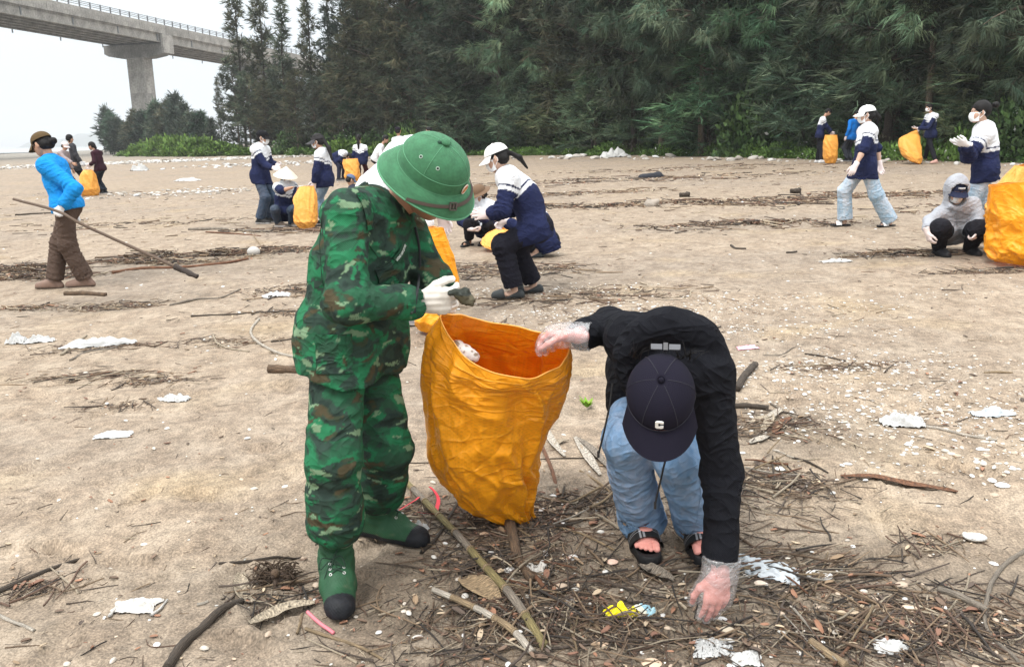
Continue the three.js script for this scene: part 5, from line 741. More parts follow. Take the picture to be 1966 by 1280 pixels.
{
  const { root, topField: tf, botField: bf, hat, hu, hv, hw, J, s } = SO, gold = std(C(0.62, 0.4, 0.05), 0.35, { metalness: 0.4 }), seamM = std(C(0.008, 0.03, 0.016), 0.95);
  // collar and its tabs
  { const cf = new Field(SO.neck.clone().subScalar(0.2), SO.neck.clone().addScalar(0.2), 0.005), n = SO.hc.clone().sub(SO.neck).normalize().multiplyScalar(0.55).add(SO.upN).normalize(), c0 = SO.neck.clone().addScaledVector(n, -0.055), c1 = SO.neck.clone().addScaledVector(n, 0.045);
    cf.cap(c0, c1, 0.098, 0.074, 0.01, { end: true }); cf.cap(c0.clone().addScaledVector(n, -0.03), c1.clone().addScaledVector(n, 0.06), 0.086, 0.065, 0, { cut: true }); const front = SO.frontN.clone().multiplyScalar(0.9).addScaledVector(SO.leftN, 0.1).normalize(); cf.cap(SO.neck.clone().addScaledVector(front, 0.1).addScaledVector(n, 0.08), SO.neck.clone().addScaledVector(front, 0.1).addScaledVector(n, -0.05), 0.055, 0.012, 0, { cut: true });
    part('collar', cf.mesh(camo), camoMat, root);
    const at = cf.seen(771, 410) ?? tf.seen(771, 410); const F = cf.seen(771, 410) ? cf : tf;
    if (at) { const tab = part('collar_tab', patch(F, at, V(0.75, -0.45, 0.3), V(0.6, 0.75, 0), 0.032, 0.05, 0.003), std(C(0.01, 0.085, 0.036), 0.85), root); const n2 = F.normal(at), r = ortho(V(0.8, -0.4, 0.3), n2), u = n2.clone().cross(r), g = [new THREE.TorusGeometry(0.0075, 0.0012, 6, 18)]; for (let i = 0; i < 3; i++) { const b = new THREE.CylinderGeometry(0.0011, 0.0011, 0.015, 6); b.rotateZ((i * Math.PI) / 3); g.push(b); } g.push(new THREE.SphereGeometry(0.0028, 8, 6)); const dot = new THREE.SphereGeometry(0.0018, 6, 5); dot.translate(0.008, -0.014, 0); g.push(dot); const e = mergeGeometries(g); e.applyMatrix4(basis(at.clone().addScaledVector(n2, 0.0055), r, u, n2)); part('emblem', e, gold, tab); } }
  // shoulder strap, name tape, pockets, placket, buttons
  const sew = (name, px, py, right, up, w, h, mat, lift) => { const c = tf.seen(px, py); return c ? part(name, patch(tf, c, V(...right), V(...up), w, h, lift), mat, root) : null; };
  const camoFlat = (px, py, right, up, w, h, name, lift = 0.004) => { const c = tf.seen(px, py); if (!c) return null; const g = patch(tf, c, V(...right), V(...up), w, h, lift, 20, 14); paint(g, (p) => camo(p.clone().add(V(px * 0.37, py * 0.11, 0.3)))); return part(name, g, camoMat, root); };
  camoFlat(706, 404, [0.55, -0.8, 0.3], [0.85, 0.55, 0.2], 0.115, 0.042, 'shoulder_strap', 0.006);
  camoFlat(750, 532, [1, 0.06, 0.2], [0, 1, 0], 0.105, 0.075, 'chest_pocket', 0.0035); camoFlat(751, 514, [1, 0.06, 0.2], [0, 1, 0], 0.118, 0.05, 'pocket_flap', 0.0075);
  camoFlat(640, 680, [1, 0, 0.1], [0, 1, 0], 0.12, 0.12, 'hip_pocket', 0.004); { const c = bf.seen(622, 862); if (c) { const g = patch(bf, c, V(1, 0, 0.2), V(0, 1, 0), 0.1, 0.15, 0.004, 16, 20); paint(g, (p) => camo(p.clone().add(V(3.1, 1.7, 0.4)))); part('thigh_pocket', g, camoMat, root); } }
  { const cv = document.createElement('canvas'); cv.width = 512; cv.height = 128; const g = cv.getContext('2d'); g.fillStyle = '#0a3320'; g.fillRect(0, 0, 512, 128); g.strokeStyle = '#1d5c3c'; g.lineWidth = 8; g.strokeRect(6, 6, 500, 116); g.fillStyle = '#e8ece6'; g.font = 'bold 64px sans-serif'; g.textAlign = 'center'; g.textBaseline = 'middle'; g.fillText('LUONG VAN QUYEN', 256, 68, 460); const t = new THREE.CanvasTexture(cv); t.colorSpace = THREE.SRGBColorSpace; sew('name_tape', 766, 484, [1, 0.1, 0.25], [-0.08, 1, 0], 0.068, 0.027, std(C(0.9, 0.9, 0.9), 0.85, { map: t }), 0.011); }
  { const ln = []; for (const [x, y] of [[796, 436], [803, 468], [806, 500], [805, 532], [800, 560], [795, 600], [790, 660], [785, 700]]) { const h = tf.seen(x, y); if (h) ln.push(h.addScaledVector(tf.normal(h), 0.002)); } if (ln.length > 2) part('zip_placket', tube(ln, 0.0045, 0.0045, 6, 40), std(C(0.006, 0.008, 0.01), 0.7), root); }
  const seam = (name, F, list) => { const ln = []; for (let i = 0; i < list.length - 1; i++) for (let k = 0; k < 6; k++) { const h = F.seen(lerp(list[i][0], list[i + 1][0], k / 6), lerp(list[i][1], list[i + 1][1], k / 6)); if (h) ln.push(h.addScaledVector(F.normal(h), 0.0002)); } if (ln.length > 3) part(name, tube(ln, 0.0013, 0.0013, 5, 50), seamM, root); };
  seam('seam', tf, [[618, 412], [613, 470], [618, 540], [632, 580]]); seam('seam', tf, [[652, 430], [690, 445], [730, 500], [728, 540]]); seam('seam', bf, [[598, 760], [612, 850], [607, 930]]); seam('seam', bf, [[612, 838], [655, 846], [694, 842]]); seam('seam', tf, [[632, 640], [628, 690], [630, 735]]);
  for (const [x, y] of [[672, 544], [790, 600]]) { const h = tf.seen(x, y); if (h) { const g = new THREE.SphereGeometry(0.006, 10, 6); g.scale(1, 1, 0.5); g.translate(h.x, h.y, h.z); part('button', g, std(C(0.012, 0.03, 0.02), 0.5), root); } }
  // canvas boots with rubber toe caps, laces and eyelets
  for (const k of ['R', 'L']) {
    const j = J[k], d = j.td, side = V(d.z, 0, -d.x), gy = plane(j.an.x, j.an.z) + 0.006, at = (a, y, b = 0) => V(j.an.x, gy + y, j.an.z).addScaledVector(d, a).addScaledVector(side, b), f = new Field(at(0, 0).subScalar(0.3), at(0, 0.1).addScalar(0.3), 0.0042), sd = j.an.clone().sub(j.kn).normalize();
    f.cap(at(-0.05, 0.04), at(0.09, 0.042), 0.04, 0.046, 0.02); f.cap(at(0.09, 0.032), at(0.172, 0.026), 0.05, 0.046, 0.03, { n: V(0, 1, 0), s: 0.76 }); f.cap(at(-0.004, 0.09), at(0.075, 0.058), 0.046, 0.042, 0.05); f.cap(at(-0.01, 0.07), j.an.clone().addScaledVector(sd, -0.13), 0.05, 0.052, 0.04, { end: true, wr: { amp: 0.004, lam: 0.035, u: d, c: 0.5, w: 0.4, seed: 3 } }); f.cap(at(-0.055, 0.014), at(0.19, 0.014), 0.043, 0.043, 0.02); f.clip(at(0, 0), V(0, -1, 0), 1);
    f.warp((x, y, z) => 0.0016 * noise(x * 45, y * 45, z * 45));
    const boot = part('canvas_boot', f.mesh((p) => { const q = p.clone().sub(at(0, 0)), a = q.dot(d), y = p.y - gy; if (y < 0.024 || a > 0.166 + 0.35 * Math.max(0, y - 0.025)) return tone([0.012, 0.013, 0.016], p, 0.3, 50); const dirt = sstep(0.2, 0.5, fbm(p.x * 22, p.y * 22, p.z * 22, 2)) * sstep(0.12, 0.03, y); const c = tone(bootC, p, 0.2, 25); return [lerp(c[0], 0.2, dirt * 0.5), lerp(c[1], 0.16, dirt * 0.5), lerp(c[2], 0.1, dirt * 0.5)]; }), vcol(0.6, { bumpMap: weave, bumpScale: 0.0008 }), root);
    const rowsAt = []; for (let i = 0; i < 5; i++) { const a = 0.112 - i * 0.02, y0 = 0.24; for (const e of [-1, 1]) { const p = f.hit(at(a, y0, e * 0.021), V(0, -1, 0), 0.3); if (p) rowsAt.push([i, e, p, f.normal(p)]); } }
    const ring = std(C(0.6, 0.6, 0.58), 0.35, { metalness: 0.5 }); for (const [, , p, n] of rowsAt) { const t = new THREE.TorusGeometry(0.0042, 0.0014, 6, 12), r = ortho(d, n); t.applyMatrix4(basis(p.clone().addScaledVector(n, 0.001), r, n.clone().cross(r), n)); part('eyelet', t, ring, boot); }
    const lace = []; for (let i = 0; i < 5; i++) { const l = rowsAt.find((x) => x[0] === i && x[1] === -1), m = rowsAt.find((x) => x[0] === Math.min(4, i + 1) && x[1] === 1), l2 = rowsAt.find((x) => x[0] === i && x[1] === 1), m2 = rowsAt.find((x) => x[0] === Math.min(4, i + 1) && x[1] === -1); for (const [A, B] of [[l, m], [l2, m2]]) if (A && B) { const c = vl(A[2], B[2], 0.5); f.settle(c); c.addScaledVector(f.normal(c), 0.006); lace.push(tube([A[2], c, B[2]], 0.0022, 0.0022, 5, 8)); } }
    const kn = at(0.02, 0.135); f.settle(kn); kn.addScaledVector(f.normal(kn), 0.006); for (const e of [-1, 1]) { lace.push(tube([kn, kn.clone().addScaledVector(side, 0.03 * e).add(V(0, 0.012, 0)).addScaledVector(d, 0.012), kn.clone().addScaledVector(side, 0.04 * e).add(V(0, -0.022, 0)).addScaledVector(d, 0.022), kn.clone().addScaledVector(side, 0.01 * e).addScaledVector(d, 0.012)], 0.0022, 0.0022, 5, 16)); lace.push(tube([kn, kn.clone().addScaledVector(side, 0.02 * e).add(V(0, -0.03, 0)).addScaledVector(d, 0.03), kn.clone().addScaledVector(side, 0.03 * e).add(V(0, -0.06, 0)).addScaledVector(d, 0.04)], 0.002, 0.002, 5, 10)); }
    part('lace', mergeGeometries(lace), std(C(0.012, 0.035, 0.02), 0.9), boot);
  }
  // pith helmet
  const helm = (a, t, lift = 0) => {
    const ca = Math.cos(a), sa = Math.sin(a), D = (x, y, z) => hat(x, y + 0.074, z + 0.004);
    const bx = 0.098, bz = 0.118, ex = 0.14, ez = ca > 0 ? 0.172 : 0.168; if (t <= 0.64) { const q = (t / 0.64) * 1.5708, r = Math.pow(Math.sin(q), 0.86), y = 0.118 * Math.pow(Math.cos(q), 0.8); return D(sa * bx * r * (1 + lift * 8), y + lift, ca * bz * r * (1 + lift * 8)); }
    const k = (t - 0.64) / 0.36, fl = Math.pow(k, 0.92), dn = 0.012 * k + 0.04 * k * k * (0.75 + 0.5 * ca * ca); return D(sa * lerp(bx, ex, fl), -dn - 0.004 * k + lift, ca * lerp(bz, ez, fl));
  };
  const hn = (a, t) => helm(a + 0.02, t).sub(helm(a - 0.02, t)).cross(helm(a, t + 0.012).sub(helm(a, t - 0.012))).normalize(), out = (a, t, k) => { const n = hn(a, t), p = helm(a, t); if (n.dot(p.clone().sub(hat(0, 0, 0))) < 0) n.negate(); return [p.addScaledVector(n, k), n]; };
  const hg = sheet(88, 46, (u, v) => helm(u * 6.2832, Math.max(0.004, v)), 0.0055, { wrap: true, su: 9, sv: 5 }), hM = new THREE.MeshPhysicalMaterial({ color: C(0.05, 0.195, 0.095), roughness: 0.8, map: dataTex(512, (u, v) => { const k = 0.92 + 0.09 * tnoise(u, v, 6, 2) + 0.06 * tnoise(u, v, 22, 5) + 0.05 * tnoise(u, v, 200, 7); return [k, k, k * 0.98]; }, { srgb: true, rx: 0.3, ry: 0.3 }), side: THREE.DoubleSide, bumpMap: weave, bumpScale: 0.0005, sheen: 0.3, sheenColor: C(0.3, 0.5, 0.4), sheenRoughness: 0.6 });
  const helmet = part('pith_helmet', hg, hM, root), sM = std(C(0.085, 0.25, 0.135), 0.85), ringAt = (t, n = 80) => { const l = []; for (let i = 0; i <= n; i++) l.push(out((i / n) * 6.2832, t, 0.0028)[0]); return l; };
  part('seam', tube(ringAt(0.52), 0.0016, 0.0016, 5, 120), sM, helmet); part('brim_band', tube(ringAt(0.655), 0.0014, 0.0014, 5, 120), sM, helmet); part('brim_edge', tube(ringAt(0.995), 0.0034, 0.0034, 6, 120), sM, helmet);
  for (let i = 0; i < 4; i++) { const l = []; for (let k = 1; k <= 12; k++) l.push(out(i * 1.5708 + 0.0, (k / 12) * 0.52, 0.0028)[0]); part('seam', tube(l, 0.0014, 0.0014, 5, 30), sM, helmet); }
  { const kb = new THREE.SphereGeometry(0.015, 16, 10); kb.scale(1, 0.62, 1); kb.applyMatrix4(basis(hat(0, 0.2, 0.004), hu, hv, hw)); const nb = part('top_knob', kb, hM, helmet); for (const e of [-1, 1]) { const v = new THREE.SphereGeometry(0.006, 8, 6); v.scale(1, 0.6, 1); v.applyMatrix4(basis(hat(0.013 * e, 0.196, 0.012 * e), hu, hv, hw)); part('knob_vent', v, std(C(0.012, 0.05, 0.028), 0.9), nb); } }
  for (const a of [-1.95, -1.28, 1.28, 1.95]) { const [p, n] = out(a, 0.36, 0.003), r = ortho(hv, n), g = new THREE.TorusGeometry(0.0045, 0.0016, 6, 14); g.applyMatrix4(basis(p, r, n.clone().cross(r), n)); const e = part('eyelet', g, std(C(0.3, 0.4, 0.33), 0.5), helmet), h = new THREE.CircleGeometry(0.0042, 12); h.applyMatrix4(basis(p.clone().addScaledVector(n, 0.0004), r, n.clone().cross(r), n)); part('hole', h, std(C(0.005, 0.006, 0.006), 1), e); }
  const leather = std(C(0.062, 0.043, 0.034), 0.5), sa = (u) => lerp(-1.62, 1.5, u), st = (u) => 0.8 + 0.17 * Math.pow(Math.abs(u * 2 - 1), 2.2);
  part('leather_strap', sheet(50, 2, (u, v) => out(sa(u), st(u) + (v - 0.5) * 0.05, 0.0055)[0], 0.003), leather, helmet);
  { const [p, n] = out(-0.62, st(0.32), 0.009), r = ortho(helm(-0.55, 0.8).sub(helm(-0.7, 0.8)), n), u = n.clone().cross(r), g = []; for (const [x, y, w, h] of [[0, 0.011, 0.024, 0.004], [0, -0.011, 0.024, 0.004], [0.011, 0, 0.004, 0.024], [-0.011, 0, 0.004, 0.024], [0, 0, 0.003, 0.022]]) { const b = new THREE.BoxGeometry(w, h, 0.004); b.translate(x, y, 0); g.push(b); } const b = mergeGeometries(g); b.applyMatrix4(basis(p, r, u, n)); part('buckle', b, std(C(0.1, 0.085, 0.075), 0.45, { metalness: 0.4 }), helmet); }
  { const [p, n] = out(-0.1, 0.60, 0.004), up = ortho(hv, n), r = up.clone().cross(n), put = (g, k) => g.applyMatrix4(basis(p.clone().addScaledVector(n, k), r, up, n)); const disc = new THREE.CylinderGeometry(0.0155, 0.0155, 0.003, 28); disc.rotateX(Math.PI / 2); const bd = part('badge', put(disc, 0.001), std(C(0.55, 0.015, 0.012), 0.35), helmet); part('badge_rim', put(new THREE.TorusGeometry(0.0158, 0.0019, 8, 32), 0.002), std(C(0.7, 0.62, 0.5), 0.35, { metalness: 0.3 }), bd); const shp = new THREE.Shape(); for (let i = 0; i < 10; i++) { const a = Math.PI / 2 + (i * Math.PI) / 5, q = i % 2 ? 0.0035 : 0.009; i ? shp.lineTo(Math.cos(a) * q, Math.sin(a) * q) : shp.moveTo(Math.cos(a) * q, Math.sin(a) * q); } part('star', put(new THREE.ExtrudeGeometry(shp, { depth: 0.0012, bevelEnabled: false }), 0.0028), gold, bd); }
}
// what he holds
{ const c = P(884, 566, 2.5), f = new Field(c.clone().subScalar(0.07), c.clone().addScalar(0.07), 0.0035); f.cap(c.clone().add(V(-0.03, 0.006, 0)), c.clone().add(V(0.014, 0.005, 0)), 0.011, 0.016, 0.01); f.cap(c.clone().add(V(0.012, -0.012, 0)), c.clone().add(V(0.03, -0.02, 0.01)), 0.018, 0.014, 0.02); f.warp((x, y, z) => 0.007 * noise(x * 60, y * 60, z * 60) + 0.003 * noise(x * 150, y * 150, z * 150)); solo('debris_clump', f.mesh((p) => tone(p.y > c.y ? [0.03, 0.034, 0.028] : [0.075, 0.065, 0.04], p, 0.5, 60)), vcol(0.7), c, 'dark clump of rubbish pinched in the soldier\'s gloved hand', 'debris'); }

// ---------------------------------------------------------------- the girl in the black hoodie
const dark = [0.0085, 0.009, 0.012];
const GI = person({ label: 'person in a black hoodie and cap bending down to pick up litter', cell: 0.0058, feet: [1280, 1037], s: 1.0, f: -8, neck: [1287, 690, 0.38], mid: [1284, 672, 0.12], pelvis: [1280, 704, -0.14], head: [1268, 772, 0.58], hd: [-10, 50], shR: [1212, 650, 0.24], shL: [1362, 716, 0.42], elR: [1172, 622, 0.0], wrR: [1108, 645, 0.17], elL: [1386, 900, 0.44], wrL: [1383, 1098, 0.55], knR: [1200, 846, 0.2], knL: [1300, 880, 0.24], ftR: [1230, 1036], ftL: [1338, 1040], fyR: 2, fyL: -2, hs: 1.0, wr: 0.0032, fold: 0.01, shoes: 'toes',
  handL: { d: [-0.12, -0.95, 0.16], lat: [-1, 0, 0.25], pn: [0, -0.1, -1], curl: [0.22, 0.22, 0.24, 0.28], spread: -0.045 }, handR: { d: [-1, 0.02, -0.25], lat: [0, 0.3, 1], pn: [0, -1, 0.1], curl: 0.7 }, skin: [0.6, 0.26, 0.22],
  top: { name: 'hoodie', c: plain(dark, 0.2), chest: 0.152, waist: 0.162, arm: 0.064, len: 0.03, cuff: 0.86, sl: 1.96, mat: cloth({ bumpScale: 0.024, specularIntensity: 0.2 }), extra: (f, S) => { const n = S.upN.clone().add(S.hv.clone().multiplyScalar(0.25)).normalize(), a = ortho(S.leftN, n), b = a.clone().cross(n).normalize(), pt = (t, k = 1) => S.neck.clone().addScaledVector(n, 0.015 + 0.03 * Math.cos(t)).addScaledVector(a, Math.sin(t) * 0.138 * k).addScaledVector(b, -Math.cos(t) * 0.112 * k + 0.015); for (let i = 0; i < 20; i++) { const t = -2.5 + (i / 20) * 5, t2 = -2.5 + ((i + 1) / 20) * 5, r = 0.028 + 0.024 * Math.max(0, Math.cos(t)); f.cap(pt(t), pt(t2), r, 0.028 + 0.024 * Math.max(0, Math.cos(t2)), 0.012); f.cap(pt(t, 0.82).addScaledVector(n, -0.045), pt(t2, 0.82).addScaledVector(n, -0.045), 0.035, 0.035, 0.03); } } },
  bottom: { c: denim([0.2, 0.3, 0.45]), wide: 0.95, knee: 0.074, hem: 0.09, to: 1.07, seat: true }, hair: { sides: true },
  hat: { kind: 'cap', c: [0.011, 0.01, 0.018], bend: 1.4 },
  extraSkin: (S) => ['R', 'L'].map((k) => { const j = S.J[k], e = k === 'R' ? 1 : -1, d = j.td, side = V(d.z, 0, -d.x).multiplyScalar(-1), gy = plane(j.an.x, j.an.z) + 0.03, at = (a, y, b = 0) => V(j.an.x, gy + y, j.an.z).addScaledVector(d, a).addScaledVector(side, b * (k === 'R' ? -1 : 1)), f = new Field(at(0, 0).subScalar(0.24), at(0, 0).addScalar(0.24), 0.0032);
    f.cap(at(-0.04, 0.03), at(0.09, 0.024), 0.03, 0.036, 0.02); f.cap(j.an, at(0.05, 0.036), 0.036, 0.028, 0.04); f.cap(j.an, j.an.clone().add(V(0, 0.1, 0)), 0.036, 0.038, 0.03); f.cap(at(0.09, 0.02, 0.02), at(0.1, 0.018, -0.022), 0.02, 0.017, 0.02);
    [[0.026, 0.05, 0.0125], [0.006, 0.052, 0.0088], [-0.0095, 0.044, 0.0083], [-0.0235, 0.035, 0.008], [-0.036, 0.024, 0.0078]].forEach(([b, l, r]) => { f.cap(at(0.1 + l * 0.0, 0.016, b), at(0.1 + l * 0.62, 0.015, b * 1.05), r, r * 1.02, 0.004); f.cap(at(0.1 + l * 0.62, 0.015, b * 1.05), at(0.1 + l, 0.01, b * 1.05), r * 1.02, r * 0.95, 0.003); }); f.clip(at(0, 0), V(0, -1, 0), 1); return f; }) });
{
  const { root, J, topField: tf, botField: bf, hat, hu, hv, hw, dome } = GI;
  // sandals with a plaid strap
  const plaid = dataTex(256, (u, v) => { const l = (x, c) => Math.abs(x - c) < 0.022, a = l(u, 0.36) || l(u, 0.43) || l(u, 0.8) , b = l(v, 0.4) || l(v, 0.55); const k = a && b ? 0.85 : a || b ? 0.55 + 0.12 * Math.sin((u + v) * 300) : 0.035; return [k, k, k * 1.02]; }, { srgb: true });
  for (const k of ['R', 'L']) {
    const j = J[k], d = j.td, side = V(d.z, 0, -d.x), gy = plane(j.an.x, j.an.z) + 0.003, at = (a, y, b = 0) => V(j.an.x, gy + y, j.an.z).addScaledVector(d, a).addScaledVector(side, b), f = new Field(at(0, 0).subScalar(0.25), at(0, 0).addScalar(0.25), 0.0035);
    f.cap(at(-0.055, 0.012), at(0.08, 0.012), 0.038, 0.05, 0.01); f.cap(at(0.08, 0.012), at(0.155, 0.012), 0.05, 0.043, 0.02); f.clip(at(0, 0.03), V(0, 1, 0), 1); f.clip(at(0, 0), V(0, -1, 0), 1); const rimIn = new THREE.Object3D(); f.cap(at(-0.045, 0.05), at(0.13, 0.05), 0.034, 0.044, 0, { cut: true });
    part('sandal_sole', f.mesh(plain([0.012, 0.012, 0.013], 0.2)), vcol(0.6), root);
    part('sandal_strap', sheet(22, 8, (u, v) => { const a = (u - 0.5) * 3.05, c = 0.045 + 0.07 * v; return at(c + 0.014 * Math.cos(a), 0.022 + (0.073 - 0.022 * v) * Math.cos(a), (0.054 + 0.002 * v) * Math.sin(a)); }, 0.006), std(C(0.8, 0.8, 0.8), 0.7, { map: plaid }), root);
  }
  // the letter on the cap
  { const a = -0.02, t = 0.8, p = dome(a, t), nx = dome(a + 0.05, t).sub(dome(a - 0.05, t)).normalize(), ny = dome(a, t - 0.05).sub(dome(a, t + 0.05)).normalize(), n = nx.clone().cross(ny).normalize(), sh = new THREE.Shape(); if (n.dot(p.clone().sub(hat(0, 0, 0))) < 0) n.negate();
    const pts = [[11, 5], [11, 11], [7.5, 13.5], [-7, 13.5], [-11, 10], [-11, -10], [-7, -13.5], [7.5, -13.5], [11, -11], [11, -4.5], [3.5, -4.5], [3.5, -7.5], [-3.5, -7.5], [-3.5, 7.5], [3.5, 7.5], [3.5, 5]]; pts.forEach(([x, y], i) => (i ? sh.lineTo(x * 0.00092, y * 0.00092) : sh.moveTo(x * 0.00092, y * 0.00092)));
    const g = new THREE.ExtrudeGeometry(sh, { depth: 0.003, bevelEnabled: true, bevelSize: 0.0006, bevelThickness: 0.0006, bevelSegments: 1 }), x = ny.clone().cross(n).normalize(); g.applyMatrix4(basis(p.clone().addScaledVector(n, 0.001), x.dot(nx) > 0 ? x : x.clone(), ny, n)); part('cap_letter', g, std(C(0.78, 0.77, 0.74), 0.75), root); }
  for (let i = 0; i < 6; i++) { const l = []; for (let k = 1; k <= 12; k++) { const p = dome((i * Math.PI) / 3 + 0.52, k / 12); l.push(p.addScaledVector(p.clone().sub(hat(0, 0.02, 0)).normalize(), 0.0018)); } part('cap_seam', tube(l, 0.0012, 0.0012, 5, 24), std(C(0.016, 0.015, 0.024), 0.9), root); }
  { const l = []; for (let k = 0; k <= 24; k++) { const a = -1.25 + (2.5 * k) / 24, p = dome(a, 1); l.push(p.addScaledVector(hw, 0.004)); } part('cap_seam', tube(l, 0.0014, 0.0014, 5, 40), std(C(0.016, 0.015, 0.024), 0.9), root); }
  // strap and clip at the back of the cap, loose hair
  { const m = std(C(0.085, 0.088, 0.1), 0.6), b = new THREE.BoxGeometry(0.03, 0.016, 0.006), b2 = b.clone(), c = new THREE.BoxGeometry(0.012, 0.022, 0.012); for (const [g, x] of [[b, -0.024], [b2, 0.024], [c, 0]]) g.applyMatrix4(basis(hat(x + 0.01, 0.1, -0.118), hu, hw.clone().negate(), hv)); part('hair_clip', mergeGeometries([b, b2]), m, root); part('clip_knob', c, std(C(0.03, 0.03, 0.035), 0.3), root);
    const r = rng(8), h = []; for (let i = 0; i < 26; i++) { const x = (r() < 0.5 ? -1 : 1) * (0.035 + 0.05 * r()), o = hat(x, 0.05 + 0.05 * r(), -0.1), e = o.clone().addScaledVector(hu, (r() - 0.3) * 0.07).addScaledVector(hv, 0.02 + 0.035 * r()).addScaledVector(hw, -0.03 * r()); h.push(tube([o, vl(o, e, 0.5).addScaledVector(hv, 0.012), e], 0.0016, 0.0006, 4, 5)); } part('loose_hair', mergeGeometries(h), hairMat, root); }
  const cord = std(C(0.006, 0.006, 0.007), 0.8); for (const l of [[[1176, 735, 2.52], [1172, 770, 2.5], [1164, 810, 2.49], [1156, 845, 2.49], [1149, 872, 2.49]], [[1284, 860, 2.36], [1276, 890, 2.36], [1268, 925, 2.37], [1262, 950, 2.37], [1258, 970, 2.37]]]) { part('drawstring', tube(l.map((a) => P(...a)), 0.0032, 0.0032, 6, 24), cord, root); const e = P(...l[4]), g = new THREE.CylinderGeometry(0.0042, 0.0042, 0.022, 8); g.translate(e.x, e.y, e.z); part('cord_tip', g, std(C(0.02, 0.02, 0.022), 0.4), root); }
  // jeans stitching
  const st = std(C(0.2, 0.3, 0.45), 0.9); for (const list of [[[1342, 905], [1346, 950], [1338, 1000], [1330, 1030]], [[1215, 1028], [1235, 1034], [1255, 1024]], [[1290, 1038], [1312, 1036], [1330, 1026]]]) { const ln = []; for (let i = 0; i < list.length - 1; i++) for (let k = 0; k < 6; k++) { const h = bf.seen(lerp(list[i][0], list[i + 1][0], k / 6), lerp(list[i][1], list[i + 1][1], k / 6)); if (h) ln.push(h.addScaledVector(bf.normal(h), 0.0005)); } if (ln.length > 3) part('stitching', tube(ln, 0.0012, 0.0012, 5, 40), st, root); }
  // thin clear plastic gloves
  const film = new THREE.MeshPhysicalMaterial({ color: C(0.97, 0.97, 0.98), roughness: 0.14, transmission: 0.9, thickness: 0, ior: 1.45, side: THREE.DoubleSide, bumpMap: crumple, bumpScale: 0.012, specularIntensity: 1 });
  for (const k of ['R', 'L']) { const j = J[k], e = 0.26, f = new Field(j.wr.clone().subScalar(e), j.wr.clone().addScalar(e), 0.0042); f.pn0 = j.pn; handInto(f, j.wr, j.hd, j.pn, j.lat, 1, j.curl, 0.007, 0); f.cap(j.wr.clone().addScaledVector(j.hd, 0.05), j.wr.clone().addScaledVector(j.hd, -0.045), 0.052, 0.06, 0.03, { n: j.pn, s: 0.8, end: true }); const cr = (x, y, z) => 0.006 * (0.3 - Math.abs(noise(x * 30, y * 18, z * 30))) + 0.003 * (0.3 - Math.abs(noise(x * 70, y * 45, z * 70))); f.warp(cr); f.cap(j.wr, j.wr.clone().addScaledVector(j.hd, -0.1), 0.05, 0.052, 0, { n: j.pn, s: 0.8, cut: true }); part('plastic_glove', f.mesh(null), film, root); }
}
// the sack between them
sack({ label: 'large bright orange woven sack held open between the soldier and the hoodie', D: [2.98, 2.62], L: [[975, 1000], [902, 970], [856, 922], [838, 868], [831, 800], [829, 740], [830, 690], [834, 648], [849, 604]], R: [[1015, 1007], [1007, 968], [1022, 914], [1025, 870], [1049, 805], [1066, 760], [1078, 715], [1087, 685], [1094, 658]], th: [0.02, 0.07, 0.112, 0.125, 0.125, 0.115, 0.095, 0.06], sag: 0.14, seed: 1, amp: 0.019, mat: sackMat, nu: 180, nv: 140 });
{ const c = P(890, 684, 2.7), f = new Field(c.clone().subScalar(0.09), c.clone().addScalar(0.09), 0.004), a = V(0.8, -0.4, 0.2).normalize(), b = V(0.35, 0.9, 0).normalize(); f.cap(c.clone().addScaledVector(a, -0.03).addScaledVector(b, 0.02), c.clone().addScaledVector(a, 0.03).addScaledVector(b, 0.015), 0.024, 0.022, 0.01); f.cap(c.clone().addScaledVector(b, -0.05), c, 0.03, 0.028, 0.02); f.warp((x, y, z) => 0.004 * noise(x * 70, y * 70, z * 70)); solo('foam_block', f.mesh((p) => tone(noise(p.x * 60, p.y * 60, p.z * 60) > 0.25 ? [0.3, 0.24, 0.18] : [0.7, 0.69, 0.66], p, 0.15, 50)), vcol(0.85), c, 'dirty white foam block sticking up inside the big orange sack', 'foam'); }

// ---------------------------------------------------------------- driftwood, shells and rubbish on the sand
const R5 = rng(1234), rr = (a, b) => a + (b - a) * R5();
const woodTex = dataTex(256, (u, v) => { const k = 0.75 + 0.3 * tnoise(u, v, 40, 3, 5) + 0.18 * tnoise(u, v, 80, 5, 30); return [k, k * 0.97, k * 0.93]; }, { srgb: true });
const wood = (c, o = {}) => std(C(...c), 0.9, { map: woodTex, bumpMap: woodTex, bumpScale: 0.002, ...o });
const WM = { dark: wood([0.085, 0.068, 0.054]), brown: wood([0.17, 0.115, 0.075]), red: wood([0.24, 0.115, 0.065]), tan: wood([0.4, 0.31, 0.2]), pale: wood([0.52, 0.46, 0.37]), grey: wood([0.3, 0.27, 0.235]), bamboo: wood([0.3, 0.26, 0.12]), white: wood([0.62, 0.59, 0.54]) };
const ground = (list, up) => list.map(([x, y, l]) => { const g = G(x, y); g.y += up + (l || 0); return g; });
function stick(name, label, list, r0, r1, mat, { bump = 0.25, cat = 'stick', sides = 8, group } = {}) { const p = ground(list, Math.min(r0, r1) * 0.75); return solo(name, tube(p, r0, r1, sides, Math.max(10, list.length * 6), bump, list[0][0]), mat, p[0].clone(), label, cat, group); }
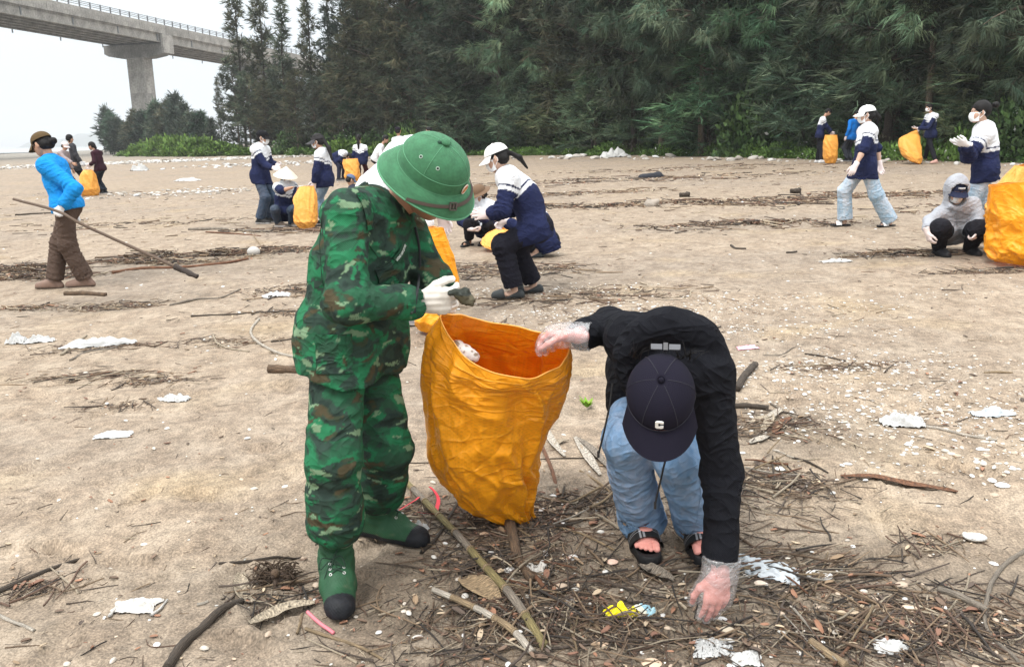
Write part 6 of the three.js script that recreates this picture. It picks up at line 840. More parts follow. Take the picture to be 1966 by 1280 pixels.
// bamboo: joints thicker than the lengths between them, each length a part
function bamboo(label, list, r0, r1, mats, n) {
  const p = ground(list, r0 * 0.9), cv = new THREE.CatmullRomCurve3(p), T = thing('bamboo_pole', p[0], label, 'pole');
  for (let i = 0; i < n; i++) { const q = []; for (let k = 0; k <= 4; k++) q.push(cv.getPointAt(clamp((i + k / 4) / n))); part('segment', tube(q, lerp(r0, r1, i / n), lerp(r0, r1, (i + 1) / n), 10, 8, 0.08, i), mats[i % mats.length], T); if (i) { const c = cv.getPointAt(i / n), t = cv.getTangentAt(i / n); part('joint', tube([c.clone().addScaledVector(t, -0.005), c.clone().addScaledVector(t, 0.005)], lerp(r0, r1, i / n) * 1.16, lerp(r0, r1, i / n) * 1.16, 10, 2), WM.tan, T); } }
  return T;
}
bamboo('long greenish bamboo pole lying from the red ribbon through the debris heap', [[772, 922], [826, 985, 0.01], [880, 1040, 0.015], [928, 1098, 0.02], [985, 1165, 0.015], [1047, 1248]], 0.0125, 0.0145, [WM.bamboo, WM.grey, WM.bamboo], 9);
bamboo('pale brownish bamboo pole lying across the front of the debris heap', [[832, 1142], [880, 1166, 0.01], [935, 1194, 0.012], [985, 1226, 0.01], [1022, 1258]], 0.0095, 0.0115, [WM.white, WM.tan], 5);
for (const a of [
  ['branch', 'thick dark branch with grey bark at the bottom edge, pointing up to the root clump', [[322, 1292], [350, 1250], [396, 1206], [430, 1180], [464, 1156]], 0.0155, 0.012, WM.dark],
  ['branch', 'dark broken branch at the left edge, half covered in dry grass', [[-30, 1150], [40, 1122], [95, 1100], [150, 1067]], 0.011, 0.006, WM.dark],
  ['branch', 'thin purplish brown branch left of the front boot, above the root clump', [[420, 1080], [478, 1081], [530, 1074], [575, 1058], [612, 1040]], 0.0055, 0.004, WM.dark],
  ['stick', 'straight tan stick below the toe of the front boot', [[586, 1203], [640, 1224], [690, 1245], [738, 1270]], 0.006, 0.004, WM.tan],
  ['stick', 'short tan stick standing out of the sand beside the pink tube', [[580, 1178], [575, 1197], [570, 1216]], 0.005, 0.0045, WM.tan],
  ['branch', 'reddish brown peeled stick right of the orange sack', [[1034, 843], [1050, 880], [1062, 915], [1071, 943]], 0.009, 0.0075, WM.red],
  ['branch', 'curved dark twig at the foot of the reddish stick', [[1084, 938], [1075, 955], [1052, 962], [1020, 966]], 0.005, 0.003, WM.dark],
  ['stick', 'tan reed pointing at the left trouser leg of the person in the hoodie', [[1114, 905], [1146, 928], [1180, 956]], 0.006, 0.005, WM.tan],
  ['stick', 'long thin dark rod lying behind the orange sack', [[762, 892], [830, 889], [950, 886], [1080, 880], [1150, 878]], 0.0032, 0.0028, WM.dark],
  ['root', 'long curved pale root sweeping down the right edge', [[1975, 1052], [1934, 1078], [1908, 1110], [1894, 1160], [1894, 1195], [1912, 1226], [1945, 1258], [1968, 1288]], 0.0085, 0.0055, WM.grey],
  ['root', 'thin forked pale root to the left of the long curved one', [[1862, 1092], [1858, 1122], [1840, 1148], [1822, 1170], [1806, 1186]], 0.004, 0.003, WM.pale],
  ['branch', 'dark stick ending in a frayed tip below the pale root', [[1802, 1130], [1838, 1144], [1868, 1158], [1896, 1172]], 0.011, 0.012, WM.grey],
  ['stick', 'long brown stick running from the black sleeve down to the right', [[1415, 1032], [1480, 1072], [1560, 1112], [1630, 1140], [1700, 1165], [1756, 1203]], 0.005, 0.004, WM.brown],
  ['branch', 'dark stick bent round the front of the white grey shell', [[1470, 1132], [1510, 1150], [1552, 1163], [1600, 1158], [1636, 1150]], 0.0055, 0.004, WM.dark],
  ['plank', 'short tan plank at the bottom edge, right of the plastic bag', [[1556, 1238], [1590, 1262], [1625, 1290]], 0.013, 0.012, WM.tan],
  ['branch', 'dark square log on the litter right of the black sleeve', [[1396, 784], [1432, 783], [1476, 785]], 0.016, 0.014, WM.dark],
  ['stick', 'thin grey stick crossing the log behind the black sleeve', [[1480, 775], [1510, 792], [1545, 812]], 0.0055, 0.004, WM.grey],
  ['stick', 'dark stick among the litter half way down the right side', [[1523, 884], [1550, 895], [1590, 912]], 0.006, 0.004, WM.dark],
  ['branch', 'dark burnt board with a pale spot, upright right of the black shoulder', [[1414, 752], [1430, 730], [1450, 706]], 0.022, 0.02, WM.dark],
  ['branch', 'straight dark rod lying left of the camouflage jacket', [[366, 609], [440, 605], [510, 601], [575, 598]], 0.009, 0.008, WM.dark],
  ['branch', 'grey branch lying above the straight dark rod', [[326, 588], [375, 578], [420, 570], [462, 558]], 0.012, 0.008, WM.grey],
  ['root', 'white curved root shaped like a hook beside the camouflage jacket', [[497, 614], [482, 628], [486, 648], [510, 668], [540, 682], [585, 692]], 0.011, 0.01, WM.white],
  ['plank', 'short brown plank sticking out behind the camouflage jacket', [[516, 716], [550, 716], [590, 715]], 0.03, 0.03, WM.brown],
  ['root', 'pale bent twig left of the white hook shaped root', [[408, 642], [416, 656], [440, 668], [478, 677]], 0.008, 0.006, WM.pale],
  ['stick', 'dark twig between the white root and the jacket', [[520, 656], [545, 652], [575, 648]], 0.007, 0.006, WM.dark],
  ['branch', 'grey driftwood stick leaning across the white plastic sheet', [[118, 684], [140, 664], [166, 645]], 0.011, 0.008, WM.pale],
  ['branch', 'forked grey driftwood below the white plastic sheet', [[134, 693], [170, 677], [212, 672], [242, 660]], 0.009, 0.006, WM.grey],
  ['branch', 'thin crooked driftwood twig right of the white plastic sheet', [[225, 668], [262, 664], [296, 668], [322, 655]], 0.007, 0.005, WM.brown],
  ['branch', 'long brown branch lying across the wrack behind the pole', [[215, 525], [270, 517], [350, 512], [430, 506], [476, 498]], 0.022, 0.014, WM.red],
  ['branch', 'brown branch under the trousers of the blue jacket person', [[-20, 524], [40, 522], [92, 520]], 0.02, 0.016, WM.red],
  ['plank', 'brown plank lying by the shoes of the blue jacket person', [[124, 566], [160, 566], [202, 568]], 0.024, 0.022, WM.brown],
  ['branch', 'brown stick between the shoes and the pole tip', [[182, 497], [230, 495], [290, 500]], 0.015, 0.012, WM.brown],
  ['branch', 'long grey pole lying between the pole tip and the conical hat', [[362, 441], [420, 441], [480, 444], [520, 446]], 0.026, 0.02, WM.grey],
  ['branch', 'thin brown pole lying right under the long grey one', [[395, 447], [450, 450], [500, 453]], 0.013, 0.01, WM.red],
  ['stick', 'thin leaning reed stuck in the sand near the grey buoy', [[486, 452], [498, 470, 0.02], [508, 486]], 0.007, 0.006, WM.tan],
  ['branch', 'dark stick far left behind the pole of the blue jacket person', [[28, 413], [60, 411], [100, 409]], 0.018, 0.015, WM.dark],
  ['branch', 'black curved bark piece alone on the bare sand', [[1404, 473], [1416, 479], [1433, 479]], 0.016, 0.011, WM.dark],
  ['branch', 'small black stick alone on the bare sand right of the curved bark', [[1511, 488], [1520, 487], [1530, 484]], 0.013, 0.011, WM.dark],
  ['stick', 'dark stick at the back of the black hoodie', [[1355, 637], [1372, 634], [1384, 630]], 0.007, 0.006, WM.dark],
  ['branch', 'thin forked twig on the sand between the shells', [[1466, 682], [1500, 680], [1520, 670], [1541, 662]], 0.006, 0.004, WM.grey],
  ['stick', 'thin dark reed lying on the sand left of the shells', [[1546, 680], [1580, 686], [1625, 694]], 0.006, 0.005, WM.dark],
  ['stick', 'pale reed lying on the sand near the right edge', [[1890, 716], [1915, 717], [1945, 718]], 0.007, 0.006, WM.tan],
  ['branch', 'thick brown broken branch under the soldier\'s bamboo, in the heap', [[885, 1105], [912, 1085], [928, 1065], [945, 1052]], 0.014, 0.01, WM.dark],
  ['branch', 'flat reddish trunk piece leaning from the sack tip into the heap', [[978, 1008], [985, 1045, 0.01], [998, 1085, 0.015], [1022, 1120]], 0.022, 0.016, WM.brown],
  ['branch', 'long reddish root running down from the flat trunk piece', [[1010, 1090], [1032, 1120, 0.01], [1060, 1150], [1092, 1172]], 0.009, 0.006, WM.red],
  ['branch', 'dark stick beside the left boot, running under the bamboo', [[808, 1062], [838, 1035], [862, 1000], [880, 968]], 0.007, 0.006, WM.dark],
  ['stick', 'thin pale reed lying across the heap above the chip bag', [[964, 1132], [1000, 1105, 0.03], [1040, 1072, 0.02]], 0.004, 0.003, WM.pale],
  ['stick', 'white curved reed in front of the sandals', [[1216, 1124], [1250, 1140], [1300, 1142], [1316, 1130], [1306, 1118], [1290, 1114]], 0.0035, 0.003, WM.pale],
  ['stick', 'white reed lying over the yellow chip bag', [[1158, 1198], [1200, 1186, 0.02], [1240, 1176, 0.015], [1272, 1162]], 0.0035, 0.003, WM.pale],
  ['stick', 'pink plastic tube under the toe of the front boot', [[590, 1176], [612, 1192], [640, 1212]], 0.0062, 0.0062, std(C(0.55, 0.17, 0.2), 0.5)],
  ['stalk', 'white broken plant stalk at the lower left edge', [[-10, 1180], [22, 1198], [44, 1208], [66, 1219]], 0.0058, 0.005, WM.white],
  ['stick', 'small white stick right of the white rag', [[378, 1164], [390, 1162], [400, 1159]], 0.0055, 0.0055, WM.white],
  ['cane', 'white cane with a scrap of plastic at its left end', [[1755, 814], [1800, 824], [1860, 835], [1915, 845]], 0.0075, 0.0065, WM.white],
]) stick(a[0], a[1], a[2], a[3], a[4], a[5]);
// flat strips: palm leaf, slivers, bark
function strip(name, label, list, w, mat, cat = 'leaf', curl = 0.25) { const p = ground(list, 0.008), cv = new THREE.CatmullRomCurve3(p); return solo(name, sheet(Math.max(12, list.length * 6), 4, (u, v) => { const c = cv.getPointAt(u), t = cv.getTangentAt(u), s = V(-t.z, 0, t.x).normalize(), k = w * (0.25 + 0.75 * Math.sin(Math.PI * clamp(u * 0.9 + 0.06))) * (v - 0.5); return c.addScaledVector(s, k).add(V(0, curl * Math.abs(k) + 0.004 * noise(u * 6, v * 3, list[0][0]), 0)); }, 0.002), mat, p[0].clone(), label, cat); }
strip('palm_strip', 'long reddish brown palm strip lying alone on the right', [[1614, 920], [1680, 924], [1740, 928], [1796, 936], [1838, 950]], 0.05, wood([0.22, 0.105, 0.055]), 'leaf');
strip('wood_sliver', 'grey split wood sliver left of the jeans', [[1104, 838], [1130, 880], [1152, 918]], 0.045, WM.white, 'wood'); strip('wood_sliver', 'second grey wood sliver, touching the left trouser leg', [[1110, 840], [1140, 868], [1168, 905]], 0.04, WM.grey, 'wood');
strip('wood_sliver', 'pale wood sliver near the top right corner of the sack bottom', [[1046, 818], [1060, 850], [1084, 878]], 0.04, WM.white, 'wood'); strip('wood_sliver', 'short pale wood chip beside the pale sliver', [[1064, 858], [1078, 850], [1092, 846]], 0.03, WM.pale, 'wood');
strip('bamboo_sheath', 'long pale bamboo sheath lying in front of the root clump', [[480, 1200], [510, 1180], [550, 1166], [604, 1162]], 0.055, WM.pale, 'leaf', 0.5); strip('bamboo_sheath', 'curled pale leaf sheath standing at the left of the root clump', [[462, 1100], [462, 1122], [468, 1142], [482, 1154]], 0.05, WM.pale, 'leaf', 0.8);
strip('bark_piece', 'wide torn piece of tan bark in the middle of the heap', [[888, 1112], [915, 1132, 0.01], [955, 1160]], 0.1, WM.tan, 'bark', 0.2); strip('bark_piece', 'greyish boat shaped bark in front of the left sandal', [[1228, 1086], [1258, 1105], [1292, 1120]], 0.06, WM.grey, 'bark', 0.7);
strip('bark_piece', 'orange brown bark chip left of the yellow chip bag', [[1125, 1192], [1131, 1180], [1140, 1162]], 0.03, wood([0.26, 0.125, 0.055]), 'bark', 0.3);
for (let i = 0; i < 5; i++) strip('bark_piece', `pale driftwood splinter ${['lying flat at the left', 'leaning on its neighbour', 'standing steepest', 'at the right end', 'lowest'][i]} of the pile right of the hoodie`, [[[1470, 812], [1490, 796], [1500, 785]], [[1462, 830], [1476, 815], [1482, 796]], [[1485, 835], [1500, 818], [1520, 806]], [[1476, 842], [1455, 850], [1440, 858]], [[1440, 815], [1460, 808], [1484, 800]]][i], 0.045, [WM.white, WM.pale, WM.red][i % 3], 'wood', 0.4);
// crumpled plastic and cloth
function scrap(name, label, px, py, w, d, h, mat, { turn = 0, seed = 1, cat = 'rubbish', n = 32 } = {}) { const c = G(px, py); return solo(name, sheet(n, n, (u, v) => { const e = 1 + 0.3 * noise(u * 2.6 + seed, v * 2.6, seed), x = (u - 0.5) * w * e, z = (v - 0.5) * d * e, q = V(x * Math.cos(turn) - z * Math.sin(turn), 0, x * Math.sin(turn) + z * Math.cos(turn)).add(c), k = Math.sin(Math.PI * u) * Math.sin(Math.PI * v); q.y = gh(q.x, q.z) + 0.003 + h * (0.5 * k + 1.0 * Math.abs(noise(u * 4 + seed * 3, v * 4, seed)) * (0.3 + k) + 0.42 * Math.abs(noise(u * 9 + seed, v * 9, 2))); return q; }, 0.0015, { su: w * 4, sv: d * 4 }), mat, c.clone(), label, cat); }
const film = std(C(0.43, 0.43, 0.42), 0.4, { bumpMap: crumple, bumpScale: 0.0025 }), filmBlue = std(C(0.38, 0.41, 0.43), 0.35), rag = std(C(0.46, 0.44, 0.41), 0.9, { bumpMap: crumple, bumpScale: 0.004 });
const inkTex = dataTex(256, (u, v) => { const a = tnoise(u, v, 9, 2), b = Math.abs(tnoise(u, v, 26, 6)); const k = b < 0.035 || a > 0.55 ? 0.25 : 0.86; return [k, k, k]; }, { srgb: true });
scrap('plastic_bag', 'crumpled white plastic bag with grey print right under the reaching hand', 1368, 1250, 0.105, 0.085, 0.026, std(C(0.5, 0.5, 0.49), 0.4, { map: inkTex, bumpMap: crumple, bumpScale: 0.0015 }), { seed: 4, turn: 0.1 });
scrap('white_rag', 'white rag with frayed ends alone on the sand at the lower left', 262, 1168, 0.15, 0.08, 0.022, rag, { seed: 7, turn: 0.05 });
{ const p = ground([[210, 1190], [222, 1172], [238, 1160]], 0.008); solo('rag_strip', tube(p, 0.006, 0.003, 6, 10, 0.5, 3), rag, p[0].clone(), 'twisted frayed strip at the left end of the white rag', 'rubbish'); const q = ground([[290, 1188], [306, 1176], [322, 1158]], 0.008); solo('rag_strip', tube(q, 0.006, 0.003, 6, 10, 0.5, 5), rag, q[0].clone(), 'twisted frayed strip at the right end of the white rag', 'rubbish'); }
{ const chip = dataTex(256, (u, v) => { const a = tnoise(u, v, 6, 3); return u < 0.42 + 0.08 * a ? [0.95, 0.88, 0.08] : u < 0.5 ? [0.92, 0.92, 0.85] : v > 0.45 + 0.1 * a ? [0.12, 0.5, 0.75] : [0.6, 0.75, 0.8]; }, { srgb: true }); scrap('snack_wrapper', 'torn snack wrapper, yellow and blue, in the middle of the litter', 1206, 1174, 0.15, 0.055, 0.03, std(C(0.95, 0.95, 0.95), 0.3, { map: chip }), { seed: 2, turn: -0.25 }); }
scrap('plastic_sheet', 'long white sheet of plastic folded over the driftwood on the left', 195, 664, 0.5, 0.11, 0.06, film, { seed: 3, turn: -0.1 });
scrap('plastic_bag', 'white plastic bag, the left one of two close together at the far left', 34, 658, 0.14, 0.1, 0.07, film, { seed: 5 }); scrap('plastic_bag', 'white torn plastic bag, the right one of two close together at the far left', 76, 656, 0.2, 0.08, 0.05, film, { seed: 6, turn: -0.2 });
scrap('plastic_bag', 'flat white plastic scrap alone left of the soldier\'s trouser leg', 218, 840, 0.17, 0.08, 0.025, film, { seed: 8, turn: -0.3 }); scrap('plastic_bag', 'small crumpled white plastic right of the brown dry grass', 336, 768, 0.17, 0.07, 0.04, film, { seed: 9, turn: 0.2 });
scrap('plastic_bag', 'white plastic scrap hooked on the left end of the white cane', 1732, 812, 0.2, 0.12, 0.06, film, { seed: 10, turn: 0.25 }); scrap('plastic_bag', 'bluish torn plastic film among the shells on the right', 1905, 793, 0.19, 0.1, 0.03, filmBlue, { seed: 11 });
scrap('plastic_bag', 'long flat white foam strip on the bare sand left of the grey hoodie', 1606, 503, 0.3, 0.08, 0.03, film, { seed: 12 }); scrap('pink_scrap', 'small pink scrap behind the black hoodie', 1434, 668, 0.13, 0.08, 0.015, std(C(0.72, 0.35, 0.42), 0.6), { seed: 13 });
scrap('plastic_bag', 'creased grey plastic at the right of the black sleeve', 1478, 1098, 0.22, 0.13, 0.03, filmBlue, { seed: 14, turn: 0.5 }); scrap('plastic_bag', 'white plastic pieces below the pale root on the right', 1712, 1240, 0.1, 0.06, 0.018, film, { seed: 15 });
scrap('plastic_bag', 'white plastic scrap at the bottom edge right of the printed bag', 1432, 1272, 0.08, 0.06, 0.016, film, { seed: 16 }); scrap('plastic_bag', 'white plastic sheet lying with the wrack left of the camouflage jacket', 530, 568, 0.26, 0.1, 0.04, film, { seed: 17, turn: -0.2 });
scrap('white_wrap', 'white paper stuck round the flat trunk piece in the heap', 1024, 1096, 0.07, 0.07, 0.035, rag, { seed: 18, turn: 0.6 }); scrap('plastic_bag', 'white scrap beside the left boot toe', 800, 1022, 0.08, 0.05, 0.03, film, { seed: 19 });
scrap('foam_board', 'white foam board lying flat, nearest of two left of the conical hat', 360, 347, 0.9, 0.35, 0.12, film, { seed: 20 }); scrap('foam_heap', 'white foam heap further left on the sand behind the pole', 268, 328, 0.9, 0.4, 0.35, film, { seed: 21 }); scrap('foam_heap', 'big white plastic heap at the foot of the grove', 1180, 302, 1.3, 0.5, 0.38, film, { seed: 22 });
{ const pts = [[[766, 992], [782, 982], [800, 972], [806, 966]], [[826, 948], [836, 958], [842, 972], [838, 988]], [[802, 996], [820, 998], [838, 1000]]], red = std(C(0.62, 0.03, 0.05), 0.55), g = pts.map((l) => { const p = ground(l, 0.02), cv = new THREE.CatmullRomCurve3(p); return sheet(14, 2, (u, v) => { const c = cv.getPointAt(u), t = cv.getTangentAt(u), s = V(-t.z, 0.5, t.x).normalize(); return c.addScaledVector(s, (v - 0.5) * 0.016); }, 0.0015); }); const at = G(805, 980); solo('red_ribbon', mergeGeometries(g), red, at, 'torn red ribbon caught on the bamboo next to the left boot', 'ribbon'); }
{ const at = G(1127, 784), L = new Leaves(), r = rng(4); for (let i = 0; i < 12; i++) { const a = i * 0.9, d = V(Math.cos(a), 0.5 + r(), Math.sin(a)).normalize(); L.leaf(at.clone().add(V(0, 0.01, 0)), d, 0.05 + 0.03 * r(), 0.012, d.clone().cross(V(0, 1, 0)).normalize(), [0.13 + 0.1 * r(), 0.25 + 0.1 * r(), 0.03]); } solo('sprout', L.build(), leafMat, at, 'tiny green sprout alone on the sand between sack and hoodie', 'plant'); }
{ const c = G(487, 490).add(V(0, 0.05, 0)), g = new THREE.SphereGeometry(0.075, 20, 14); g.scale(1.1, 0.85, 1); g.translate(c.x, c.y, c.z); solo('float', g, std(C(0.42, 0.4, 0.37), 0.7), c, 'round grey fishing float lying at the end of the wrack line', 'float'); }
{ const c = G(1248, 342), f = new Field(c.clone().subScalar(0.5), c.clone().addScalar(0.5), 0.03); f.cap(c.clone().add(V(-0.25, 0.03, 0)), c.clone().add(V(0.25, 0.05, 0)), 0.08, 0.12, 0.1); f.warp((x, y, z) => 0.04 * noise(x * 6, y * 6, z * 6)); solo('dark_bundle', f.mesh(plain([0.03, 0.032, 0.04])), vcol(0.8), c, 'dark bundle lying alone on the far sand below the slim bare trunk', 'rubbish'); }
{ const c = G(1254, 396), f = new Field(c.clone().subScalar(0.4), c.clone().addScalar(0.4), 0.022); f.cap(c.clone().add(V(-0.06, 0.03, 0)), c.clone().add(V(0.07, 0.07, 0)), 0.09, 0.06, 0.1); f.warp((x, y, z) => 0.05 * noise(x * 9, y * 9, z * 9)); solo('stone', f.mesh(plain([0.3, 0.26, 0.22])), vcol(0.9), c, 'grey brown lump standing on the bare sand in the middle distance', 'stone'); }
for (const [px, py, s, label] of [[1314, 378, 0.1, 'short brown log stump in the middle distance'], [1527, 371, 0.1, 'short brown log stump left of the striding girl']]) { const c = G(px, py); const p = [c.clone().add(V(-s, 0.04, 0)), c.clone().add(V(0, 0.05, 0.01)), c.clone().add(V(s, 0.05, 0))]; solo('log_stump', tube(p, 0.045, 0.06, 9, 8, 0.5, px), WM.dark, c, label, 'log'); }
// the root clump beside the boot: a tangle of fibres round a knob
{ const c = G(528, 1112).add(V(0, 0.035, 0)), T = thing('root_clump', c, 'tangled brown root clump with a round knob left of the front boot', 'roots'), g = [], r = rng(6); for (let i = 0; i < 190; i++) { const a = r() * 6.28, o = c.clone().add(V((r() - 0.5) * 0.13, (r() - 0.6) * 0.05, (r() - 0.5) * 0.08)), l = 0.02 + 0.05 * r(), e = o.clone().add(V(Math.cos(a) * l, (r() - 0.35) * 0.04, Math.sin(a) * l)), m = vl(o, e, 0.5).add(V((r() - 0.5) * 0.02, 0.015 * r(), (r() - 0.5) * 0.02)); g.push(tube([o, m, e], 0.0035 * (0.4 + r()), 0.001, 4, 4)); } part('fibres', mergeGeometries(g), WM.brown, T); const f = new Field(c.clone().subScalar(0.12), c.clone().addScalar(0.12), 0.004); f.cap(c.clone().add(V(-0.035, -0.02, 0)), c.clone().add(V(0.04, -0.015, 0.0)), 0.026, 0.024, 0.02); f.cap(c.clone().add(V(0.014, -0.03, 0.04)), c.clone().add(V(0.01, 0.005, 0.03)), 0.011, 0.012, 0.01); f.warp((x, y, z) => 0.012 * noise(x * 50, y * 50, z * 50)); part('core', f.mesh(plain([0.07, 0.05, 0.038], 0.5)), vcol(0.95), T); const k = new THREE.SphereGeometry(0.0155, 14, 10); k.translate(c.x + 0.012, c.y + 0.02, c.z + 0.03); part('knob', k, WM.brown, T); }

// broken reeds and pale sticks caught in the heap
{ const r = rng(55); for (let i = 0; i < 62; i++) { const [cx, cy, sx, sy] = [[1000, 1075, 90, 70], [1060, 1190, 130, 60], [1120, 1000, 60, 70], [1500, 1110, 110, 45], [1600, 1220, 130, 40], [1480, 900, 50, 70]][i % 6], px = cx + (r() + r() - 1) * sx, py = Math.min(1265, cy + (r() + r() - 1) * sy), g = G(px, py), a = i % 6 < 2 ? 0.9 + 0.9 * (r() - 0.5) * 2 : r() * 6.28, l = 0.05 + 0.11 * r(), d = V(Math.cos(a) * l, 0, Math.sin(a) * l), up = 0.006 + 0.022 * r(), pt = (k, b) => { const p = g.clone().addScaledVector(d, k); p.y = gh(p.x, p.z) + up * (1 + 0.7 * k * (r() - 0.3)); p.x += b * d.z; p.z -= b * d.x; return p; }; solo('reed', tube([pt(-1, 0), pt(-0.2, 0.06 * (r() - 0.5)), pt(0.4, 0.06 * (r() - 0.5)), pt(1, 0)], 0.0025 + 0.0035 * r(), 0.002 + 0.002 * r(), 7, 10, 0.25, i), [WM.pale, WM.tan, WM.brown, WM.white, WM.red, WM.tan, WM.dark][i % 7], g, 'broken reed or stick lying on top of the debris in the foreground', 'reed', 'broken reeds on the foreground debris'); } }

// ---- many small things: the largest are things of their own, the rest lies as litter
function twigGeo(seed, bend) { const r = rng(seed), p = []; const k = (r() - 0.5) * bend; for (let i = 0; i < 5; i++) p.push(V(-0.5 + i / 4, 0.04 * bend * (r() - 0.2), k * Math.sin(i * 0.7 + seed) + 0.12 * bend * (r() - 0.5))); return tube(p, 0.024, 0.011, 5, 6, 0.3, seed); }
function flakeGeo(seed) { return sheet(4, 3, (u, v) => V((u - 0.5) * (1 + 0.3 * noise(v * 3, seed, 1)), 0.1 * Math.sin(u * 3 + seed) + 0.12 * (v - 0.5) ** 2 * 4, (v - 0.5) * 0.42 * (0.6 + 0.6 * Math.sin(Math.PI * u))), 0.04); }
function shellGeo(seed) { return sheet(10, 5, (u, v) => { const a = u * 6.2832, q = v, rib = 1 + 0.03 * Math.sin(a * 9); return V(Math.cos(a) * 0.5 * Math.sin(q * 1.5) * rib * (1 + 0.12 * Math.cos(a * 2 + seed)), 0.26 * Math.cos(q * 1.5), Math.sin(a) * 0.42 * Math.sin(q * 1.5) * rib); }, 0.035, { wrap: true }); }
function foamGeo(seed) { const g = new THREE.IcosahedronGeometry(0.5, 1), p = g.attributes.position; for (let i = 0; i < p.count; i++) { const v = V(p.getX(i), p.getY(i), p.getZ(i)), k = 1 + 0.45 * noise(v.x * 2.1 + seed, v.y * 2.1, v.z * 2.1); p.setXYZ(i, v.x * k * 1.25, v.y * k * 0.5, v.z * k * 0.8); } g.computeVertexNormals(); return g; }
const BIT = { twig: [twigGeo(1, 0.15), twigGeo(2, 0.5), twigGeo(3, 1.3), twigGeo(4, 0.1)], flake: [flakeGeo(1), flakeGeo(2.4), flakeGeo(5)], shell: [shellGeo(0), shellGeo(2)], foam: [foamGeo(3), foamGeo(8)] };
const BITC = { twig: [[0.085, 0.062, 0.047], [0.17, 0.115, 0.075], [0.25, 0.175, 0.11], [0.4, 0.33, 0.24], [0.045, 0.036, 0.03], [0.14, 0.085, 0.058], [0.1, 0.075, 0.06]], flake: [[0.15, 0.1, 0.07], [0.27, 0.19, 0.12], [0.42, 0.33, 0.23], [0.09, 0.065, 0.05], [0.27, 0.14, 0.085], [0.2, 0.105, 0.07]], shell: [[0.52, 0.5, 0.46], [0.46, 0.41, 0.35], [0.58, 0.57, 0.55], [0.4, 0.31, 0.23]], foam: [[0.5, 0.48, 0.45], [0.4, 0.37, 0.33], [0.56, 0.56, 0.55], [0.3, 0.27, 0.23]] };
const bitMat = { twig: std(C(1, 1, 1), 0.9, { bumpMap: woodTex, bumpScale: 0.002 }), flake: std(C(1, 1, 1), 0.85), shell: std(C(1, 1, 1), 0.45), foam: std(C(1, 1, 1), 0.8) };
const heap = { twig: [[], [], [], []], flake: [[], [], []], shell: [[], []], foam: [[], []] }, M4 = new THREE.Matrix4(), EU = new THREE.Euler(), QU = new THREE.Quaternion();
const gauss = () => (R5() + R5() + R5() - 1.5) * 0.95;
function lay(kind, x, z, size, lift = 0, tilt = 0.18, yaw = null) {
  const v = Math.floor(R5() * BIT[kind].length), c = BITC[kind][Math.floor(R5() * BITC[kind].length)], k = 0.75 + 0.5 * R5();
  EU.set((R5() - 0.5) * tilt, yaw === null ? R5() * 6.2832 : yaw + (R5() - 0.5) * 0.9, (R5() - 0.5) * tilt, 'YXZ'); if (kind === 'shell' && R5() < 0.25) EU.x += Math.PI;
  const far = Math.max(1, -z / 5), th = kind === 'twig' ? (Math.min(0.0034, 0.0008 + size * 0.009) / 0.024) * rr(0.5, 1.7) * Math.min(far, 2.8) : size * rr(0.6, 1.2);
  heap[kind][v].push({ p: V(x, gh(x, z) + lift + (kind === 'twig' ? th * 0.02 : kind === 'flake' ? 0.004 : kind === 'foam' ? size * 0.14 : 0.001), z), q: QU.setFromEuler(EU).clone(), s: V(size, kind === 'foam' ? size : th, kind === 'twig' ? th : size * rr(0.6, 1.1)), c: [c[0] * k, c[1] * k, c[2] * k], big: size });
}
const x0 = (a, rx, c) => c.x + a * rx;
function drift(px, py, rx, rz, n, mix, { lift = 0, yaw = null, size = 1 } = {}) {
  const c = G(px, py); for (let i = 0; i < n; i++) { const a = gauss(), b = gauss(), x = c.x + a * rx, z = c.z + b * rz + (rx > 1.2 && mix !== MW ? rz * (1.6 * noise(x0(a, rx, c) * 0.55, px, 1) + 0.8 * noise(x0(a, rx, c) * 1.7, px, 2)) : 0); if (rx > 1.2 && mix !== MW && noise(x * 0.8, px, z * 2) < -0.12 && R5() < 0.8) continue; if (z > -1.5) continue; const pick = R5(); let acc = 0, kind = 'twig'; for (const k in mix) { acc += mix[k]; if (pick < acc) { kind = k; break; } } const up = lift * R5() * Math.exp(-(a * a + b * b) * 2), sz = { twig: 0.02 + 0.24 * R5() ** 2.8, flake: 0.007 + 0.04 * R5() ** 3, shell: 0.006 + 0.024 * R5() ** 2.4, foam: 0.018 + 0.1 * R5() ** 3 }[kind] * size; lay(kind, x, z, sz, up, lift ? 0.3 : 0.14, yaw); }
}
const MX = { twig: 0.8, flake: 0.17, shell: 0.03 }, MF = { twig: 0.4, flake: 0.57, shell: 0.03 }, MR = { twig: 0.3, flake: 0.68, shell: 0.02 }, MS = { shell: 0.9, flake: 0.06, twig: 0.04 }, MW = { foam: 0.5, shell: 0.15, twig: 0.2, flake: 0.15 };
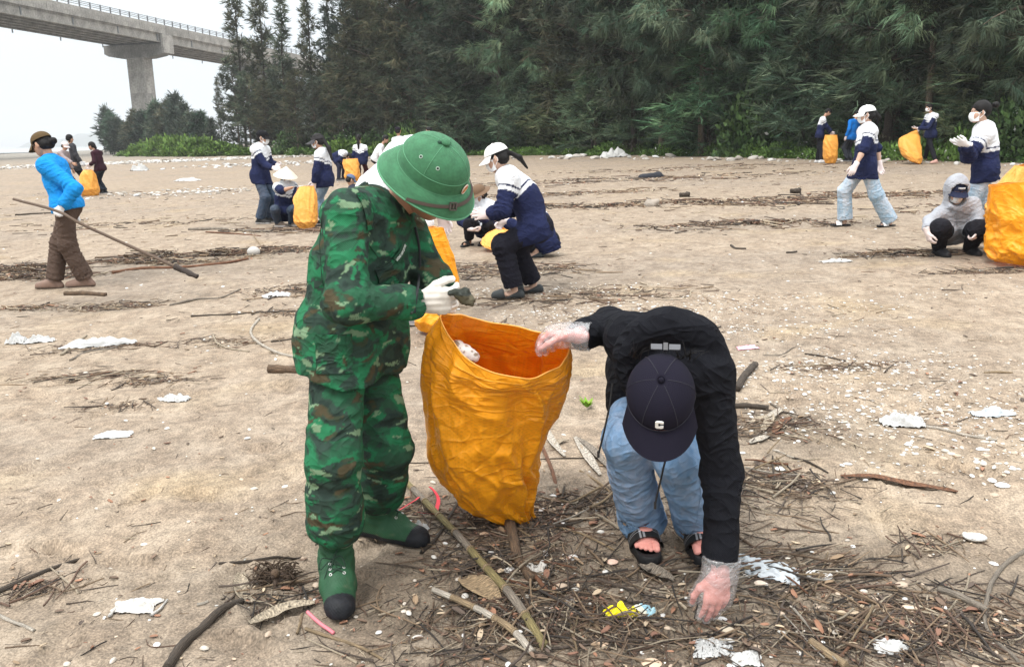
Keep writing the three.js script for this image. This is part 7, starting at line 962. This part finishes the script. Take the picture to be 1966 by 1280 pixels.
for (const a of [[985, 1080, 0.38, 0.26, 760, MX, { lift: 0.035 }], [1070, 1195, 0.5, 0.2, 800, MX, { lift: 0.03 }], [930, 1190, 0.4, 0.16, 240, MX, { lift: 0.015 }], [1240, 1140, 0.45, 0.25, 320, MX, {}], [1480, 1095, 0.42, 0.17, 520, MX, { lift: 0.02, yaw: 0.3 }], [1590, 1225, 0.5, 0.13, 560, MX, { lift: 0.02 }], [1500, 935, 0.3, 0.22, 380, MX, { lift: 0.01 }], [1475, 825, 0.35, 0.2, 330, MX, { lift: 0.02 }], [950, 1000, 0.28, 0.16, 380, MX, { lift: 0.015 }], [1095, 975, 0.28, 0.18, 380, MX, {}], [1720, 1165, 0.45, 0.16, 520, MX, {}], [1840, 1215, 0.4, 0.16, 520, MX, { lift: 0.01 }], [1790, 1045, 0.14, 0.09, 130, MX, {}], [800, 985, 0.2, 0.14, 170, MX, {}], [1300, 1000, 0.5, 0.25, 300, MX, {}], [1180, 1260, 0.8, 0.14, 400, MX, { lift: 0.02 }], [540, 1140, 0.16, 0.09, 160, MX, {}],
  [250, 505, 1.5, 0.24, 1900, MF, { lift: 0.05, size: 1.5 }], [500, 482, 0.9, 0.3, 900, MF, { lift: 0.04, size: 1.5 }], [40, 535, 0.9, 0.22, 900, MF, { lift: 0.06, size: 1.5 }], [300, 495, 0.5, 0.2, 900, MF, { lift: 0.09, size: 1.5 }], [430, 488, 0.5, 0.14, 700, MF, { lift: 0.09, size: 1.5 }], [60, 520, 0.5, 0.16, 800, MF, { lift: 0.1, size: 1.5 }], [690, 430, 1.0, 0.5, 500, MF, { lift: 0.03, size: 1.6 }], [560, 560, 0.5, 0.3, 350, MF, { size: 1.4 }], [950, 520, 0.9, 0.5, 1700, MX, { size: 1.3 }], [1120, 570, 1.1, 0.4, 600, MX, { size: 1.2 }], [640, 440, 1.2, 0.5, 700, MF, { lift: 0.03, size: 1.6 }], [540, 440, 0.9, 0.25, 500, MF, { size: 1.6 }],
  [1200, 345, 5.5, 1.5, 2000, MR, { size: 2.6 }], [1250, 392, 3.2, 0.6, 2200, MR, { size: 2.3, lift: 0.03 }], [1440, 430, 1.5, 0.45, 1500, MR, { size: 2, lift: 0.03 }], [1540, 385, 2.2, 0.7, 1700, MR, { size: 2.3 }], [1090, 372, 2.4, 0.6, 1300, MR, { size: 2.3 }], [1680, 375, 2.2, 0.8, 1400, MR, { size: 2.3 }], [1360, 322, 8, 1.6, 1200, MR, { size: 2.8 }], [1820, 400, 1.5, 0.6, 500, MF, { size: 1.8 }],
  [1750, 488, 0.75, 0.2, 900, MX, { lift: 0.06, size: 1.2 }], [1905, 520, 0.6, 0.14, 350, MX, { lift: 0.02, size: 1.2 }], [195, 725, 0.5, 0.1, 320, MX, { yaw: 0.3 }], [215, 588, 0.45, 0.16, 420, MX, {}], [300, 735, 0.35, 0.08, 220, MX, {}], [225, 778, 0.28, 0.07, 130, MX, {}], [430, 655, 0.5, 0.18, 200, MX, {}], [550, 600, 0.4, 0.15, 220, MF, {}], [190, 668, 0.6, 0.14, 220, MX, {}], [60, 1130, 0.3, 0.06, 130, MX, {}], [1620, 705, 0.4, 0.12, 260, MX, {}], [60, 590, 0.5, 0.15, 200, MF, { size: 1.3 }],
  [240, 312, 13, 5, 3000, MW, { size: 2.6 }], [430, 306, 10, 3, 1300, MW, { size: 2.6 }], [80, 320, 8, 5, 1300, MW, { size: 2.4 }], [600, 312, 8, 4, 900, MW, { size: 2.4 }], [330, 370, 4, 2, 500, MW, { size: 1.4 }], [250, 430, 3, 1.2, 400, MX, { size: 1.4 }],
  [1300, 630, 1.5, 0.75, 2800, MS, { size: 0.9 }], [1180, 600, 1.1, 0.4, 800, MS, {}], [1500, 570, 2, 0.6, 900, MS, {}], [1750, 790, 1.1, 0.5, 1500, MS, {}], [1560, 720, 1.2, 0.4, 700, MS, { size: 0.9 }], [1870, 880, 0.6, 0.35, 260, MS, { size: 1.35 }], [1640, 700, 0.9, 0.35, 500, MS, {}], [1000, 560, 1, 0.4, 400, MS, {}], [1480, 1130, 0.5, 0.25, 70, MS, { size: 1.5 }], [1000, 1100, 0.4, 0.3, 60, MS, { size: 1.6 }]]) drift(...a);
for (let i = 0; i < 5200; i++) { const D = 1.9 + 26 * R5() ** 2, x = (R5() * 2 - 1) * D * 0.68, k = R5(); lay(k < 0.5 ? 'twig' : k < 0.75 ? 'flake' : 'shell', x, -D, (k < 0.5 ? 0.02 + 0.09 * R5() ** 3 : 0.008 + 0.02 * R5() ** 2) * (1 + D * 0.05), 0, 0.15); }
for (let i = 0; i < 150; i++) { const px = 900 + 1100 * R5(), e = lerp(lerp(297, 300, clamp((px - 450) / 800)), 312, clamp((px - 1250) / 716)), g = G(px, e + 1 + 5 * R5()); lay('foam', g.x + 0.4 * gauss(), g.z + 0.5 * gauss(), (0.08 + 0.4 * R5() ** 3) * (px > 1500 ? 0.6 : 1), 0, 0.4); }
// the ones that show largest become things; the others are litter
const dist = (b) => b.big / Math.max(1.5, -b.p.z), WANT = { twig: 250, flake: 150, shell: 220, foam: 140 }, TEXTS = { twig: ['twig', 'brown or grey twig lying loose among the litter on the sand', 'twig', 'loose twigs on the sand'], flake: ['bark_chip', 'small brown chip of bark or dry leaf lying on the sand', 'bark', 'loose bark chips on the sand'], shell: ['shell', 'small white or tan sea shell lying on the sand', 'shell', 'sea shells on the sand'], foam: ['foam_piece', 'lump of dirty white foam washed up on the sand', 'foam', 'washed up foam pieces'] };
for (const kind in heap) {
  const all = heap[kind].flatMap((l, v) => l.map((b) => ({ ...b, v }))).sort((a, b) => dist(b) - dist(a)), keep = all.slice(0, WANT[kind]), rest = all.slice(WANT[kind]), mats = BITC[kind].map((c) => { const m = bitMat[kind].clone(); m.color = C(...c); return m; }), T = TEXTS[kind];
  for (const b of keep) { let mi = 0, best = 9; BITC[kind].forEach((c, i) => { const d = Math.abs(c[0] - b.c[0]) + Math.abs(c[1] - b.c[1]); if (d < best) { best = d; mi = i; } }); const m = shade(new THREE.Mesh(BIT[kind][b.v], mats[mi])); m.name = numbered(T[0]); m.position.copy(b.p); m.quaternion.copy(b.q); m.scale.copy(b.s); scene.add(m); tag(m, T[1], T[2], T[3]); }
  BIT[kind].forEach((g, v) => { const l = rest.filter((b) => b.v === v); if (!l.length) return; const im = new THREE.InstancedMesh(g, bitMat[kind], l.length); l.forEach((b, i) => { im.setMatrixAt(i, M4.compose(b.p, b.q, b.s)); im.setColorAt(i, C(...b.c)); }); im.name = numbered({ twig: 'twig_litter', flake: 'bark_litter', shell: 'shell_litter', foam: 'foam_litter' }[kind]); scene.add(shade(im)); tag(im, { twig: 'fine twigs strewn over the sand', flake: 'crumbled bark and dry leaves strewn over the sand', shell: 'shell grit strewn over the sand', foam: 'fine foam crumbs strewn over the far sand' }[kind], 'litter', null, 'stuff'); });
}
// a few large shells one can tell apart
function bigShell(px, py, size, label, turn, c, open) { const g0 = G(px, py), T = thing('large_shell', g0, label, 'shell'), g = sheet(26, 8, (u, v) => { const a = u * 6.2832, q = v * 1.45, R = Math.sin(q) * size * (1 + 0.1 * Math.cos(a)), p = V(Math.cos(a + turn) * R * 1.15, (open ? -1 : 1) * Math.cos(q) * size * 0.34 + (open ? size * 0.36 : 0) + 0.0006 * Math.sin(v * 40), Math.sin(a + turn) * R * 0.9); return p.add(g0).add(V(0, 0.003, 0)); }, 0.004, { wrap: true }); part('shell_wall', g, std(C(...c), 0.4), T); if (open) { const s = new THREE.CircleGeometry(size * 0.72, 22); s.rotateX(-Math.PI / 2); s.scale(1.12, 1, 0.85); s.translate(g0.x, g0.y + size * 0.16, g0.z); part('sand_filling', s, std(C(0.2, 0.185, 0.165), 0.95), T); } }
bigShell(1870, 1034, 0.034, 'large open white shell filled with grey sand, upper right of the curved root', 0.3, [0.66, 0.64, 0.6], true); bigShell(1574, 1108, 0.036, 'large white shell with a dark grey hollow in the litter right of the black sleeve', 2.2, [0.74, 0.72, 0.69], true); bigShell(1396, 1212, 0.02, 'round tan whelk shell just right of the reaching hand', 1, [0.42, 0.36, 0.27], false); bigShell(1746, 1166, 0.022, 'pale pinkish clam shell left of the thin forked root', 0.5, [0.6, 0.45, 0.34], false); bigShell(1458, 1128, 0.016, 'small round snail shell right of the plastic glove', 0.5, [0.55, 0.45, 0.36], false); bigShell(1152, 1234, 0.022, 'tan clam shell at the bottom of the heap below the bark chip', 0.9, [0.55, 0.4, 0.28], false); bigShell(1250, 1275, 0.024, 'tan shell at the bottom edge left of the printed plastic bag', 0.9, [0.58, 0.43, 0.31], false); bigShell(1175, 1083, 0.017, 'pinkish shell left of the right sandal', 0.9, [0.6, 0.42, 0.33], false); bigShell(930, 1030, 0.016, 'tan half shell in the sand above the heap', 0.2, [0.5, 0.36, 0.25], false); bigShell(1923, 940, 0.024, 'round white shell near the right edge above the open shell', 0.3, [0.74, 0.73, 0.71], false); bigShell(1498, 904, 0.02, 'round white shell right of the black sleeve', 0.3, [0.74, 0.73, 0.71], false);

scene.traverse((o) => { if (o.isMesh) { o.castShadow = true; o.receiveShadow = true; } });
renderer.render(scene, camera);
